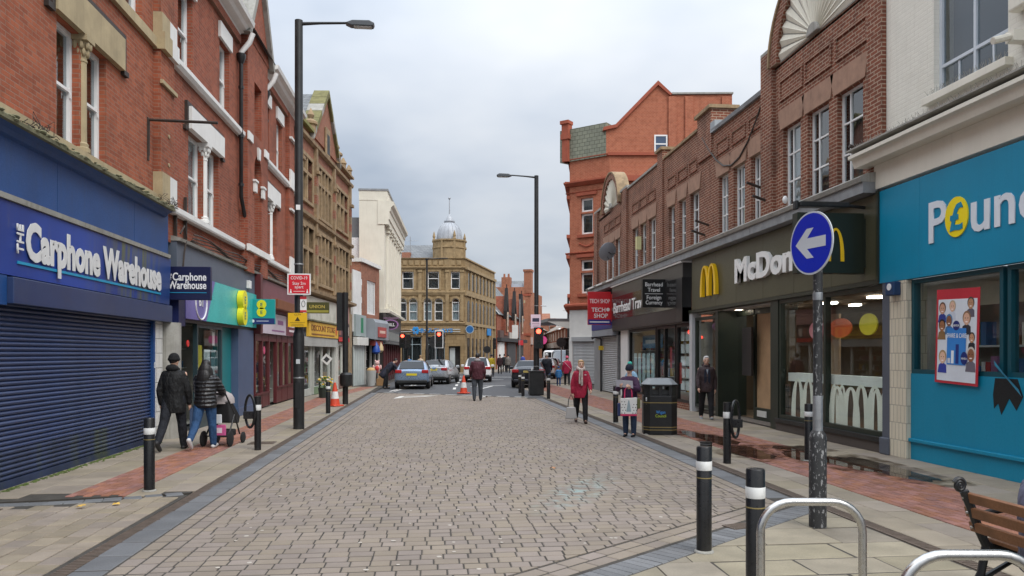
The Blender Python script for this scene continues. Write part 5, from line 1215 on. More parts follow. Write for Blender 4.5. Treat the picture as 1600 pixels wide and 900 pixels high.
MB().prism([(-10.12, 1.44), (-9.7, 1.44), (-9.6, 1.2), (-9.72, 1.0), (-9.85, 1.16), (-10.0, .92), (-10.06, 1.08), (-10.14, 1.0), (-10.16, 1.2)], -.066, -.061).build('torn_gap', C('101112', .8), S); MB().add([(-10.12, -.07, 1.62), (-9.9, -.075, 1.45), (-9.62, -.07, 1.2), (-9.64, -.1, 1.3), (-9.9, -.12, 1.53), (-10.1, -.1, 1.7)], [(0, 1, 4, 5), (1, 2, 3, 4)]).build('torn_vinyl', C('3FA6D0', .5), S)
B('stall_riser', 'teal_riser', S, -12.055, -3.5, -.06, .1, 0, 1.458); B('riser_mould', 'teal_riser', S, -12.055, -3.5, -.11, -.06, .30, .36, .01)
interior(S, -12.0, -3.6, 3.05, .2, 4, 'room_mid', 1); B('screen', C('8E8B80', .8), S, -12.0, -10.5, .9, .95, .1, 2.6); B('ceiling_light', 'lamp_white', S, -11.0, -10.6, 1.6, 1.8, 3.0, 3.04); B('dark_door', C('1A1C20', .6), S, -10.35, -9.2, .8, .9, .1, 2.8)
po = thing('poster', 'advertising poster of smiling faces round a blue panel, taped askew to shop window', 'poster', (8.1, 10.87, 2.06), -pi / 2); po.rotation_euler = (0, radians(2.2), -pi / 2)
B('poster_border', C('B82A38', .5), po, -.48, .48, -.006, 0, -.74, .74); B('poster_sheet', C('D6DCE4', .5), po, -.43, .43, -.009, -.006, -.70, .58); B('blue_panel', C('2F7FCB', .5), po, -.20, .22, -.0152, -.0146, -.44, .13)
text('SHARE & CARE', po, 'paint_white', .01, -.02, .10, -.0165, .001, .004, 'CENTER', width=.44)
disc('round_logo', C('17286E', .5), po, .0, .17, .075, -.0165, .001); text('NIVEA', po, 'paint_white', 0, .153, .05, -.018, .001, .003, 'CENTER'); disc('round_logo', C('17286E', .5), po, .19, -.33, .075, -.0165, .001, .1); text('NIVEA', po, 'paint_white', .19, -.35, .045, -.018, .001, .003, 'CENTER')
for u, z, w_, h_, c in ((.0, -.42, .07, .3, '1D2F7A'), (-.1, -.42, .06, .2, 'E4E9EE'), (-.18, -.42, .06, .08, 'C8CDD2')): B('bottle_print', C(c), po, u, u + w_, -.0158, -.0152, z, z + h_)
for u, z, r_, c, h_, cl in ((-.33, .43, .085, 'C99A80', '5A3A2A', '2A3A8A'), (-.10, .46, .08, 'D8B098', 'B9A48A', 'C8CEDA'), (.30, .50, .08, 'B58868', '4A4444', '5F5866'), (-.33, .16, .085, 'A06C48', '1E1A1A', '8A6A44'), (-.17, .24, .085, '8A5A3E', '3F7FAE', '3F6FA0'), (.22, .27, .095, 'D6AA90', '8A6A4E', '2A2A34'), (.34, -.02, .07, 'C0906E', '2A2220', '23232B'), (-.30, -.34, .095, 'DDB79E', 'A88A60', '32409A'), (.33, -.28, .1, '8E5E42', 'C9C2BA', '6A6470')):
    MB().prism([(u - r_ * 1.15, z - r_ * 2.5), (u + r_ * 1.0, z - r_ * 2.5), (u + r_ * .9, z - r_ * 1.2), (u, z - r_ * .7), (u - r_ * .9, z - r_ * 1.2)], -.0122, -.009).build('clothes_print', C(cl), po)
    disc('hair_print', C(h_), po, u, z + r_ * .22, r_ * .92, -.0128, .0006, r_ * 1.08); disc('face_print', C(c), po, u, z, r_ * .72, -.0136, .0006, r_ * .98)
    disc('mouth_print', C('F2E6E0'), po, u, z - r_ * .45, r_ * .3, -.0142, .0004, r_ * .1)
    for q in (-1, 1): disc('eye_print', C('2A1E1A'), po, u + q * r_ * .3, z + r_ * .15, r_ * .11, -.0142, .0004, r_ * .07)
# ------------------------------------------------------------------ G: tall orange brick corner building
GZ = 43.2
G0 = (8.2, 44.0); G1 = (10.2, 42.3); G2 = (17.2, 41.55)
Gb = thing('corner_building', 'tall bright orange brick corner building with stepped gable and red terracotta bands', 'building', (*G0, 0), atan2(G1[1] - G0[1], G1[0] - G0[0]))
LG = hypot(G1[0] - G0[0], G1[1] - G0[1])
hg = [(.75, 1.55, 8.75, 9.95), (.75, 1.55, 10.05, 10.85), (.75, 1.55, 5.3, 6.5), (.75, 1.55, 6.62, 7.25)]
wall('canted_wall', 'brick_bright', Gb, 0, LG, 4.7, 13.1, hg, depth=0, rev=.25)
for h in hg: window(Gb, *h, .14, 'paint_white', (), (), .11, .04, 'curtain_dark')
for z in (8.55, 5.1): B('window_sill', 'terracotta', Gb, .55, 1.75, -.12, .1, z, z + .17)
for z in (11.0, 7.4): B('window_head', 'terracotta', Gb, .5, 1.8, -.1, .05, z, z + .18)
b = MB()
for k in range(7): b.ball((.7 + .15 * k, -.02, 8.2 - .16 * sin(pi * k / 6)), .09, .05, .07, 6, 4)
b.build('swag', 'terracotta', Gb)
def bands(par, u0, u1):
    for z, p_, h_, mm_ in ((11.6, .3, .32, 'terracotta'), (13.1, .12, .16, 'terracotta'), (4.35, .28, .38, 'terracotta'), (7.62, .1, .12, 'terracotta'), (11.2, .05, .08, 'terracotta')):
        profile('band', mm_, par, u0, u1, [(-p_ * .3, z), (-p_, z + h_ * .55), (-p_, z + h_ * .8), (0.01, z + h_), (.01, z)])
bands(Gb, -.25, LG)
wp = C('D0CFCB', .7)
B('white_ground_floor', wp, Gb, 0, LG, -.02, .2, 2.6, 4.34); shutter(Gb, -2.45, -.25, 2.5, 'shutter_grey'); B('shutter_box', C('9A9C9E', .5), Gb, .2, 2.5, -.15, 0, 2.5, 2.75); B('ground_pier', wp, Gb, -.02, .22, -.05, .2, 0, 2.6)
aG2 = atan2(G2[1] - G1[1], G2[0] - G1[0]) - Gb.rotation_euler[2]
def in_G(par_pts):   # flank plane in Gb's local frame
    c, s = cos(aG2), sin(aG2); return [(LG + c * u - s * d, s * u + c * d, z) for u, d, z in par_pts]
def gprism(name, m, poly, d0, d1):
    b = MB(); b.prism(poly, d0, d1); b.v = in_G(b.v); o = b.build(name, m, Gb); return o
gprism('flank_wall', 'brick_bright', [(0, 0), (7.0, 0), (7.0, 16.6), (3.6, 16.55), (2.75, 17.15), (.4, 14.75), (-.2, 14.55), (-.2, 13.1), (0, 13.1)], 0, 5)
gprism('gable_coping', 'terracotta', [(-.4, 14.5), (-.35, 14.7), (.32, 14.85), (2.75, 17.35), (3.55, 16.6), (3.45, 16.5), (2.75, 17.1), (.4, 14.68)], -.14, .2)
gprism('flat_coping', 'stone_grey', [(3.55, 16.58), (7.05, 16.61), (7.05, 16.7), (3.55, 16.68)], -.1, .3)
for u in (3.35, 4.3, 6.4): gprism('flank_pilaster', 'brick_bright', [(u, 13.4), (u + .45, 13.4), (u + .45, 16.45), (u, 16.45)], -.1, -.002)
for z, p_, h_ in ((11.6, .3, .32), (13.1, .12, .16), (11.2, .05, .08)): gprism('band', 'terracotta', [(-.12, z), (7.0, z), (7.0, z + h_), (-.12, z + h_)], -p_, -.002)
wo = MB().box(2.55, 3.3, -.03, .03, 13.32, 13.4).box(2.55, 3.3, -.03, .03, 14.2, 14.28).box(2.55, 2.63, -.03, .03, 13.4, 14.2).box(3.22, 3.3, -.03, .03, 13.4, 14.2).box(2.63, 3.22, -.03, .03, 13.72, 13.79); wo.v = in_G(wo.v); wo = wo.build('window', 'paint_white', Gb)
for z0, z1 in ((13.4, 13.72), (13.79, 14.2)):
    q = MB().box(2.63, 3.22, -.004, .001, z0, z1); q.v = in_G(q.v); q.build('pane', C('46566E', .1), wo)
MB().prism([(-.6, -.1), (LG - .15, -.1), (LG - .1, 2.6), (.4, 2.6)], 13.1, 15.0, 'z').build('mansard_roof', 'slate_green', Gb)
b = MB().box(-.35, .05, -.3, .15, 13.1, 14.4).box(-.42, .12, -.36, .2, 14.4, 14.7).box(-.38, .08, -.3, .15, 14.7, 15.5).box(-.45, .12, -.38, .2, 15.3, 15.5); b.build('corner_pier', 'terracotta', Gb)
# street face, seen edge-on, with its projecting courses
b = MB(); c, s = cos(-Gb.rotation_euler[2]), sin(-Gb.rotation_euler[2])
def gw(x, y): x -= G0[0]; y -= G0[1]; return (c * x - s * y, s * x + c * y)
f_ = [gw(8.2, 44.0), gw(11.4, 58), gw(18, 58), gw(18, 47), gw(10.6, 43.5)]
MB().prism(f_, 0, 13.1, 'z').build('street_wing', 'brick_bright', Gb)
for z, p_, h_ in ((11.6, .3, .32), (13.1, .12, .2), (4.35, .28, .38), (10.9, .2, .2), (8.6, .2, .2), (7.4, .22, .2), (5.1, .15, .2)):
    q = [gw(8.2 - p_, 43.95), gw(11.4 - p_, 58), gw(11.41, 58), gw(8.21, 43.95)]; MB().prism(q, z, z + h_, 'z').build('band', 'terracotta', Gb)
MB().prism([gw(18.3, 46), gw(30, 46), gw(30, 52), gw(18.3, 52)], 0, 14.5, 'z').build('rear_wing', 'brick_bright', Gb); MB().add([(*gw(17.5, 45.8), 14.5), (*gw(30, 45.8), 14.5), (*gw(30, 49), 17.2), (*gw(17.5, 49), 17.2)], [(0, 1, 2, 3)]).build('rear_roof', 'slate', Gb)
# ================================================================== F: stone bank across the junction
Fb = thing('bank_building', 'golden stone bank with lead dome on its corner tower and arched windows', 'building', (-2.86, 68.71, 0), -YAW)
def arch_win(par, u0, u1, z0, z1, d=.1, fm='paint_white', st='stone_gold'):
    """window with a round head: sash below, half-round light above, stone surround"""
    r = (u1 - u0) / 2; uc = (u0 + u1) / 2; zs = z1 - r; n = 12
    o = window(par, u0, u1, z0, zs, d, fm, (), (.5,), .07, .06, 'curtain' if R.random() < .5 else 'curtain_dark')
    pts = [(uc + r * cos(pi * k / n), zs + r * sin(pi * k / n)) for k in range(n + 1)]
    MB().prism(pts, d + .03, d + .04).build('pane', 'glass_win', o)
    b = MB(); b.tube([(p[0] - (p[0] - uc) * .06, d + .03, zs + (p[1] - zs) * .94) for p in pts], .04, 6); b.build('arch_frame', fm, o)
    b = MB()
    for k in range(n):       # spandrels close the square opening to a round head, ring of stones stands proud
        a, c = pts[k], pts[k + 1]; q0, q1 = pi * k / n, pi * (k + 1) / n
        b.prism([a, (a[0], z1 + .001), (c[0], z1 + .001), c], -.001, .2) if abs(a[0] - c[0]) > 1e-6 else None
    b.build('spandrel', 'stone_ashlar', o)
    b = MB()
    for k in range(n):
        q0, q1 = pi * (k + .04) / n, pi * (k + .96) / n
        b.prism([(uc + rr * cos(q), zs + rr * sin(q)) for rr, q in ((r + .01, q0), (r + .2, q0), (r + .2, q1), (r + .01, q1))], -.1, -.002)
    b.build('arch_stones', st, o)
    return o
ho = [(-2.3, -1.35), (-1.0, -.1), (.02, .76), (.98, 1.73), (2.3, 3.05), (3.28, 4.03), (4.85, 5.5)]
ar = [(a, c, 4.75, 6.75) for a, c in ho]
sq = [(-2.1, -1.0, 7.6, 9.15), (.36, 1.38, 7.6, 9.15), (2.65, 3.68, 7.6, 9.15), (4.75, 5.55, 7.6, 9.15)]
gr = [(-2.0, -.3, .9, 3.4), (.4, 2.1, .9, 3.3), (2.6, 4.2, .9, 3.3), (4.55, 5.6, .02, 2.45)]
wall('wall', 'stone_ashlar', Fb, -3, 6.05, 0, 10.3, ar + sq + gr, depth=0, rev=.3)
for a in ar: arch_win(Fb, *a)
for a in sq:
    window(Fb, *a, .12, 'paint_white', (), (.62,), .08, .06, 'curtain_dark'); B('window_surround', 'stone_gold', Fb, a[0] - .2, a[0] - .02, -.07, .05, a[2] - .1, a[3] + .2); B('window_surround', 'stone_gold', Fb, a[1] + .02, a[1] + .2, -.07, .05, a[2] - .1, a[3] + .2); B('window_surround', 'stone_gold', Fb, a[0] - .02, a[1] + .02, -.08, .05, a[3] + .01, a[3] + .2)
for a in gr[:3]: window(Fb, *a, .15, C('8C9AA0', .4), (.5,), (.72,), .08, .06, 'room_dark')
B('door_leaf', C('B9C2C4', .4), Fb, 4.62, 5.1, .3, .34, .02, 2.3); B('door_recess', 'room_dark', Fb, 4.5, 5.7, .6, .65, 0, 2.6)
for z, p_, h_, mm_ in ((10.28, .12, .12, 'stone_gold'), (9.35, .22, .26, 'stone_gold'), (7.0, .16, .45, 'stone_gold'), (4.35, .14, .28, 'stone_gold'), (.0, .14, .7, 'stone_sooty'), (3.5, .1, .12, 'stone_gold')):
    profile('string_course', mm_, Fb, -3.05, 6.05 if z > 3 else 4.5, [(-p_ * .4, z), (-p_, z + h_ * .6), (-p_, z + h_ * .85), (.01, z + h_), (.01, z)])
for u in (-.55, 1.98, 4.42, 5.75):
    MB().box(u - .15, u + .15, -.1, -.001, 4.7, 9.3).build('pilaster', 'stone_gold', Fb); B('capital', 'stone_gold', Fb, u - .2, u + .2, -.15, -.001, 9.1, 9.3)
for k in range(16): B('parapet_panel', 'stone_gold', Fb, -2.8 + .54 * k, -2.42 + .54 * k, -.06, -.001, 9.75, 10.15)
for u in (.6, 3.2):
    n = 10; b = MB(); b.tube([(u + 1.05 * cos(pi * k / n), -.1, 3.4 + .55 * sin(pi * k / n)) for k in range(n + 1)], .09, 6); b.build('shallow_arch', 'stone_sooty', Fb)
# street side receding to the right
Fs = atan2(80.03 - 68.05, 6.97 - 3.3) + YAW; cS, sS = cos(Fs), sin(Fs)
def fs_map(b): b.v = [(6.05 + cS * x - sS * y, sS * x + cS * y, z) for x, y, z in b.v]; return b
LS = hypot(6.97 - 3.3, 11.98)
fs_map(MB().box(0, LS, -.001, .1, 0, 10.3)).build('side_wall', 'stone_ashlar', Fb)
for k in range(8):
    x = .7 + 1.5 * k
    fs_map(MB().box(x, x + .85, -.03, .02, 7.6, 9.1)).build('side_window', C('2A2A2A', .15), Fb); fs_map(MB().box(x - .14, x - .02, -.1, 0, 7.4, 9.2).box(x + .87, x + .99, -.1, 0, 7.4, 9.2)).build('window_jamb', 'stone_gold', Fb)
    b = MB(); n = 8; b.prism([(x, 4.6), (x + .85, 4.6)] + [(x + .425 + .425 * cos(pi * q / n), 6.2 + .425 * sin(pi * q / n)) for q in range(n + 1)], -.03, .02); fs_map(b).build('side_window', C('2A2A2A', .15), Fb)
    fs_map(MB().box(x, x + .85, -.03, .02, 1.0, 3.2)).build('side_window', C('2A2A2A', .15), Fb); fs_map(MB().box(x + 1.02, x + 1.3, -.12, 0, 0, 9.3)).build('side_pilaster', 'stone_gold', Fb)
for z, p_, h_ in ((10.28, .12, .12), (9.35, .22, .26), (7.0, .16, .45), (4.35, .14, .28), (0, .14, .7)): fs_map(MB().box(-.1, LS, -p_, 0, z, z + h_)).build('side_course', 'stone_gold', Fb)
MB().prism([(-3, .15), (5.9, .15), (6.05 + cS * LS - .2, sS * LS), (-3, sS * LS)], 10.0, 10.25, 'z').build('flat_roof', 'lead', Fb)
B('body_back', 'stone_ashlar', Fb, -3, 6.05 + cS * LS - .3, sS * LS - .1, sS * LS, 0, 10.3)
MB().quad((-2.5, 1, 10.3), (3.2, 1, 10.3), (3.2, 4, 12.1), (-.5, 4, 12.1)).quad((-2.5, 1, 10.3), (-.5, 4, 12.1), (-.5, 7, 10.3), (-2.5, 7, 10.3)).build('hipped_roof', 'slate', Fb)
B('chimney', 'brick_dull', Fb, .1, .9, 1.5, 2.2, 10.3, 11.1)
b = MB().tube([(.85, 1.8, 11.1), (.85, 1.8, 12.6)], .03, 6).tube([(.3, 1.8, 12.2), (1.6, 1.8, 12.2)], .02, 5); b.build('aerial', 'metal_galv', Fb)
cu, cd = 4.5, 1.45
MB().lathe([(1.5, 9.3), (1.5, 11.3), (1.58, 11.35), (1.58, 11.5), (1.48, 11.52), (1.48, 11.9), (1.6, 12.0), (1.6, 12.12), (1.3, 12.12)], 28, (cu, cd, 0)).build('drum', 'stone_gold', Fb, smooth=True)
for k in range(8):
    q = -pi / 2 + 2 * pi * (k + .5) / 8; x, y = cu + 1.47 * cos(q), cd + 1.47 * sin(q)
    pm_ = MB().box(x - .1, x + .1, y - .1, y + .1, 10.2, 12.14); pm_.lathe([(.15, 12.14), (.1, 12.3), (.14, 12.45), (.02, 12.9)], 8, (x, y, 0)) if k % 2 == 0 else None; pm_.build('drum_pier', 'stone_gold', Fb)
    # dark panels between piers
pr = [(1.18 * cos(a) ** .85, 12.12 + 1.75 * sin(a)) for a in [pi / 2 * k / 10 for k in range(9)]]
MB().lathe(pr + [(.42, 13.78), (.5, 13.86), (.5, 13.95), (.36, 14.0), (.28, 14.25), (.12, 14.45), (.06, 14.6)], 32, (cu, cd, 0)).build('dome', 'dome_lead', Fb, smooth=True)
b = MB()
for k in range(16): q = 2 * pi * k / 16; b.tube([(cu + (r_ + .01) * cos(q), cd + (r_ + .01) * sin(q), z) for r_, z in pr], .022, 5)
b.build('dome_rib', 'dome_lead', Fb, smooth=True)
MB().tube([(cu, cd, 14.5), (cu, cd, 15.9)], [.06, .04], 8).lathe([(.04, 15.9), (.12, 16.05), (.10, 16.12), (.02, 16.14)], 10, (cu, cd, 0)).build('spire', 'dome_lead', Fb, smooth=True)
cy = C('2C86C8', .4)
for z in (3.72, 3.92): B('sign_rail', C('BFC4C4', .4), Fb, -.1, 5.6, -.14, -.1, z, z + .06)
text('BARCLAYS', Fb, cy, 2.0, 3.68, .5, -.16, .01, .02, width=2.9)
b = MB()
for k in range(6): q = pi * k / 3; b.ball((1.6 + .22 * cos(q), -.16, 3.85 + .22 * sin(q)), .15, .02, .15, 8, 5)
b.build('eagle_emblem', cy, Fb)
bs = thing('hanging_sign', 'round blue and white bank sign projecting from the stone corner', 'sign', (3.55, 67.9, 3.95), -YAW)
disc('rim', C('9FB4C4', .5), bs, 0, 0, .37, -.07, .14); disc('face', C('1F5F9A', .5), bs, 0, 0, .31, -.08, .16); B('bracket', 'metal_black', bs, .3, .7, -.03, .03, -.03, .03)
disc('side_plaque', cy, Fb, 8.6, 4.1, .01); fs_map(MB().box(8.2, 9.9, -.2, -.14, 3.6, 4.3)).build('blue_plaque', cy, Fb)

# ================================================================== beyond the junction
def at(px, zc):      # a point on the ground along one sight line at a given distance
    xc = (px - 800) / 1180 * zc; return (xc * cos(YAW) + zc * sin(YAW), zc * cos(YAW) - xc * sin(YAW))
# gablet building
p0 = (7.15, 81.0); p1 = (11.9, 96.0)
Ga = facade('gablet_building', 'dark red brick building with three pointed black gablets beyond the bank', p0, p1, 'L')
L_ = hypot(p1[0] - p0[0], p1[1] - p0[1])
B('wall', 'brick_red', Ga, 0, L_, 0, 8, 0, 6.0)
MB().quad((0, -.2, 6.0), (L_, -.2, 6.0), (L_, 3.5, 10.2), (0, 3.5, 10.2)).quad((0, 8, 6.0), (L_, 8, 6.0), (L_, 3.5, 10.2), (0, 3.5, 10.2)).prism([(-.2, 6.0), (3.5, 10.2), (8, 6.0)], 0, .02, 'x').build('roof', 'slate', Ga)
MB().prism([(-.3, 6.0), (3.5, 10.3), (8, 6.0), (3.5, 9.9)], -.1, .1, 'x').build('verge', 'paint_white', Ga)
for k in range(3):
    u = 3.2 + 4.5 * k
    MB().prism([(u - .7, 5.6), (u - .55, 5.6), (u, 7.9), (u + .55, 5.6), (u + .7, 5.6), (u + .7, 6.5), (u, 9.1), (u - .7, 6.5)], -.55, -.2).build('gablet', C('1C1717', .7), Ga); MB().prism([(u - .85, 3.8), (u + .85, 3.8), (u + .85, 5.6), (u - .85, 5.6)], -.4, -.001).build('gablet_bay', 'brick_red', Ga)
    MB().tube([(u, -.4, 8.9), (u, -.4, 9.5)], .05, 6).build('finial', C('1C1717', .7), Ga)
    o = MB().box(u - .4, u + .4, -.55, -.51, 4.2, 6.4).build('window', C('C9A98E', .5), Ga); inst('pane', 'glass_win', o, (u, -.56, 5.3), (.5, .01, 1.8))
MB().prism([(3.2 - .6, 5.6), (3.2 + .6, 5.6), (3.2, 8.2)], -.35, 1.2).build('gablet_face', 'brick_red', Ga); MB().prism([(7.7 - .6, 5.6), (7.7 + .6, 5.6), (7.7, 8.2)], -.35, 1.2).build('gablet_face', 'brick_red', Ga); MB().prism([(12.2 - .6, 5.6), (12.2 + .6, 5.6), (12.2, 8.2)], -.35, 1.2).build('gablet_face', 'brick_red', Ga)
B('shop_canopy', C('3A3A3C', .6), Ga, 0, L_, -.5, 0, 3.1, 3.5); B('shop_sign', C('5C4A46', .5), Ga, .3, 5.2, -.3, 0, 3.5, 4.3); B('shop_sign', C('B9B4AC', .5), Ga, 5.4, 10, -.3, 0, 3.3, 4.2)
B('white_front', 'paint_white', Ga, .3, 3.0, -.2, 0, 0, 3.0); B('roller_shutter', C('4A4A4C', .6), Ga, 5.0, 9.8, -.15, 0, 0, 3.0); B('door', 'room_dark', Ga, 11, 15, -.12, 0, 0, 3.0)
# taller orange building behind it
p0 = at(776, 103.5); p1 = at(829, 102.5)
Or = facade('far_brick_building', 'tall orange brick building with chimney stack rising behind the gablets', p0, p1, 'F')
L_ = hypot(p1[0] - p0[0], p1[1] - p0[1])
wall('wall', 'brick_far', Or, -1, L_, 0, 10.2, [(2.9, 3.7, 5.2, 8.6)], depth=9)
window(Or, 2.9, 3.7, 5.2, 8.6, .1, 'paint_white', (), (.33, .66), .12, .1, 'curtain_dark'); B('lintel', 'stone_tan', Or, 2.6, 4.0, -.1, .1, 8.62, 9.0)
for z in (9.6, 4.2): B('band', 'terracotta', Or, -1, L_ + .1, -.12, 0, z, z + .3)
MB().quad((-1, 0.2, 10.2), (L_ - .6, .2, 10.2), (L_ - .9, 3.5, 12.0), (-1, 3.5, 12.0)).build('mansard_roof', 'slate', Or)
for u0, u1 in ((-.8, .5), (2.0, 3.6)): B('skylight', C('AEB8C4', .2), Or, u0, u1, .3, .6, 10.4, 11.3)
MB().box(.7, 1.9, -.1, 1, 9.8, 12.2).lathe([(.16, 12.2), (.13, 12.7)], 8, (1.0, .4, 0)).lathe([(.16, 12.2), (.13, 12.7)], 8, (1.6, .4, 0)).build('chimney', 'brick_far', Or); MB().box(L_ - .9, L_ + .1, -.1, 1.2, 10.0, 13.1).box(L_ - 1.0, L_ + .2, -.2, 1.3, 12.9, 13.2).build('corner_chimney', 'brick_far', Or)
# its street side
p2 = at(836, 128)
sd_ = facade('far_terrace', 'narrow brick shop terrace end just right of the tall far building', p1, p2, 'L'); Ls = hypot(p2[0] - p1[0], p2[1] - p1[1])
B('wall', 'brick_far', sd_, .05, Ls, .1, 8, 0, 10.8)
for k in range(6): inst('window', C('C9C4B8', .4), sd_, (2 + 4.4 * k, .08, 8.3), (1.4, .1, 2)); inst('window', C('C9C4B8', .4), sd_, (2 + 4.4 * k, .08, 5.3), (1.4, .1, 2.2))
B('shop_band', C('B8A8A0', .6), sd_, .1, Ls, -.3, .1, 3, 4); B('shop_glass', C('2C2C2E', .2), sd_, .1, Ls, -.05, .1, 0, 2.9)
# long low terrace further along
p0 = at(838, 132); p1 = at(893, 300)
tr_ = facade('far_terrace', 'low red brick terrace with grey slate roof far down the street', p0, p1, 'L'); Ls = hypot(p1[0] - p0[0], p1[1] - p0[1])
B('wall', 'brick_dull', tr_, 0, Ls, 0, 8, 0, 6.3); MB().quad((0, -.4, 6.3), (Ls, -.4, 6.3), (Ls, 4, 9), (0, 4, 9)).quad((0, 8.4, 6.3), (Ls, 8.4, 6.3), (Ls, 4, 9), (0, 4, 9)).build('roof', C('8C857A', .8), tr_)
B('gable_end', 'brick_dull', tr_, -.05, 0.2, 1, 7, 6.2, 7.6)
for k in range(3): MB().box(1 + 30 * k, 3 + 30 * k, 3.2, 4.6, 8.2, 10.8).lathe([(.3, 10.8), (.22, 11.6)], 8, (1.5 + 30 * k, 3.9, 0)).lathe([(.3, 10.8), (.22, 11.6)], 8, (2.5 + 30 * k, 3.9, 0)).build('chimney', 'brick_dull', tr_)
pal = ['B9B2A4', 'A44A44', 'D8D4CC', '4A5A6A', 'C8A84A', 'D8D4CC', '7A2A3A', 'E0DCD6']
for k in range(14):
    u = 1 + Ls / 14 * k; inst('window', C('C9C4B8', .4), tr_, (u + 2, -.02, 5), (1.6, .1, 1.6)); inst('window', C('C9C4B8', .4), tr_, (u + 6, -.02, 5), (1.6, .1, 1.6)); B('shop_sign', C(pal[k % 8], .5), tr_, u, u + Ls / 14 - .6, -.3, 0, 2.8, 3.8); B('shop_glass', C('2C2C2E', .2), tr_, u, u + Ls / 14 - .6, -.1, 0, 0, 2.7)
for k in range(4):
    u = 26 + 22 * k; B('dormer_front', 'brick_dull', tr_, u, u + 3.4, -.42, 3, 6.0, 8.2); MB().prism([(u - .4, 8.2), (u + 3.8, 8.2), (u + 1.7, 10.2)], -.6, 3).build('dormer_gable', 'paint_white' if k == 2 else 'brick_dull', tr_); B('dormer_window', C('3A3A3C', .2), tr_, u + 1, u + 2.4, -.5, -.42, 6.6, 8.0)
p0 = at(900, 360); p1 = at(884, 320)
e_ = thing('far_terrace', 'cream and brown building closing the view at the street end', 'building', (*at(872, 330), 0), -YAW)
B('wall', C('B9B2A2', .8), e_, -14, 30, 0, 8, 0, 9); B('roof', C('6A6460', .8), e_, -14.5, 30, -.4, 8, 9, 10.5)
for k in range(8): inst('window', C('4A4A4C', .2), e_, (-12 + 4 * k, -.04, 6.5), (1.6, .1, 2))
# grey canopy beyond the orange corner building
cn = thing('market_canopy', 'grey sloping canopy on posts beyond the orange corner building', 'canopy', (10.1, 59.0, 0), radians(2))
MB().prism([(-1.3, 4.45), (6, 4.45), (6, 4.2), (-1.3, 4.2)], -2.2, 6).build('fascia', C('7C7E80', .6), cn); MB().quad((-1.35, -2.3, 4.22), (6, -2.3, 4.22), (6, -3.8, 3.65), (-.2, -3.8, 3.65)).build('awning', C('9A948A', .7), cn)
for x in (1.2, 4.5): MB().cyl((x, -1.8, 0), (x, -1.8, 4.2), .08).build('post', 'metal_galv', cn)
# right-hand row past the junction (mostly hidden)
rr = facade('far_terrace', 'far right-hand brick shop row beyond the grey canopy', (26.5, 190), (16.5, 72), 'R')
Ls = hypot(10, 118); B('wall', 'brick_dull', rr, 0, Ls, 0, 8, 0, 5.6); B('shop_band', C('BDB8AE', .6), rr, 0, Ls, -.4, 0, 2.7, 3.6); B('shop_glass', C('2C2C2E', .2), rr, 0, Ls, -.1, 0, 0, 2.6)
MB().quad((0, -.4, 5.6), (Ls, -.4, 5.6), (Ls, 4, 8), (0, 4, 8)).build('roof', C('8A8278', .8), rr)
for k in range(22): inst('window', C('C9C4B8', .4), rr, (3 + 5.2 * k, -.02, 4.6), (1.5, .1, 1.4))
# buildings on the cross street, left and right, close the view from a step aside
xb = thing('side_street_building', 'brick block on the side street behind the cream columned building', 'building', (-22, 63, 0)); B('wall', 'brick_dull', xb, 0, 8, 9, 16, 0, 9); B('roof', 'slate', xb, -.3, 8.3, 8.7, 16.3, 9, 9.4)
# ================================================================== street furniture
def bollard_mesh(h=.955, r=.068):
    return dict(post=MB().lathe([(r, 0), (r, h - .012), (r - .006, h), (0, h + .002)], 20), band=MB().lathe([(r + .002, h - .212), (r + .003, h - .21), (r + .003, h - .132), (r + .002, h - .13)], 20), gold=MB().lathe([(r + .001, h - .285), (r + .002, h - .284), (r + .002, h - .277), (r + .001, h - .276)], 20))
P('band_white', (.72, .72, .70), .5, .1, 8, .1, dirt=.7, dcol=(.2, .2, .19), fine=30)
P('bollard_black', (.013, .013, .014), .32, .3, 5, .2, dirt=.25, dcol=(.06, .055, .05), fine=35)
bo0 = thing('bollard', 'tall black bollard with white band standing nearest the camera on the flags', 'bollard', (2.47, 6.62, 0), 0, 'black street bollards')
bm = bollard_mesh(); bm['post'].build('post', 'bollard_black', bo0, smooth=True); bm['band'].build('white_band', 'band_white', bo0, smooth=True); bm['gold'].build('gold_line', C('8A7A4A', .5), bo0, smooth=True)
MB().lathe([(.09, 0), (.085, .012), (.07, .02)], 16).build('mortar_collar', 'stone_grey', bo0)
for x, y, lab in ((2.37, 5.31, 'black bollard with white band half hidden behind the first steel cycle hoop'), (6.3, 12.03, 'black bollard partly hidden behind the blue arrow sign post'), (4.76, 19.08, 'black bollard between the woman in red and the reader'),
                  (4.82, 16.35, 'black bollard tucked against the litter bin'), (3.82, 31.0, 'small far black bollard on the setts left of the far bin'), (4.6, 29.18, 'far black bollard right of the distant bin and lamp post'),
                  (-3.65, 10.33, 'black bollard with white band in front of the blue shutter'), (-3.0, 22.81, 'black bollard just right of left lamp post'), (4.0, 33.6, 'distant black bollard beside the dark car')):
    dup(bo0, (x, y, 0), R.uniform(0, 6), lab)
o = thing('bollard_stump', 'short black capped stump at kerb edge near the cycle ring post', 'bollard', (4.68, 12.45, 0)); MB().lathe([(.1, 0), (.1, .26), (.106, .27), (.106, .29), (0, .3)], 20).build('stump', 'bollard_black', o, smooth=True); MB().lathe([(.102, .255), (.103, .262), (.103, .266), (.102, .268)], 20).build('cap_edge', 'metal_galv', o)
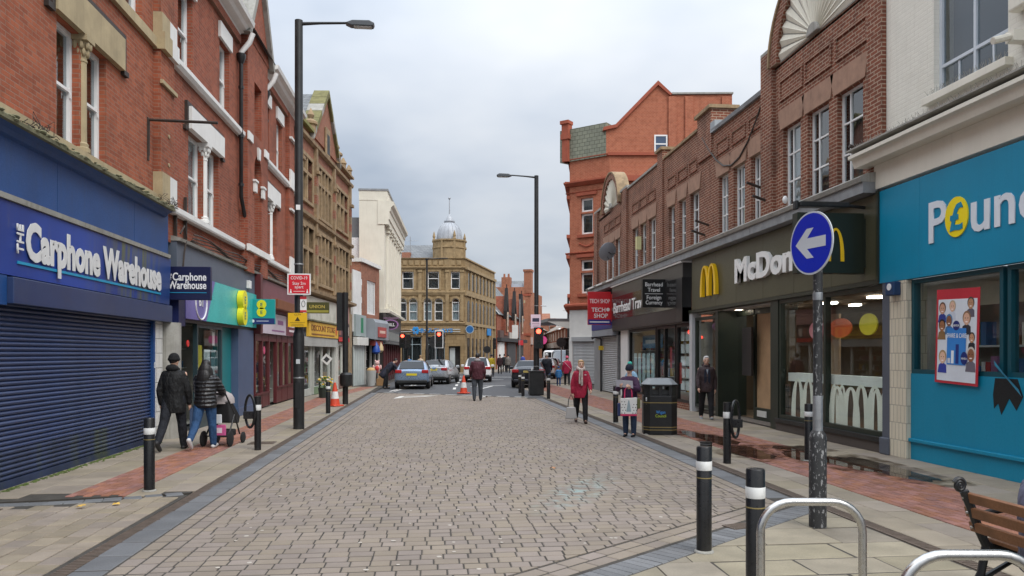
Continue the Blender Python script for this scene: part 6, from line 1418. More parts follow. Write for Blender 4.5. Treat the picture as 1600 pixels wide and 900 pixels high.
def ring_post(x, y, lab, s):
    o = thing('cycle_ring_post', lab, 'bollard', (x, y, 0), 0, 'posts with a cycle ring')
    MB().lathe([(.062, 0), (.062, 1.0), (0, 1.003)], 18).build('post', 'bollard_black', o, smooth=True); MB().lathe([(.064, .74), (.065, .742), (.065, .84), (.064, .842)], 18).build('white_band', 'band_white', o, smooth=True)
    n = 28; MB().tube([(s * (.14 + .11 * cos(2 * pi * k / n)), .1 * cos(2 * pi * k / n), .72 + .30 * sin(2 * pi * k / n)) for k in range(n)], .024, 8, closed=True).build('ring', 'bollard_black', o, smooth=True)
    MB().box(min(0, s * .26), max(0, s * .26), -.02, .02, .58, .72).build('bracket', 'bollard_black', o, bevel=.01)
ring_post(-3.19, 14.49, 'black post with round cycle ring on left pavement beside the pram', -1); ring_post(4.83, 11.9, 'black post with round cycle ring on right pavement before the restaurant', 1)
# ---- tall lamp columns
def lamp(x, y, ang, lab, h=9.75, arm=1.75):
    o = thing('street_lamp', lab, 'street lamp', (x, y, 0), ang, 'tall black street lamps')
    MB().lathe([(.13, 0), (.13, 2.2), (.125, 2.25), (.10, 2.35), (.095, h - .02), (0, h)], 20).build('column', 'metal_black', o, smooth=True)
    MB().tube([(0, 0, h - .1), (.5, 0, h - .06), (arm * .72, 0, h - .02)], [.045, .032, .028], 10).build('arm', 'metal_black', o, smooth=True)
    hd = MB().prism([(arm * .62, h - .05), (arm * .70, h - .11), (arm * 1.0, h - .11), (arm * 1.02, h - .03), (arm * .95, h + .03), (arm * .72, h + .02)], -.11, .11).build('lamp_head', C('4C5054', .4), o, bevel=.02)
    MB().box(arm * .74, arm * .98, -.08, .08, h - .125, h - .112).build('lens', C('C9CCC8', .2), hd)
    b = MB()
    for z in (1.2, 3.9, 2.55): b.lathe([(.108 if z > 2.3 else .134, z), (.11 if z > 2.3 else .136, z + .005), (.11 if z > 2.3 else .136, z + .03), (.108 if z > 2.3 else .134, z + .035)], 18)
    b.build('strap', 'metal_galv', o); B('sticker', 'paint_white', o, -.05, .05, -.102, -.096, 5.2, 5.32); B('sticker', C('BFC4C6'), o, -.04, .05, -.138, -.13, 1.55, 1.66); B('hatch', 'metal_black', o, -.06, .06, -.137, -.128, .5, 1.1)
    return o
lamp(-3.11, 18.44, .0, 'tall black lamp post with red distancing sign on left pavement'); lamp(4.72, 33.41, pi, 'tall black lamp post near the junction with pink notice, arm towards the road')
def sign(name, lab, x, y, z, w, h, m, rim=None, t=.012, cat='sign', rz=0.):
    o = thing(name, lab, cat, (x, y, z), rz)
    if rim: B('rim', rim, o, -w / 2, w / 2, -t, 0, 0, h); B('face', m, o, -w / 2 + .03, w / 2 - .03, -t - .004, -t, .03, h - .03)
    else: B('face', m, o, -w / 2, w / 2, -t, 0, 0, h)
    return o
s = sign('covid_sign', 'red and white distancing notice on the left lamp post', -3.07, 18.25, 3.18, .54, .50, C('D2202E', .4), 'paint_white')
text('COVID-19', s, 'paint_white', 0, .36, .105, -.02, .001, .003, 'CENTER', width=.38); text('Stay 2m', s, 'paint_white', 0, .235, .1, -.02, .001, .003, 'CENTER', width=.3); text('apart', s, 'paint_white', 0, .15, .1, -.02, .001, .003, 'CENTER', width=.2); B('arrow_line', 'paint_white', s, -.13, .13, -.018, -.016, .075, .085)
for q in (-.19, .19): MB().ball((q, -.018, .115), .014, .003, .014, 8, 5).prism([(q - .025, .04), (q + .025, .04), (q + .012, .1), (q - .012, .1)], -.018, -.016).build('figure_mark', 'paint_white', s)
s = sign('warning_notice', 'yellow camera warning notice on the left lamp post', -3.10, 18.22, 2.42, .44, .33, C('E3B51A', .4)); MB().prism([(-.06, .14), (.06, .14), (0, .24)], -.016, -.013).prism([(-.04, .15), (.04, .15), (0, .22)], -.0175, -.0165).build('triangle_mark', C('4A3A10'), s); text('CCTV', s, C('4A3A10'), 0, .27, .06, -.014, .001, .002, 'CENTER'); B('text_line', C('8A7420'), s, -.17, .17, -.015, -.013, .1, .11); B('text_line', C('8A7420'), s, -.14, .14, -.015, -.013, .06, .07); B('text_line', C('8A7420'), s, -.15, .15, -.015, -.013, .025, .035)
s = sign('small_notice', 'narrow white notice with red strips between the two lamp post notices', -2.98, 18.30, 2.77, .15, .38, 'paint_white'); B('red_strip', C('C8303A'), s, -.075, .075, -.015, -.013, .31, .38); B('red_strip', C('C8303A'), s, -.075, .075, -.015, -.013, .0, .05); MB().tube([(.04 * cos(2 * pi * k / 16), -.015, .2 + .07 * sin(2 * pi * k / 16)) for k in range(16)], .006, 5, closed=True).build('ring_mark', C('2A2A2A'), s)
s = sign('notice_board', 'pale pink notice with printed emblem on the far lamp post', 4.66, 33.2, 2.9, .44, .62, C('E8CFDC', .5)); B('emblem', C('3A3A52'), s, -.15, .15, -.016, -.013, .3, .46); B('text_line', C('8A5A78'), s, -.16, .16, -.016, -.013, .2, .22); B('text_line', C('8A5A78'), s, -.12, .12, -.016, -.013, .1, .115)
# ---- traffic lights
red = EM('signal_red', (1, .06, .03), 6)
def signal(x, y, lab, rz=0., white=True, lit=True, z=2.15, pole=True, zc=None):
    o = thing('traffic_light', lab, 'traffic light', (x, y, 0), rz, 'traffic lights at the junction')
    if pole: MB().cyl((0, 0.1, 0), (0, .1, z + .9), .055).build('pole', 'metal_black', o, smooth=True)
    if white: MB().box(-.25, .25, -.02, 0, z - .05, z + 1.0).build('white_edge', 'paint_white', o, bevel=.02)
    MB().box(-.21, .21, -.05, .08 if not white else .02, z, z + .95).build('head', 'paint_black', o, bevel=.02)
    for k, (c_) in enumerate(('0C1410', '161208', None)):
        zz = z + .17 + .30 * k; l = disc('lens', (red if lit else C('1A0A0A')) if c_ is None else C(c_), o, 0, zz, .105, -.07, .02); MB().tube([(.125 * cos(q), -.07, zz + .125 * sin(q)) for q in [pi * j / 8 for j in range(9)]], .015, 5).build('hood', 'paint_black', l)
    return o
x, y = at(686, 44.5); signal(x, y, 'white-edged traffic light showing red left of the stone bank door', -YAW)
x, y = at(629, 49); signal(x, y, 'traffic light showing red beside the pub, left of the dark signals', -YAW, False)
x, y = at(637, 51.5); signal(x, y, 'dark traffic light head with no light, just right of the left red one', -YAW + .5, False, False)
x, y = at(693, 46); o = signal(x, y, 'dark side-on traffic light behind the white-edged one', -YAW + 1.5, False, False)
signal(4.78, 33.15, 'traffic light showing red on the far lamp post', -YAW, False, True, 2.0, False)
x, y = at(773, 64); signal(x, y, 'dark traffic light at the far right corner of the bank', -YAW + 1.2, False, False)
x, y = at(885, 62); signal(x, y, 'distant white-edged traffic light under the grey canopy', -YAW, True, False, 2.1)
def round_sign(px, zc, zt, r, lab):
    x, y = at(px, zc); o = thing('road_sign', lab, 'road sign', (x, y, 0), -YAW, 'round road signs seen from behind'); MB().cyl((0, .05, 0), (0, .05, zt + r), .045).build('pole', 'metal_galv', o, smooth=True); disc('disc', C('2A2B2C', .5), o, 0, zt, r, -.01, .02); MB().box(-r * .8, r * .8, -.03, -.011, zt - .03, zt + .03).build('clip', 'metal_black', o)
round_sign(680, 50, 2.55, .42, 'dark round sign back on grey pole before the bank windows'); round_sign(761, 62, 2.1, .3, 'small dark round sign back near bank corner pilasters'); round_sign(877, 52, 2.55, .34, 'dark round sign back on pole above the distant vans')
x, y = at(667, 47); o = thing('lamp_post', 'slender dark pole rising in front of the bank windows', 'post', (x, y, 0)); MB().lathe([(.1, 0), (.1, 2), (.07, 2.1), (.06, 7.6), (.12, 7.62), (.12, 7.7), (0, 7.72)], 12).build('pole', 'metal_black', o, smooth=True); MB().tube([(0, 0, 7.66), (.9, -.1, 7.72), (1.3, -.1, 7.72)], .03, 6).build('arm', 'metal_black', o)
x, y = at(888, 68); o = thing('camera_mast', 'dark camera mast rising beside orange corner building', 'mast', (x, y, 0)); MB().lathe([(.12, 0), (.12, 3), (.1, 3.1), (.1, 6.8), (0, 6.82)], 12).build('mast', 'metal_black', o, smooth=True); MB().ball((0, 0, 6.95), .14, .14, .2).box(-.5, .5, -.03, .03, 5.6, 5.66).box(-.16, .16, -.14, .14, 5.5, 5.8).build('camera', C('D0D0CC', .4), o)
x, y = at(826, 110); o = thing('street_lamp', 'far grey lamp post with small arm right of the tall far building', 'street lamp', (x, y, 0)); MB().lathe([(.12, 0), (.1, 3), (.08, 8.4), (0, 8.42)], 10).build('column', 'metal_galv', o); MB().tube([(0, 0, 8.3), (1.5, 0, 8.7), (2.6, 0, 8.75)], [.05, .05, .1], 6).build('arm', 'metal_galv', o)
x, y = at(812, 75); o = thing('sign_post', 'grey post with blank white board and red sign by gablet shops', 'sign', (x, y, 0), -YAW); MB().cyl((0, 0, 0), (0, 0, 7.2), .07).build('pole', 'metal_galv', o, smooth=True); B('white_board', C('D6D6D2', .5), o, -.75, -.15, -.05, 0, 3.3, 4.6); B('red_sign', C('C8323A', .5), o, -.1, .35, -.06, 0, 2.6, 3.1); MB().box(-.1, .1, -.1, .1, 7.2, 7.7).build('detector', 'metal_black', o)
x, y = at(848, 75); o = thing('shop_banner', 'round pink hanging shop sign down the far street', 'sign', (x, y, 3.1), -YAW); disc('face', C('D64A8A', .5), o, 0, 0, .42, -.05, .1); B('bracket', 'metal_black', o, -.9, -.4, -.03, .03, -.02, .02)
# ---- far litter bin by the lamp
b = thing('litter_bin', 'far square black litter bin at foot of the lamp post', 'litter bin', (4.55, 32.3, 0)); MB().box(-.3, .3, -.3, .3, 0, 1.0).build('body', 'metal_black', b, bevel=.03); MB().box(-.33, .33, -.33, .33, 1.0, 1.06).build('lid', 'metal_black', b, bevel=.015); MB().lathe([(.03, 1.06), (.04, 1.18), (0, 1.18)], 10, (-.2, -.15, 0)).build('paper_cup', 'paint_white', b)
# ---- council bin
bx, by = at(1030, 17.0)
b = thing('litter_bin', 'large black litter bin with grey sloping hood and gold lines on right pavement', 'litter bin', (bx, by, 0), -YAW - .1)
def oct_(w, c): return [(-w, -w + c), (-w + c, -w), (w - c, -w), (w, -w + c), (w, w - c), (w - c, w), (-w + c, w), (-w, w - c)]
MB().prism(oct_(.37, .13), .0, .86, 'z').build('body', 'paint_black', b, bevel=.012)
bb = MB()
for sx in (-1, 1):
    for sy in (-1, 1): bb.prism([(sx * .36, sy * .24), (sx * .24, sy * .36), (sx * .18, sy * .36), (sx * .36, sy * .18)], .86, 1.07, 'z')
bb.box(-.04, .04, -.34, -.3, .86, 1.07); bb.build('hood_post', 'paint_black', b); MB().prism(oct_(.30, .1), .862, .9, 'z').build('liner', C('2A2A2A', .6), b); B('sack', C('6A6A68', .7), b, -.2, .2, -.2, .2, .9, .98)
MB().prism(oct_(.39, .14), 1.07, 1.11, 'z').build('hood_rim', 'paint_black', b, bevel=.01)
lo_, hi_ = oct_(.385, .135), oct_(.25, .06)
MB().add([(x, y, 1.112) for x, y in lo_] + [(x, y, 1.24) for x, y in hi_], [(k, (k + 1) % 8, 8 + (k + 1) % 8, 8 + k) for k in range(8)] + [tuple(range(8, 16))]).build('hood', C('7E8284', .4), b)
for z in (.10, .16, .70): MB().prism(oct_(.373, .131), z, z + .018, 'z').build('gold_line', C('8F7B4A', .45), b)
text('Wigan', b, C('3F8FD6'), .0, .47, .1, -.376, .001, .003, 'CENTER', width=.2); text('Council', b, C('B9CF3A'), 0, .39, .09, -.376, .001, .003, 'CENTER', width=.23)
# ---- cones
P('cone_orange', (.62, .07, .03), .5, .12, 6, .1, dirt=.2, dcol=(.25, .06, .04))
def cone(x, y, lab):
    o = thing('traffic_cone', lab, 'traffic cone', (x, y, 0), R.uniform(0, 1), 'orange traffic cones'); MB().box(-.22, .22, -.22, .22, 0, .05).build('base', 'cone_orange', o, bevel=.02); MB().lathe([(.17, .05), (.135, .26)], 20).lathe([(.095, .50), (.035, .80), (.0, .81)], 20).build('body', 'cone_orange', o, smooth=True); MB().lathe([(.137, .26), (.097, .50)], 20).build('white_sleeve', 'band_white', o, smooth=True)
cone(-3.22, 26.2, 'orange and white cone on left pavement beside black post'); cone(1.5, 33.9, 'orange and white cone in the road left of the walking man')
o = thing('black_post', 'tall black wide post with round bin on left pavement behind the cone', 'post', (-2.98, 27.2, 0)); MB().lathe([(.1, 0), (.1, 3.95), (0, 3.96)], 16).build('post', 'metal_black', o, smooth=True); MB().lathe([(.0, .62), (.2, .66), (.22, .75), (.22, 1.05), (.16, 1.12), (0, 1.12)], 16, (.05, -.2, 0)).build('round_box', 'metal_black', o, smooth=True); B('flat_sign', 'metal_black', o, -.3, .1, -.02, .02, 2.6, 3.95)
# ---- blue arrow sign post
bp = thing('arrow_sign', 'round blue sign with white left arrow on peeling black and grey post', 'road sign', (4.0, 7.45, 0), -radians(2))
P('post_peeling', (.03, .03, .031), .5, .2, 6, .2)
m_ = M['post_peeling']; t_ = m_.node_tree; bs_ = [n for n in t_.nodes if n.type == 'BSDF_PRINCIPLED'][0]
src_ = bs_.inputs['Base Color'].links[0].from_socket
z_ = t_.nodes.new('ShaderNodeSeparateXYZ'); t_.links.new(objco(t_), z_.inputs[0])
fl = noise(t_, objco(t_, (1, 1, .45)), 40, 5, .65); cut = N(t_, 'ShaderNodeMath', operation='GREATER_THAN'); t_.links.new(fl, cut.inputs[0]); cut.inputs[1].default_value = .565
rg = N(t_, 'ShaderNodeMath', operation='GREATER_THAN'); t_.links.new(fl, rg.inputs[0]); zr_ = mrange(t_, z_.outputs[2], 1.3, 1.7, .585, .6); t_.links.new(zr_, rg.inputs[1])
c_ = mixc(t_, src_, (.26, .26, .26), rg.outputs[0]); t_.links.new(c_, bs_.inputs['Base Color'])
MB().lathe([(.088, 0), (.088, .92), (.08, .96), (.055, 1.0)], 20).build('post_base', 'post_peeling', bp, smooth=True)
MB().lathe([(.0475, .98), (.0475, 3.27), (0, 3.28)], 18).build('post', 'post_peeling', bp, smooth=True); MB().lathe([(.049, .99), (.05, 1.0), (.05, 1.35), (.049, 1.36)], 18).build('bare_zinc', 'metal_galv', bp); MB().lathe([(.049, 2.35), (.05, 2.36), (.05, 2.42), (.049, 2.43)], 18).build('bare_zinc', 'metal_galv', bp)
rb = .327
# the disc is turned on its post, so it shows as an oval
face = bpy.data.objects.new('sign_plate', None)
pl = MB().prism([(rb * cos(2 * pi * k / 48), rb * sin(2 * pi * k / 48)) for k in range(48)], -.012, 0).build('sign_plate', C('C6CAD0', .4), bp); pl.location = (-.072, -.017, 2.94); pl.rotation_euler = (0, 0, radians(-77))
q = disc('blue_face', C('0A27B4', .35), pl, 0, 0, .308, -.014, .002, n=48)
ar_ = [(-.235, .0), (-.06, .155), (.045, .155), (-.055, .055), (.225, .055), (.225, -.055), (-.055, -.055), (.045, -.155), (-.06, -.155)]
MB().prism(ar_, -.0165, -.0142).build('arrow', C('C9CDD2', .4), pl); B('clip', 'metal_galv', bp, -.06, .06, -.06, .06, 2.87, 3.0); bpy.data.objects.remove(face)
# ---- stainless cycle hoops
def hoop(p, q, lab, h=.80):
    o = thing('cycle_stand', lab, 'cycle stand', ((p[0] + q[0]) / 2, (p[1] + q[1]) / 2, 0), atan2(q[1] - p[1], q[0] - p[0]), 'stainless steel cycle stands')
    w = hypot(q[0] - p[0], q[1] - p[1]) / 2; r = .2; pts = [(-w, 0, 0), (-w, 0, h - r)] + [(-w + r - r * cos(pi / 2 * k / 7), 0, h - r + r * sin(pi / 2 * k / 7)) for k in range(1, 8)] + [(w - r + r * sin(pi / 2 * k / 7), 0, h - r + r * cos(pi / 2 * k / 7)) for k in range(8)] + [(w, 0, 0)]
    MB().tube(pts, .0255, 18).build('hoop', 'steel', o, smooth=True)
    for s_ in (-1, 1): MB().lathe([(.07, 0), (.07, .008), (.03, .012)], 18, (s_ * w, 0, .002)).build('base_plate', 'steel', o)
hoop((2.10, 4.63), (2.75, 4.56), 'stainless steel cycle hoop standing before the second near bollard', .85); hoop((2.21, 3.34), (2.86, 3.27), 'stainless steel cycle hoop at bottom right corner by the bench', .85)
# ---- bench seen from behind
bn = thing('park_bench', 'wooden slatted bench with scrolled black iron ends at right edge', 'bench', (3.87, 3.55, 0))
def bench_end(y):
    b = MB()
    bk = [(.16, 0, .40), (.10, 0, .52), (.04, 0, .68), (-.015, 0, .80)]
    b.tube([(p[0], y, p[2]) for p in bk], .032, 8)
    b.tube([(-.02 + (-.045) * (1 - k / 26) * cos(2.2 * 2 * pi * k / 26 + .4) - .03, y, .845 + .05 * (1 - k / 30) * sin(2.2 * 2 * pi * k / 26 + .4)) for k in range(27)], .017, 7)
    b.tube([(.16, y, .40), (.12, y, .2), (.02, y, 0)], [.03, .028, .032], 8); b.tube([(.16, y, .40), (.4, y, .36), (.62, y, .42)], .028, 8); b.tube([(.62, y, .42), (.6, y, .2), (.66, y, 0)], .03, 8); b.tube([(.06, y, .62), (.3, y, .66), (.55, y, .64), (.64, y, .56)], .024, 8); b.tube([(.13, y, .16), (.36, y, .28), (.6, y, .16)], .02, 7)
    return b.build('iron_end', 'paint_black', bn, smooth=True)
bench_end(1.55); bench_end(.05); bench_end(.8)
for k, (x, z) in enumerate(((.015, .755), (.045, .645), (.08, .535))):
    o = MB().box(-.016, .016, 0, 1.6, -.038, .038).build('back_slat', 'wood_bench', bn, bevel=.006); o.location = (x, 0, z); o.rotation_euler = (0, radians(-16), 0)
for k in range(5): MB().box(.2 + .09 * k, .275 + .09 * k, 0, 1.6, .415, .445).build('seat_slat', 'wood_bench', bn, bevel=.006)
b = MB()
for k, (x, z) in enumerate(((.0, .755), (.03, .645), (.065, .535))): b.ball((x - .02, 1.55, z), .012, .012, .012, 8, 5)
b.build('bolt', 'steel', bn)
x, y = at(939, 35.6); o = thing('yellow_notice', 'small yellow notice on thin black post before the grey roller shutters', 'sign', (x, y, 0), -YAW); MB().cyl((0, 0, 0), (0, 0, 2.5), .04).build('post', 'metal_black', o, smooth=True); B('notice', C('D9B92A', .5), o, -.12, .12, -.06, -.04, 1.95, 2.15); MB().tube([(0, 0, 2.5), (-.3, -.05, 2.55), (-.45, -.05, 2.5)], [.04, .035, .07], 8).build('spotlight', 'metal_black', o, smooth=True)
# ---- goods standing outside shops on the left
fs = thing('flower_stand', 'bucket of yellow and white flowers outside the yellow board shop', 'flowers', (-4.25, 31.2, 0))
MB().lathe([(.2, 0), (.26, .4), (.24, .4), (.2, .05)], 14).build('bucket', C('2F3A34', .5), fs); b = MB(); b2 = MB(); b3 = MB()
for k in range(70):
    q, r_, z = R.uniform(0, 6.28), R.uniform(0, .3), R.uniform(.45, .85); p = (r_ * cos(q), r_ * sin(q), z); (b if k % 3 == 0 else b2 if k % 3 == 1 else b3).ball(p, .05, .05, .035, 6, 4)
b.build('yellow_flowers', C('D8B62E', .7), fs, kind='stuff'); b2.build('white_flowers', C('E4DCC8', .7), fs, kind='stuff'); b3.build('leaves', C('4A6A34', .7), fs, kind='stuff')
sg = thing('pavement_sign', 'dark board with tilted white square hung outside the flower shop', 'sign', (-4.5, 31.6, 0)); MB().tube([(0, 0, 0), (0, 0, 1.75)], .03, 8).build('pole', 'metal_black', sg); o = MB().box(-.17, .17, -.02, .02, -.17, .17).build('board', C('D8D8D4', .5), sg); o.location = (.3, -.1, 1.55); o.rotation_euler = (0, radians(40), 0); o2 = MB().box(-.09, .09, -.024, -.021, -.09, .09).build('dark_square', C('3A3A3C'), o)
cr_ = thing('goods_crate', 'brown cardboard boxes piled outside the toy shop', 'boxes', (-2.6, 42.6, 0)); MB().box(-.35, .25, -.25, .25, 0, .4).build('box', C('8F6F4A', .8), cr_, bevel=.01); MB().box(-.25, .25, -.2, .2, .402, .75).build('box', C('9A7A52', .8), cr_, bevel=.01); MB().box(-.5, .4, -.4, .4, -.0, .0 + .02).build('pallet', C('6A5A44', .8), cr_)
tb = thing('goods_table', 'small red folding table with goods outside toy shop', 'table', (-3.0, 43.6, 0)); MB().box(-.4, .4, -.3, .3, .7, .75).build('top', C('8A2E30', .6), tb)
for sx in (-.35, .35):
    for sy in (-.25, .25): MB().cyl((sx, sy, 0), (sx, sy, .7), .025).build('leg', C('8A2E30', .6), tb)
db = thing('display_bin', 'pale grey tub of goods beside the white shuttered shop', 'tub', (-3.25, 42.4, 0)); MB().lathe([(.22, 0), (.3, .85), (.27, .85), (.2, .1)], 16).build('tub', C('A8AAA8', .6), db, smooth=True); MB().ball((0, 0, .86), .24, .24, .16).build('contents', C('C2A06A', .7), db)
td = thing('soft_toy', 'pink and white soft toy displayed on the red table', 'toy', (-3.0, 43.6, .755)); MB().ball((0, 0, .2), .16, .14, .2).ball((0, -.02, .5), .13, .12, .13).ball((-.1, 0, .62), .05).ball((.1, 0, .62), .05).ball((-.2, 0, .25), .06, .06, .14).ball((.2, 0, .25), .06, .06, .14).build('body', C('D8B4B0', .8), td, smooth=True); MB().ball((0, -.1, .2), .12, .1, .14).build('shirt', C('C8403C', .7), td)
# ================================================================== cars
P('tyre', (.014, .014, .015), .85, .2, 10, .1)
def carpaint(name, c, metal=.6): return P(name, c, .28, .04, 2, 0., metal=metal, coat=.8, dirt=.08, dcol=(.1, .09, .08))
carpaint('car_silverblue', (.24, .33, .46)); carpaint('car_silver', (.48, .50, .52)); carpaint('car_dark', (.012, .014, .022), .3); carpaint('car_white', (.72, .72, .72), .0); carpaint('car_red', (.3, .03, .04), .3); carpaint('car_grey', (.1, .105, .11), .5)
def car(loc, rz, paint, lab, L=4.25, Wd=1.78, Hh=1.43, van=False, plate='D9C62A', kind='hatch', ptext=None, cat='car'):
    """local: length along y, rear at y=0, front at y=L"""
    o = thing('van' if van else 'car', lab, 'van' if van else cat, (*loc, 0), rz)
    w = Wd / 2; bz = .80 if not van else 1.05
    if van: st = [(0, .35, bz, Hh, .95, .97, .9), (.08, .3, bz, Hh, 1, 1, .95), (L * .62, .3, bz, Hh, 1, 1, .95), (L * .70, .3, bz, Hh - .05, 1, 1, .9), (L * .84, .3, bz + .02, bz + .08, 1, .98, .86), (L * .97, .3, bz - .15, bz - .1, .96, .95, .8), (L, .35, bz - .35, bz - .3, .85, .85, .7)]
    elif kind == 'hatch': st = [(0, .42, .88, .90, .90, .88, .78), (.05, .32, .92, .96, .97, .94, .80), (.22, .28, .92, 1.12, 1, .97, .78), (.62, .26, .92, Hh - .03, 1, .98, .72), (1.3, .25, .92, Hh, 1, .99, .71), (2.0, .25, .91, Hh - .02, 1, .99, .70), (2.55, .25, .9, Hh - .16, 1, .98, .70), (3.1, .26, .88, .95, 1, .96, .80), (3.8, .28, .76, .82, .97, .92, .75), (4.15, .3, .62, .68, .88, .82, .66), (L, .4, .52, .56, .74, .7, .55)]
    else: st = [(0, .42, .95, .98, .90, .88, .80), (.05, .32, .98, 1.02, .97, .94, .82), (.45, .28, .96, 1.03, 1, .97, .82), (.95, .26, .94, Hh - .12, 1, .98, .74), (1.5, .25, .93, Hh, 1, .99, .71), (2.2, .25, .92, Hh - .02, 1, .99, .70), (2.75, .25, .9, Hh - .14, 1, .98, .70), (3.4, .26, .88, .95, 1, .96, .80), (4.1, .28, .76, .82, .97, .92, .75), (4.45, .3, .62, .68, .88, .82, .66), (L, .4, .52, .56, .74, .7, .55)]
    def sec(s):
        y, zb, zl, zt, a, c_, d_ = s
        h = [(w * a * .86, zb), (w * a * .99, zb + .1), (w * a * 1.0, zb + (zl - zb) * .55), (w * c_ * .985, zl), (w * (c_ * .3 + d_ * .7), zl + (zt - zl) * .72), (w * d_ * .9, zt - .01), (w * d_ * .5, zt + .015)]
        return [(x, y, z) for x, z in h] + [(-x, y, z) for x, z in h[::-1]]
    S_ = [sec(s) for s in st]; n = len(S_[0]); b = MB()
    for q in S_: b.v += q
    for i in range(len(S_) - 1):
        for j in range(n): b.f.append((i * n + j, i * n + (j + 1) % n, (i + 1) * n + (j + 1) % n, (i + 1) * n + j))
    b.f.append(tuple(range(n))[::-1]); b.f.append(tuple(range((len(S_) - 1) * n, len(S_) * n)))
    body = b.build('body', paint, o, smooth=True); sub = body.modifiers.new('sub', 'SUBSURF'); sub.levels = 2; sub.render_levels = 2
    body.data.set_sharp_from_angle(angle=radians(80))
    def inq(p, q, r, s, k=.9, out=.012):
        pts = [Vector(v) for v in (p, q, r, s)]; c_ = sum(pts, Vector()) / 4; nn = (pts[1] - pts[0]).cross(pts[2] - pts[0]).normalized()
        if nn.dot(c_ - Vector((0, L * .45, .9))) < 0: nn = -nn
        pts = [c_ + (v - c_) * k + nn * out for v in pts]; return [tuple(v) for v in pts]
    def glass(name, quads):
        g_ = MB()
        for q in quads: g_.quad(*q)
        return g_.build(name, 'car_dark_glass', o)
    # rear screen, side windows, windscreen as panes lying just proud of the shell
    zt = Hh
    if van:
        glass('rear_window', [[(-w * .72, -.012, bz + .22), (-.04, -.012, bz + .22), (-.04, -.012, Hh - .2), (-w * .68, -.012, Hh - .2)], [(.04, -.012, bz + .22), (w * .72, -.012, bz + .22), (w * .68, -.012, Hh - .2), (.04, -.012, Hh - .2)]])
        glass('windscreen', [[(-w * .84, L * .83, bz + .10), (w * .84, L * .83, bz + .10), (w * .84, L * .70, Hh - .14), (-w * .84, L * .70, Hh - .14)]])
    else:
        y0, y1 = (.10, .60) if kind == 'hatch' else (.52, .98)
        z0 = .99 if kind == 'hatch' else 1.04
        glass('rear_window', [[(-w * .72, y0 + .03, z0), (w * .72, y0 + .03, z0), (w * .62, y1 - .02, zt - .075), (-w * .62, y1 - .02, zt - .075)]]).location = (0, -.055, .035)
        sp = 3.05 if kind == 'hatch' else 3.35
        glass('windscreen', [[(-w * .78, sp, .98), (w * .78, sp, .98), (w * .62, sp - .55, zt - .12), (-w * .62, sp - .55, zt - .12)]]).location = (0, .05, .03)
        for s_ in (-1, 1): glass('side_window', [[(s_ * w * .945, y1 + .02, .98), (s_ * w * .945, sp - .75, .98), (s_ * w * .72, sp - 1.05, zt - .1), (s_ * w * .72, y1 + .35, zt - .1)]]).location = (s_ * .018, 0, 0)
    for s_ in (-1, 1):
        MB().box(min(s_ * w * .56, s_ * w * .93), max(s_ * w * .56, s_ * w * .93), -.02, .14, .80 if not van else .75, .97 if not van else 1.1).build('tail_light', C('A81A1E', .25), o, bevel=.03)
        MB().box(s_ * (w + .10) - .1, s_ * (w + .10) + .1, L * .58, L * .58 + .1, bz + .12, bz + .27).build('mirror', paint, o, bevel=.03)
        for yy in (.78, L - .88):
            x = s_ * (w - .11); wh = MB().lathe([(.0, -.11), (.26, -.11), (.315, -.085), (.32, 0), (.315, .085), (.26, .11), (0, .11)], 24).build('wheel', 'tyre', o, smooth=True); wh.location = (x, yy, .32); wh.rotation_euler = (0, pi / 2, 0)
            MB().lathe([(0, .118), (.19, .112), (.21, .105), (.2, .118), (.05, .122), (0, .124)], 16).build('hub', 'steel', wh)
    B('number_plate', C(plate, .4), o, -.26, .26, -.022, -.01, .68 if kind == 'hatch' else .80, .79 if kind == 'hatch' else .91)
    B('bumper', 'metal_black' if paint != 'car_dark' else 'car_dark', o, -w * .86, w * .86, -.05, .12, .30, .46, .04); B('underside', 'rubber', o, -w * .8, w * .8, .15, L - .3, .2, .35)
    if ptext: text(ptext, o, 'paint_black', 0, .70 if kind == 'hatch' else .82, .08, -.024, .001, .003, 'CENTER', width=.46)
    return o
P('car_dark_glass', (.012, .014, .016), .06, .1, 2, 0)
car((-.92, 38.2), radians(-3), 'car_silverblue', 'silver blue hatchback with red tail lights parked by left kerb'); x, y = at(672, 43.5); car((.15, 44.0), radians(-12), 'car_silver', 'silver saloon ahead of the silver blue hatchback', kind='saloon', L=4.6, plate='D9C62A')
car((5.05, 38.7), radians(-9), 'car_dark', 'dark saloon car waiting beside the far litter bin', kind='saloon', L=4.7, Wd=1.82, plate='C9B468'); x, y = at(746, 47); car((x, y), radians(-4), 'car_white', 'pale car hidden behind the man in maroon', plate='D9D9D9', Hh=1.55)
x, y = at(848, 52); car((x, y), radians(-14), 'car_white', 'white car just beyond the dark saloon', kind='saloon', L=4.6); x, y = at(858, 62); car((x, y), radians(-14), 'car_red', 'dark red car partly hidden behind man in navy coat')
def vanat(px, zc, p, lab, rz=-12, L=5., Hh=2.1): x, y = at(px, zc); car((x, y), radians(rz), p, lab, L=L, Wd=1.95, Hh=Hh, van=True)
vanat(862, 78, 'car_white', 'white van seen from behind, left of the far vans'); vanat(868, 92, 'car_white', 'white van standing further along the far street'); x, y = at(876, 88); vanat(880, 72, 'car_grey', 'grey van parked right of the white vans', 168); vanat(887, 98, 'car_white', 'white van furthest to the right in far street')
x, y = at(893, 70); car((x, y), radians(-10), 'car_silver', 'silver car at right edge of far street behind woman in pink'); x, y = at(889, 80); car((x, y), radians(-10), 'car_red', 'dark red car far down street behind pink coat')

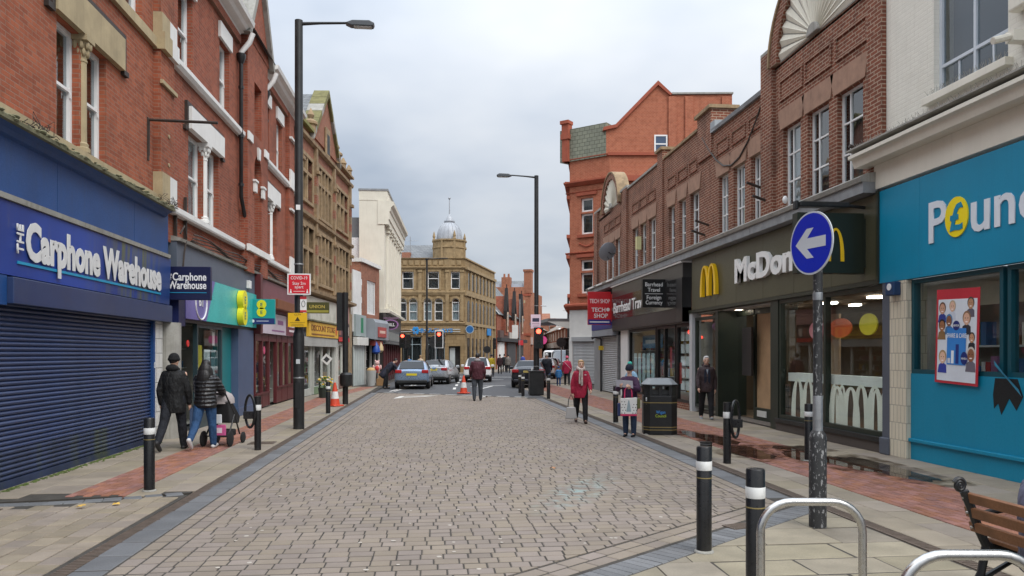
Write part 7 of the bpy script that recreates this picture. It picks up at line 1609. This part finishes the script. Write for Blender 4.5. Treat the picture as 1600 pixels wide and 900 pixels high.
# ================================================================== people
def frame_of(d):
    d = d.normalized(); up = Vector((0, 1, 0)) if abs(d.y) < .9 else Vector((1, 0, 0)); x = d.cross(up).normalized(); return x, d.cross(x)
def limb(b, pts, rs, n=10):
    """rounded tapered limb through joints"""
    pts = [Vector(p) for p in pts]; out = []; rr = []
    d0 = (pts[0] - pts[1]).normalized(); out += [pts[0] + d0 * rs[0] * .85, pts[0] + d0 * rs[0] * .5]; rr += [rs[0] * .45, rs[0] * .85]
    for i in range(len(pts) - 1):
        for k in range(4):
            t = k / 4; out.append(pts[i].lerp(pts[i + 1], t)); bulge = 1 + .05 * sin(pi * t); rr.append((rs[i] + (rs[i + 1] - rs[i]) * t) * bulge)
    out.append(pts[-1]); rr.append(rs[-1]); d1 = (pts[-1] - pts[-2]).normalized(); out += [pts[-1] + d1 * rs[-1] * .5, pts[-1] + d1 * rs[-1] * .85]; rr += [rs[-1] * .85, rs[-1] * .45]
    b.tube(out, rr, n); return b
def rings(b, sec, n=18):
    """stack of elliptical rings: (cx, cy, z, rx, ry)"""
    k = len(b.v)
    for cx, cy, z, rx, ry in sec:
        for j in range(n): q = 2 * pi * j / n; b.v.append((cx + rx * cos(q), cy + ry * sin(q), z))
    for i in range(len(sec) - 1):
        for j in range(n): b.f.append((k + i * n + j, k + i * n + (j + 1) % n, k + (i + 1) * n + (j + 1) % n, k + (i + 1) * n + j))
    b.f.append(tuple(k + j for j in range(n))[::-1]); b.f.append(tuple(k + (len(sec) - 1) * n + j for j in range(n))); return b
def hand(b, wrist, d, side, curl=.5):
    """palm, four unequal curled fingers and a thumb from the side of the palm"""
    d = Vector(d).normalized(); inn = Vector((-side, 0, 0)); inn = (inn - d * inn.dot(d)).normalized(); fw = d.cross(inn).normalized()
    if fw.y < 0: fw = -fw
    w = Vector(wrist); pc = w + d * .045
    limb(b, [w, w + d * .03 + fw * .0, w + d * .08], [.024, .03, .031], 8)
    for k, (o_, l_) in enumerate(((.030, .066), (.010, .075), (-.010, .070), (-.029, .055))):
        a = w + d * .085 + fw * o_; m_ = a + d * l_ * .5 + inn * l_ * .18 * curl; e_ = m_ + d * l_ * .38 * (1 - curl * .5) + inn * l_ * .45 * curl; b.tube([a - d * .02, a, m_, e_, e_ + (e_ - m_) * .12], [.010, .0105, .0095, .0085, .004], 7)
    a = w + d * .03 + fw * .028; m_ = a + d * .03 + fw * .022 + inn * .012; e_ = m_ + d * .026 + inn * .018; b.tube([a, m_, e_, e_ + (e_ - m_) * .15], [.012, .011, .0095, .004], 7)
def remesh(o, vox, it=2):
    m = o.modifiers.new('remesh', 'REMESH'); m.mode = 'VOXEL'; m.voxel_size = vox; m.use_smooth_shade = True
    s = o.modifiers.new('smooth', 'SMOOTH'); s.factor = .5; s.iterations = it
    return o
def person(lab, loc, heading, h=1.72, vox=.011, legs=((.0, .0), (.0, .0)), arms=((.1, .15), (.1, .15)), lean=0., coat='000000', trous='111111', shoe='1A1A1A', hair='hair_brown', hairstyle='short', build=1., coat_len=.0, head_turn=0., head_tilt=0., bend=0., face=True, cat='person', collar=None, hat=None, crough=.75, skirt=False, quilt=False, handtargets=None, sit=False, group=None):
    """local: faces +y. legs: (swing forward at hip, knee bend) for left, right; arms: (swing, elbow bend)"""
    P0 = thing('person', lab, cat, (*loc, 0) if len(loc) == 2 else loc, heading, group)
    s = h / 1.72; body = MB(); tr = MB(); jk = MB(); sh = MB()
    hipz = .90 * s; J = {}
    def leg(side, sw, kn):
        H_ = Vector((side * .085 * s * build ** .5, 0, hipz)); th, shn = .43 * s, .42 * s
        K = H_ + Vector((side * .01, sin(sw) * th, -cos(sw) * th)); a2 = sw - kn; A = K + Vector((0, sin(a2) * shn, -cos(a2) * shn)); return H_, K, A, a2
    Ls = [leg(-1, *legs[0]), leg(1, *legs[1])]
    drop = min(q[2].z for q in Ls) - .07 * s if not sit else 0
    for q in Ls:
        for v in q[:3]: v.z -= drop
    hipz -= drop
    top = Vector((0, 0, hipz)); c, sn = cos(bend + lean), sin(bend + lean)
    def T(x, y, z):      # torso space (z up from hip) into leaned space
        return Vector((x, y * c + z * sn, hipz + z * c - y * sn))
    sw_ = .168 * s * build ** .4; shz = .452 * s
    SH = [T(-sw_, 0, shz), T(sw_, 0, shz)]
    # body
    def torso(b, g, lo=-.10, hi=.53, wid=1.):
        sec = [(lo, .155, .115), (lo + .1, .165, .125), (.12, .145, .110), (.25, .155, .118), (.38, .168, .118), (.45, .158, .105), (.50, .115, .08), (hi, .065, .06)]
        k = len(b.v); n = 20
        for z, rx, ry in sec:
            for j in range(n):
                q = 2 * pi * j / n; bel = 1 + (.22 * (build - 1) * 2.2 if .0 < z < .3 else 0)
                b.v.append(tuple(T((rx * s * build ** .55 + g) * cos(q) * wid, ((ry * s * build ** .8) * bel + g) * sin(q), z * s)))
        for i in range(len(sec) - 1):
            for j in range(n): b.f.append((k + i * n + j, k + i * n + (j + 1) % n, k + (i + 1) * n + (j + 1) % n, k + (i + 1) * n + j))
        b.f.append(tuple(k + j for j in range(n))[::-1]); b.f.append(tuple(k + (len(sec) - 1) * n + j for j in range(n)))
    torso(body, -.012); torso(jk, .022 + (.012 if quilt else 0), lo=-.12 - coat_len)
    # legs
    lb = build ** .6
    for q in Ls:
        limb(body, [q[0], q[1], q[2]], [.075 * s * lb, .05 * s, .036 * s]); limb(tr, [q[0] + Vector((0, 0, .02)), q[1], q[2] + (q[1] - q[2]).normalized() * .015], [.098 * s * lb, .073 * s * lb ** .8, .062 * s])
        ft = Vector((0, cos(q[3]), sin(q[3]))); dn = Vector((0, sin(q[3]), -cos(q[3])))
        hl = q[2] + dn * .03 * s - ft * .04 * s; limb(sh, [hl, q[2] + dn * .045 * s + ft * .06 * s, q[2] + dn * .052 * s + ft * .16 * s], [.042 * s, .043 * s, .034 * s], 10); limb(body, [q[2], q[2] + dn * .03 + ft * .08], [.03 * s, .03 * s], 8)
        sh.tube([q[2] + Vector((0, 0, .03)), q[2] + dn * .04], [.042 * s, .044 * s], 10)
    k = len(tr.v); rings(tr, [(0, 0, hipz - .09 * s, .12 * s * lb, .10 * s * lb), (0, 0, hipz - .02 * s, .165 * s * lb, .125 * s * lb), (0, .0, hipz + .08 * s, .155 * s * lb, .115 * s * lb)])
    if skirt: pass
    # arms
    hands = []
    for i, side in enumerate((-1, 1)):
        S0 = SH[i]; ua, fa = .29 * s, .25 * s
        if handtargets and handtargets[i]:
            Wt = Vector(handtargets[i]); d = Wt - S0; L2 = min(d.length, (ua + fa) * .985); d.normalize(); ca_ = (ua * ua + L2 * L2 - fa * fa) / (2 * ua * L2); hgt = ua * sqrt(max(0, 1 - ca_ * ca_)); pole = Vector((side * .6, -.5, -.8)); pole = (pole - d * pole.dot(d)).normalized(); El = S0 + d * (ua * ca_) + pole * hgt; Wr = S0 + d * L2
        else:
            sw, eb = arms[i]; out = .13 + .06 * (build - 1)
            El = S0 + Vector((side * out * ua * 1.2, sin(sw) * ua, -cos(sw) * ua)); a2 = sw + eb; Wr = El + Vector((side * .0, sin(a2) * fa, -cos(a2) * fa))
        dW = (Wr - El).normalized()
        limb(body, [S0, El, Wr], [.048 * s, .036 * s, .026 * s]); hand(body, Wr, dW, side, .55); hands.append(Wr + dW * .09)
        g = .016 + (.014 if quilt else 0); limb(jk, [S0 + Vector((-side * .03, 0, -.005)), El, Wr - dW * .01], [(.052 * s) * build ** .5 + g, .047 * s * build ** .3 + g, .036 * s + g * .8], 12)
    # head
    hz = .685 * s; hd = T(0, .015, hz); nk = T(0, 0, .52 * s)
    hr = .098 * s
    Mx = Matrix.Translation(hd) @ Matrix.Rotation(head_turn, 4, 'Z') @ Matrix.Rotation(-(bend * .6 + lean) + head_tilt, 4, 'X')
    hb = MB(); hb.ball((0, -.008, .012), .076 * s, .094 * s, .105 * s, 18, 14).ball((0, .018, -.05 * s), .056 * s, .062 * s, .062 * s, 14, 10).ball((0, .045 * s, -.082 * s), .026 * s, .022 * s, .02 * s, 8, 6)
    hb.tube([(0, .082 * s, .018 * s), (0, .096 * s, -.008 * s), (0, .106 * s, -.022 * s), (0, .09 * s, -.03 * s)], [.008, .011, .015, .008], 8)
    for sx in (-1, 1): hb.ball((sx * .077 * s, -.008, -.012 * s), .010, .018, .03, 8, 6)
    hb.v = [tuple(Mx @ Vector(v)) for v in hb.v]; body.v, body.f = body.v, body.f; body.add(hb.v, hb.f)
    limb(body, [nk - (hd - nk) * .15, nk + (hd - nk) * .6], [.058 * s, .052 * s], 12)
    bo = remesh(body.build('body', 'skin', P0), min(vox, .009) if face else vox, 1)
    remesh(tr.build('trousers', CL(trous, .85), P0), vox, 3)
    jo = remesh(jk.build('jacket', CL(coat, crough), P0), vox, 2)
    if quilt:
        tx = bpy.data.textures.new('quilt', 'WOOD'); tx.wood_type = 'BANDS'; tx.noise_scale = .6
        jo.data.materials.clear(); jo.data.materials.append(M['quilted_black'] if coat != '2E7FC0' else M['quilted_blue'])
    so_ = remesh(sh.build('shoes', C(shoe, .6), P0), vox, 1)
    def headpart(name, m, mb, v=.008, rm=True):
        mb.v = [tuple(Mx @ Vector(p)) for p in mb.v]; o = mb.build(name, m, P0, smooth=not rm)
        return remesh(o, v, 2) if rm else o
    if face:
        e = MB()
        for sx in (-1, 1): e.ball((sx * .031 * s, .081 * s, .012 * s), .011, .006, .006, 8, 6)
        headpart('eyes', C('2A221E', .3), e, rm=False); e = MB()
        for sx in (-1, 1): e.tube([(sx * .016 * s, .088 * s, .03 * s), (sx * .045 * s, .076 * s, .03 * s)], .004, 6)
        headpart('eyebrows', hair, e, rm=False); headpart('mouth', C('9A4A48', .5), MB().ball((0, .078 * s, -.058 * s), .022, .006, .006, 10, 6), rm=False)
    hm = MB()
    if hairstyle in ('short', 'bob', 'crop', 'balding'):
        hm.ball((0, -.022 * s, .03 * s), .083 * s, .095 * s, .10 * s, 16, 12)
        if hairstyle == 'bob': hm.ball((0, -.03 * s, .0), .092 * s, .085 * s, .10 * s, 14, 10); hm.ball((0, .04 * s, .085 * s), .07 * s, .05 * s, .04 * s, 12, 8)
        if hairstyle == 'crop':
            for k in range(20): q = R.uniform(0, 6.28); a_ = R.uniform(.1, 1.3); hm.ball((.078 * s * cos(q) * cos(a_), -.02 * s + .088 * s * sin(q) * cos(a_), (.03 + .085 * sin(a_)) * s), .022, .022, .02, 6, 5) if not (sin(q) > .55 and a_ < .6) else None
            hm.ball((0, .035 * s, .088 * s), .06 * s, .045 * s, .03 * s, 10, 6)
        headpart('hair', hair, hm)
    elif hairstyle == 'long':
        hm.ball((0, -.025 * s, .03 * s), .09 * s, .1 * s, .105 * s, 16, 12); hm.ball((0, -.075 * s, -.10 * s), .125 * s, .09 * s, .17 * s, 14, 10); hm.ball((0, -.12 * s, -.22 * s), .13 * s, .075 * s, .17 * s, 14, 10); hm.ball((-.09 * s, -.04 * s, -.16 * s), .06 * s, .07 * s, .15 * s, 10, 8); hm.ball((.09 * s, -.04 * s, -.16 * s), .06 * s, .07 * s, .15 * s, 10, 8); headpart('hair', hair, hm)
    if hat:
        hm = MB(); hm.ball((0, -.012 * s, .045 * s), .092 * s, .108 * s, .10 * s, 16, 12); hm.lathe([(.088 * s, -.0), (.1 * s, .01), (.1 * s, .045), (.09 * s, .055)], 16, (0, -.012 * s, .0), 1, 1.15)
        headpart('hat', C(hat, .9), hm)
    if collar: headpart('hood', C(collar, .9), MB().ball((0, -.07 * s, -.13 * s), .12 * s, .08 * s, .07 * s, 14, 8).ball((0, 0.01, -.15 * s), .095 * s, .09 * s, .045 * s, 14, 8), .01)
    return P0, hands, Mx
for nm, c_ in (('quilted_black', (.014, .014, .016)), ('quilted_blue', (.02, .19, .47))):
    m_, t_, b_, o_ = newmat(nm); co = objco(t_); wv = N(t_, 'ShaderNodeTexWave', bands_direction='Z'); wv.inputs['Scale'].default_value = 4.4; wv.inputs['Distortion'].default_value = 1.4; wv.inputs['Detail'].default_value = 2; wv.inputs['Detail Scale'].default_value = 2.; t_.links.new(co, wv.inputs[0])
    b_.inputs['Base Color'].default_value = (*c_, 1); b_.inputs['Roughness'].default_value = .33
    nz = noise(t_, co, 18, 3); ad_ = N(t_, 'ShaderNodeMath', operation='MULTIPLY_ADD'); t_.links.new(wv.outputs[1], ad_.inputs[0]); ad_.inputs[1].default_value = 1.; t_.links.new(nz, ad_.inputs[2]); bump(t_, b_, ad_.outputs[0], .7, .03)
# couple walking away on the left
person('man in black hooded jacket and cap walking away beside blue shutter', (-4.74, 14.66), radians(-4), 1.80, legs=((-.42, .25), (.22, .02)), arms=((-.15, .35), (.1, .2)), coat='0E0F11', trous='171A22', shoe='2A2A2C', hair='hair_black', hat='0B0B0C', build=1.18, coat_len=.12, face=False, collar='101113', head_turn=-.15)
wp_, hw, _ = person('woman in shiny black puffer jacket and blue jeans pushing pram', (-4.22, 14.80), radians(-6), 1.68, legs=((-.4, .38), (.18, .02)), coat='101012', trous='26486F', shoe='C9C9C9', hair='hair_black', hairstyle='long', build=1.22, quilt=True, face=False, handtargets=((-.16, .40, 1.02), (.18, .42, 1.02)), lean=.06)
pr_ = thing('pram', 'black pram with grey hood and pink basket bag pushed along left pavement', 'pram', (-4.06, 15.35, 0), radians(-8))
MB().tube([(-.2, -.32, 1.02), (.2, -.32, 1.02)], .02, 8).tube([(-.2, -.32, 1.02), (-.2, .1, .62), (-.2, .38, .18)], .016, 8).tube([(.2, -.32, 1.02), (.2, .1, .62), (.2, .38, .18)], .016, 8).tube([(-.22, -.22, .2), (-.2, .12, .6)], .016, 8).tube([(.22, -.22, .2), (.2, .12, .6)], .016, 8).tube([(-.22, -.24, .2), (.22, -.24, .2)], .014, 8).build('frame', 'metal_black', pr_, smooth=True)
for x in (-.26, .26):
    for y, r_ in ((-.24, .15), (.40, .11)):
        wh = MB().lathe([(.0, -.025), (r_ * .8, -.025), (r_, -.012), (r_, .012), (r_ * .8, .025), (0, .025)], 20).build('wheel', 'tyre', pr_, smooth=True); wh.location = (x, y, r_); wh.rotation_euler = (0, pi / 2, 0)
MB().add([(-.2, -.1, .45), (.2, -.1, .45), (.2, .36, .40), (-.2, .36, .40), (-.2, -.2, .85), (.2, -.2, .85), (.22, -.05, .86), (-.22, -.05, .86), (.22, .36, .52), (-.22, .36, .52)], [(0, 1, 2, 3), (0, 4, 5, 1), (1, 5, 6, 8, 2), (0, 3, 9, 7, 4), (3, 2, 8, 9)]).build('seat', C('232325', .8), pr_, bevel=.02)
MB().lathe([(.235, 0), (.225, .1), (.18, .18), (.08, .235), (0, .24)], 18, (0, .0, .82), 1, 1.1).build('canopy', C('A39A98', .8), pr_, smooth=True); B('basket', C('151516', .8), pr_, -.19, .19, -.2, .25, .17, .3, .03); MB().box(-.15, .17, -.235, -.2, .2, .42).build('pink_bag', C('C9588E', .6), pr_, bevel=.02); MB().box(-.17, .1, -.26, -.236, .44, .62).build('white_blanket', C('D4D6DA', .9), pr_, bevel=.03); B('bag_print', C('E8D4DE'), pr_, -.08, .1, -.24, -.236, .26, .36)
# man in maroon
_, hm_, _ = person('man in maroon fleece and grey tracksuit trousers walking away along the setts', (1.79, 28.68), radians(-4), 1.80, .013, legs=((-.12, .1), (.14, .03)), arms=((.1, .5), (.05, .45)), coat='4A1F2A', trous='3C4148', shoe='1C1C1E', hair='hair_black', hairstyle='short', build=1.45, face=False, collar='8E8A8C', coat_len=.02)
# woman in raspberry jacket
wr, hw, _ = person('woman in raspberry jacket with pale scarf and black trousers carrying grey bag', (3.87, 19.18), radians(176), 1.64, legs=((.22, .05), (-.2, .4)), arms=((.25, .6), (-.05, .12)), coat='9E1638', trous='131316', shoe='3A2620', hair='hair_blond', hairstyle='crop', build=1.12, coat_len=.1, head_turn=.05, collar='9E1638')
MB().tube([(-.07, .09, 1.40), (0, .13, 1.37), (.07, .09, 1.40), (.08, -.02, 1.44), (0, -.07, 1.46), (-.08, -.02, 1.44)], .04, 8, closed=True).tube([(-.01, .15, 1.38), (.0, .20, 1.2), (.0, .195, .98)], [.045, .05, .06], 8, flat=.5).tube([(.045, .145, 1.36), (.06, .185, 1.15), (.055, .18, 1.02)], [.04, .045, .05], 8, flat=.5).build('scarf', C('BDAFA8', .9, var=.4, scale=18.), wr, smooth=True)
B('jacket_badge', 'paint_white', wr, -.12, -.07, .165, .172, 1.24, 1.255)
bg = thing('handbag', 'light grey handbag hanging from woman in raspberry jacket', 'bag', (3.60, 19.12, .0), radians(176)); MB().prism([(-.15, .12), (.15, .12), (.11, .42), (-.11, .42)], -.06, .06).build('bag', C('A9A6A4', .5), bg, bevel=.02); MB().tube([(-.08, 0, .42), (-.06, 0, .62), (0, 0, .74), (.06, 0, .62), (.08, 0, .42)], .011, 7).build('strap', C('2A2626'), bg, smooth=True)
# reader with bobble hat
pr6, h6, _ = person('person in purple coat and dark bobble hat reading a paper beside litter bin', (4.30, 16.0), radians(150), 1.55, legs=((.02, .02), (-.03, .0)), coat='3C1C3E', trous='2B3A52', shoe='15171E', hair='hair_brown', hairstyle='none', hat='161B2C', build=1.15, coat_len=.16, handtargets=((-.12, .30, 1.08), (.13, .30, 1.10)), head_tilt=-.35, head_turn=-.1)
MB().ball((0, -.02, 1.575), .055, .055, .05, 12, 8).build('bobble', C('3FA898', .9), pr6, smooth=True)
pa = thing('paper_sheet', 'white folded paper held by the person in bobble hat', 'paper', (4.30, 16.0, 0), radians(150)); MB().add([(-.17, .34, 1.06), (.19, .36, 1.09), (.19, .42, 1.24), (-.17, .40, 1.22)], [(0, 1, 2, 3)]).build('sheet', C('C9C9D2', .8), pa); pa.children[0].modifiers.new('solid', 'SOLIDIFY').thickness = .002
sb = thing('shopping_bag', 'white shopping bag with black dots and pink trim on reader\'s arm', 'bag', (4.20, 15.72, 0), radians(-8)); MB().prism([(-.17, .50), (.17, .50), (.18, .86), (-.17, .84)], -.05, .05).build('bag', C('DAD8D4', .6), sb, bevel=.015); MB().prism([(-.172, .47), (.172, .47), (.172, .51), (-.172, .51)], -.054, .054).build('pink_trim', C('C02A5A', .6), sb); MB().tube([(-.09, -.05, .85), (-.08, -.03, 1.02), (-.02, 0, 1.1), (.06, -.03, 1.02), (.07, -.05, .86)], .014, 7).build('handle', C('C02A5A', .6), sb, smooth=True)
b = MB()
for k in range(26): x, z = -.145 + .058 * (k % 6) + (.02 if (k // 6) % 2 else 0), .53 + .06 * (k // 6); b.prism([(x + .011 * cos(q * pi / 4), z + .011 * sin(q * pi / 4)) for q in range(8)], -.053, -.0505) if not (abs(x) < .05) else None
b.build('dots', C('1A1A1C'), sb); MB().prism([(-.05, .56), (.05, .56), (.012, .8), (-.012, .8)], -.053, -.0505).build('tower_print', C('8FA0A6'), sb); MB().box(-.23, -.17, -.02, .1, .46, .74).build('navy_bag', C('26305A', .6), sb, bevel=.02); MB().box(.17, .25, .0, .1, .62, .84).build('olive_bag', C('5A5A30', .6), sb, bevel=.02)
rs = thing('backpack', 'pale blue rucksack behind the reader in purple coat', 'bag', (4.38, 16.18, 0), radians(150)); remesh(MB().ball((.0, -.02, 1.22), .16, .09, .2).build('sack', C('8FB4CE', .7), rs), .012)
# old man
om, ho, _ = person('white haired man in dark jacket over navy jumper walking towards camera', (7.50, 19.93), radians(168), 1.74, legs=((.24, .04), (-.2, .22)), arms=((-.2, .3), (.22, .3)), coat='3A2C2E', trous='17171B', shoe='8A8E92', hair='hair_grey', hairstyle='crop', build=1.22, coat_len=.04, collar='3A2C2E')
MB().add([(-.075, .158, .98), (.075, .158, .98), (.085, .175, 1.15), (.07, .150, 1.36), (-.07, .150, 1.36), (-.085, .175, 1.15)], [(0, 1, 2, 5), (5, 2, 3, 4)]).build('jumper', C('1D2433', .9), om); om.children[-1].modifiers.new('solid', 'SOLIDIFY').thickness = .02; MB().add([(-.03, .165, 1.37), (.03, .165, 1.37), (0, .182, 1.22)], [(0, 1, 2)]).build('shirt', C('8A94A2', .8), om)
# distant people
person('child in bright blue puffer coat walking away', (7.05, 41.13), radians(-8), 1.08, .014, legs=((.2, .02), (-.2, .15)), coat='2E7FC0', trous='2A4A78', shoe='4A2A2A', hair='hair_brown', hat='1E4E80', face=False, quilt=True, coat_len=.05, build=1.15)
rw, _, _ = person('woman in raspberry pink coat with cross strap walking away beside child', (7.66, 41.9), radians(-8), 1.66, .016, legs=((.22, .02), (-.25, .3)), coat='B21E48', trous='17171A', shoe='1A1A1A', hair='hair_brown', hat='C85A72', face=False, coat_len=.1, build=1.15); MB().tube([(-.17, -.14, 1.32), (.02, -.20, 1.12), (.2, -.14, .92)], .014, 6).build('strap', C('E0A8B4'), rw)
mw, _, _ = person('man in navy coat and jeans carrying white bag beyond the far bin', (6.35, 40.9), radians(-8), 1.80, .016, legs=((.05, .02), (-.12, .1)), arms=((.1, .3), (.1, .3)), coat='12141F', trous='3A4C6A', hair='hair_grey', face=False, build=1.35, coat_len=.14)
wb_ = thing('carrier_bag', 'white carrier bag held by the man in navy coat', 'bag', (5.98, 40.7, 0)); remesh(MB().ball((0, 0, .95), .2, .12, .16).tube([(0, 0, 1.0), (0, 0, 1.2)], [.1, .03], 8).build('bag', C('DCDCDA', .5), wb_), .02)
def far(px, zc, c, t, lab, h=1.7, rz=0., **k): x, y = at(px, zc); return person(lab, (x, y), rz, h, .022, legs=((.15, .02), (-.15, .2)), coat=c, trous=t, face=False, coat_len=.1, hair=k.get('hair', 'hair_black'), build=k.get('build', 1.15))
far(781, 66, '3A1F24', '141416', 'far pedestrian in dark red coat leftmost of three near gablet shops', 1.72); far(788, 72, '17181C', '17181C', 'far pedestrian all in black between two others', 1.74); far(794, 70, '77706A', '1E1E22', 'far pedestrian in grey brown jacket, rightmost of three', 1.7)
far(768, 58, 'C9B02E', '2A2A2E', 'pedestrian in yellow high visibility jacket right of man in maroon', 1.72); far(817, 84, '3A4A9A', '22242C', 'far pedestrian in blue jacket by grey shutters', 1.7); far(639, 56, '2F86C8', '2A2A34', 'pedestrian in bright blue coat behind the parked cars', 1.62, hair='hair_brown'); far(657, 57, 'C9B8A0', '4A4440', 'pedestrian in cream coat behind the parked cars', 1.66, hair='hair_blond'); far(840, 92, '5A5A60', '222226', 'far pedestrian in grey on far pavement', 1.7)
# person bending at the parked car
person('person in long navy coat bending down beside the silver blue hatchback', (-2.2, 38.9), radians(-70), 1.72, .014, legs=((.05, .02), (-.22, .0)), arms=((.5, .2), (.6, .2)), coat='171A2C', trous='121318', hair='hair_black', face=False, bend=.75, coat_len=.3, build=1.35)
# person on the bench
person('person in grey blue coat sitting on the slatted bench at right edge', (4.22, 4.74, -.49), radians(-90), 1.72, .012, legs=((1.5, 1.5), (1.5, 1.5)), arms=((.3, .9), (.3, .9)), coat='5E5F72', trous='2A2C34', hair='hair_brown', face=False, build=1.3, sit=True)
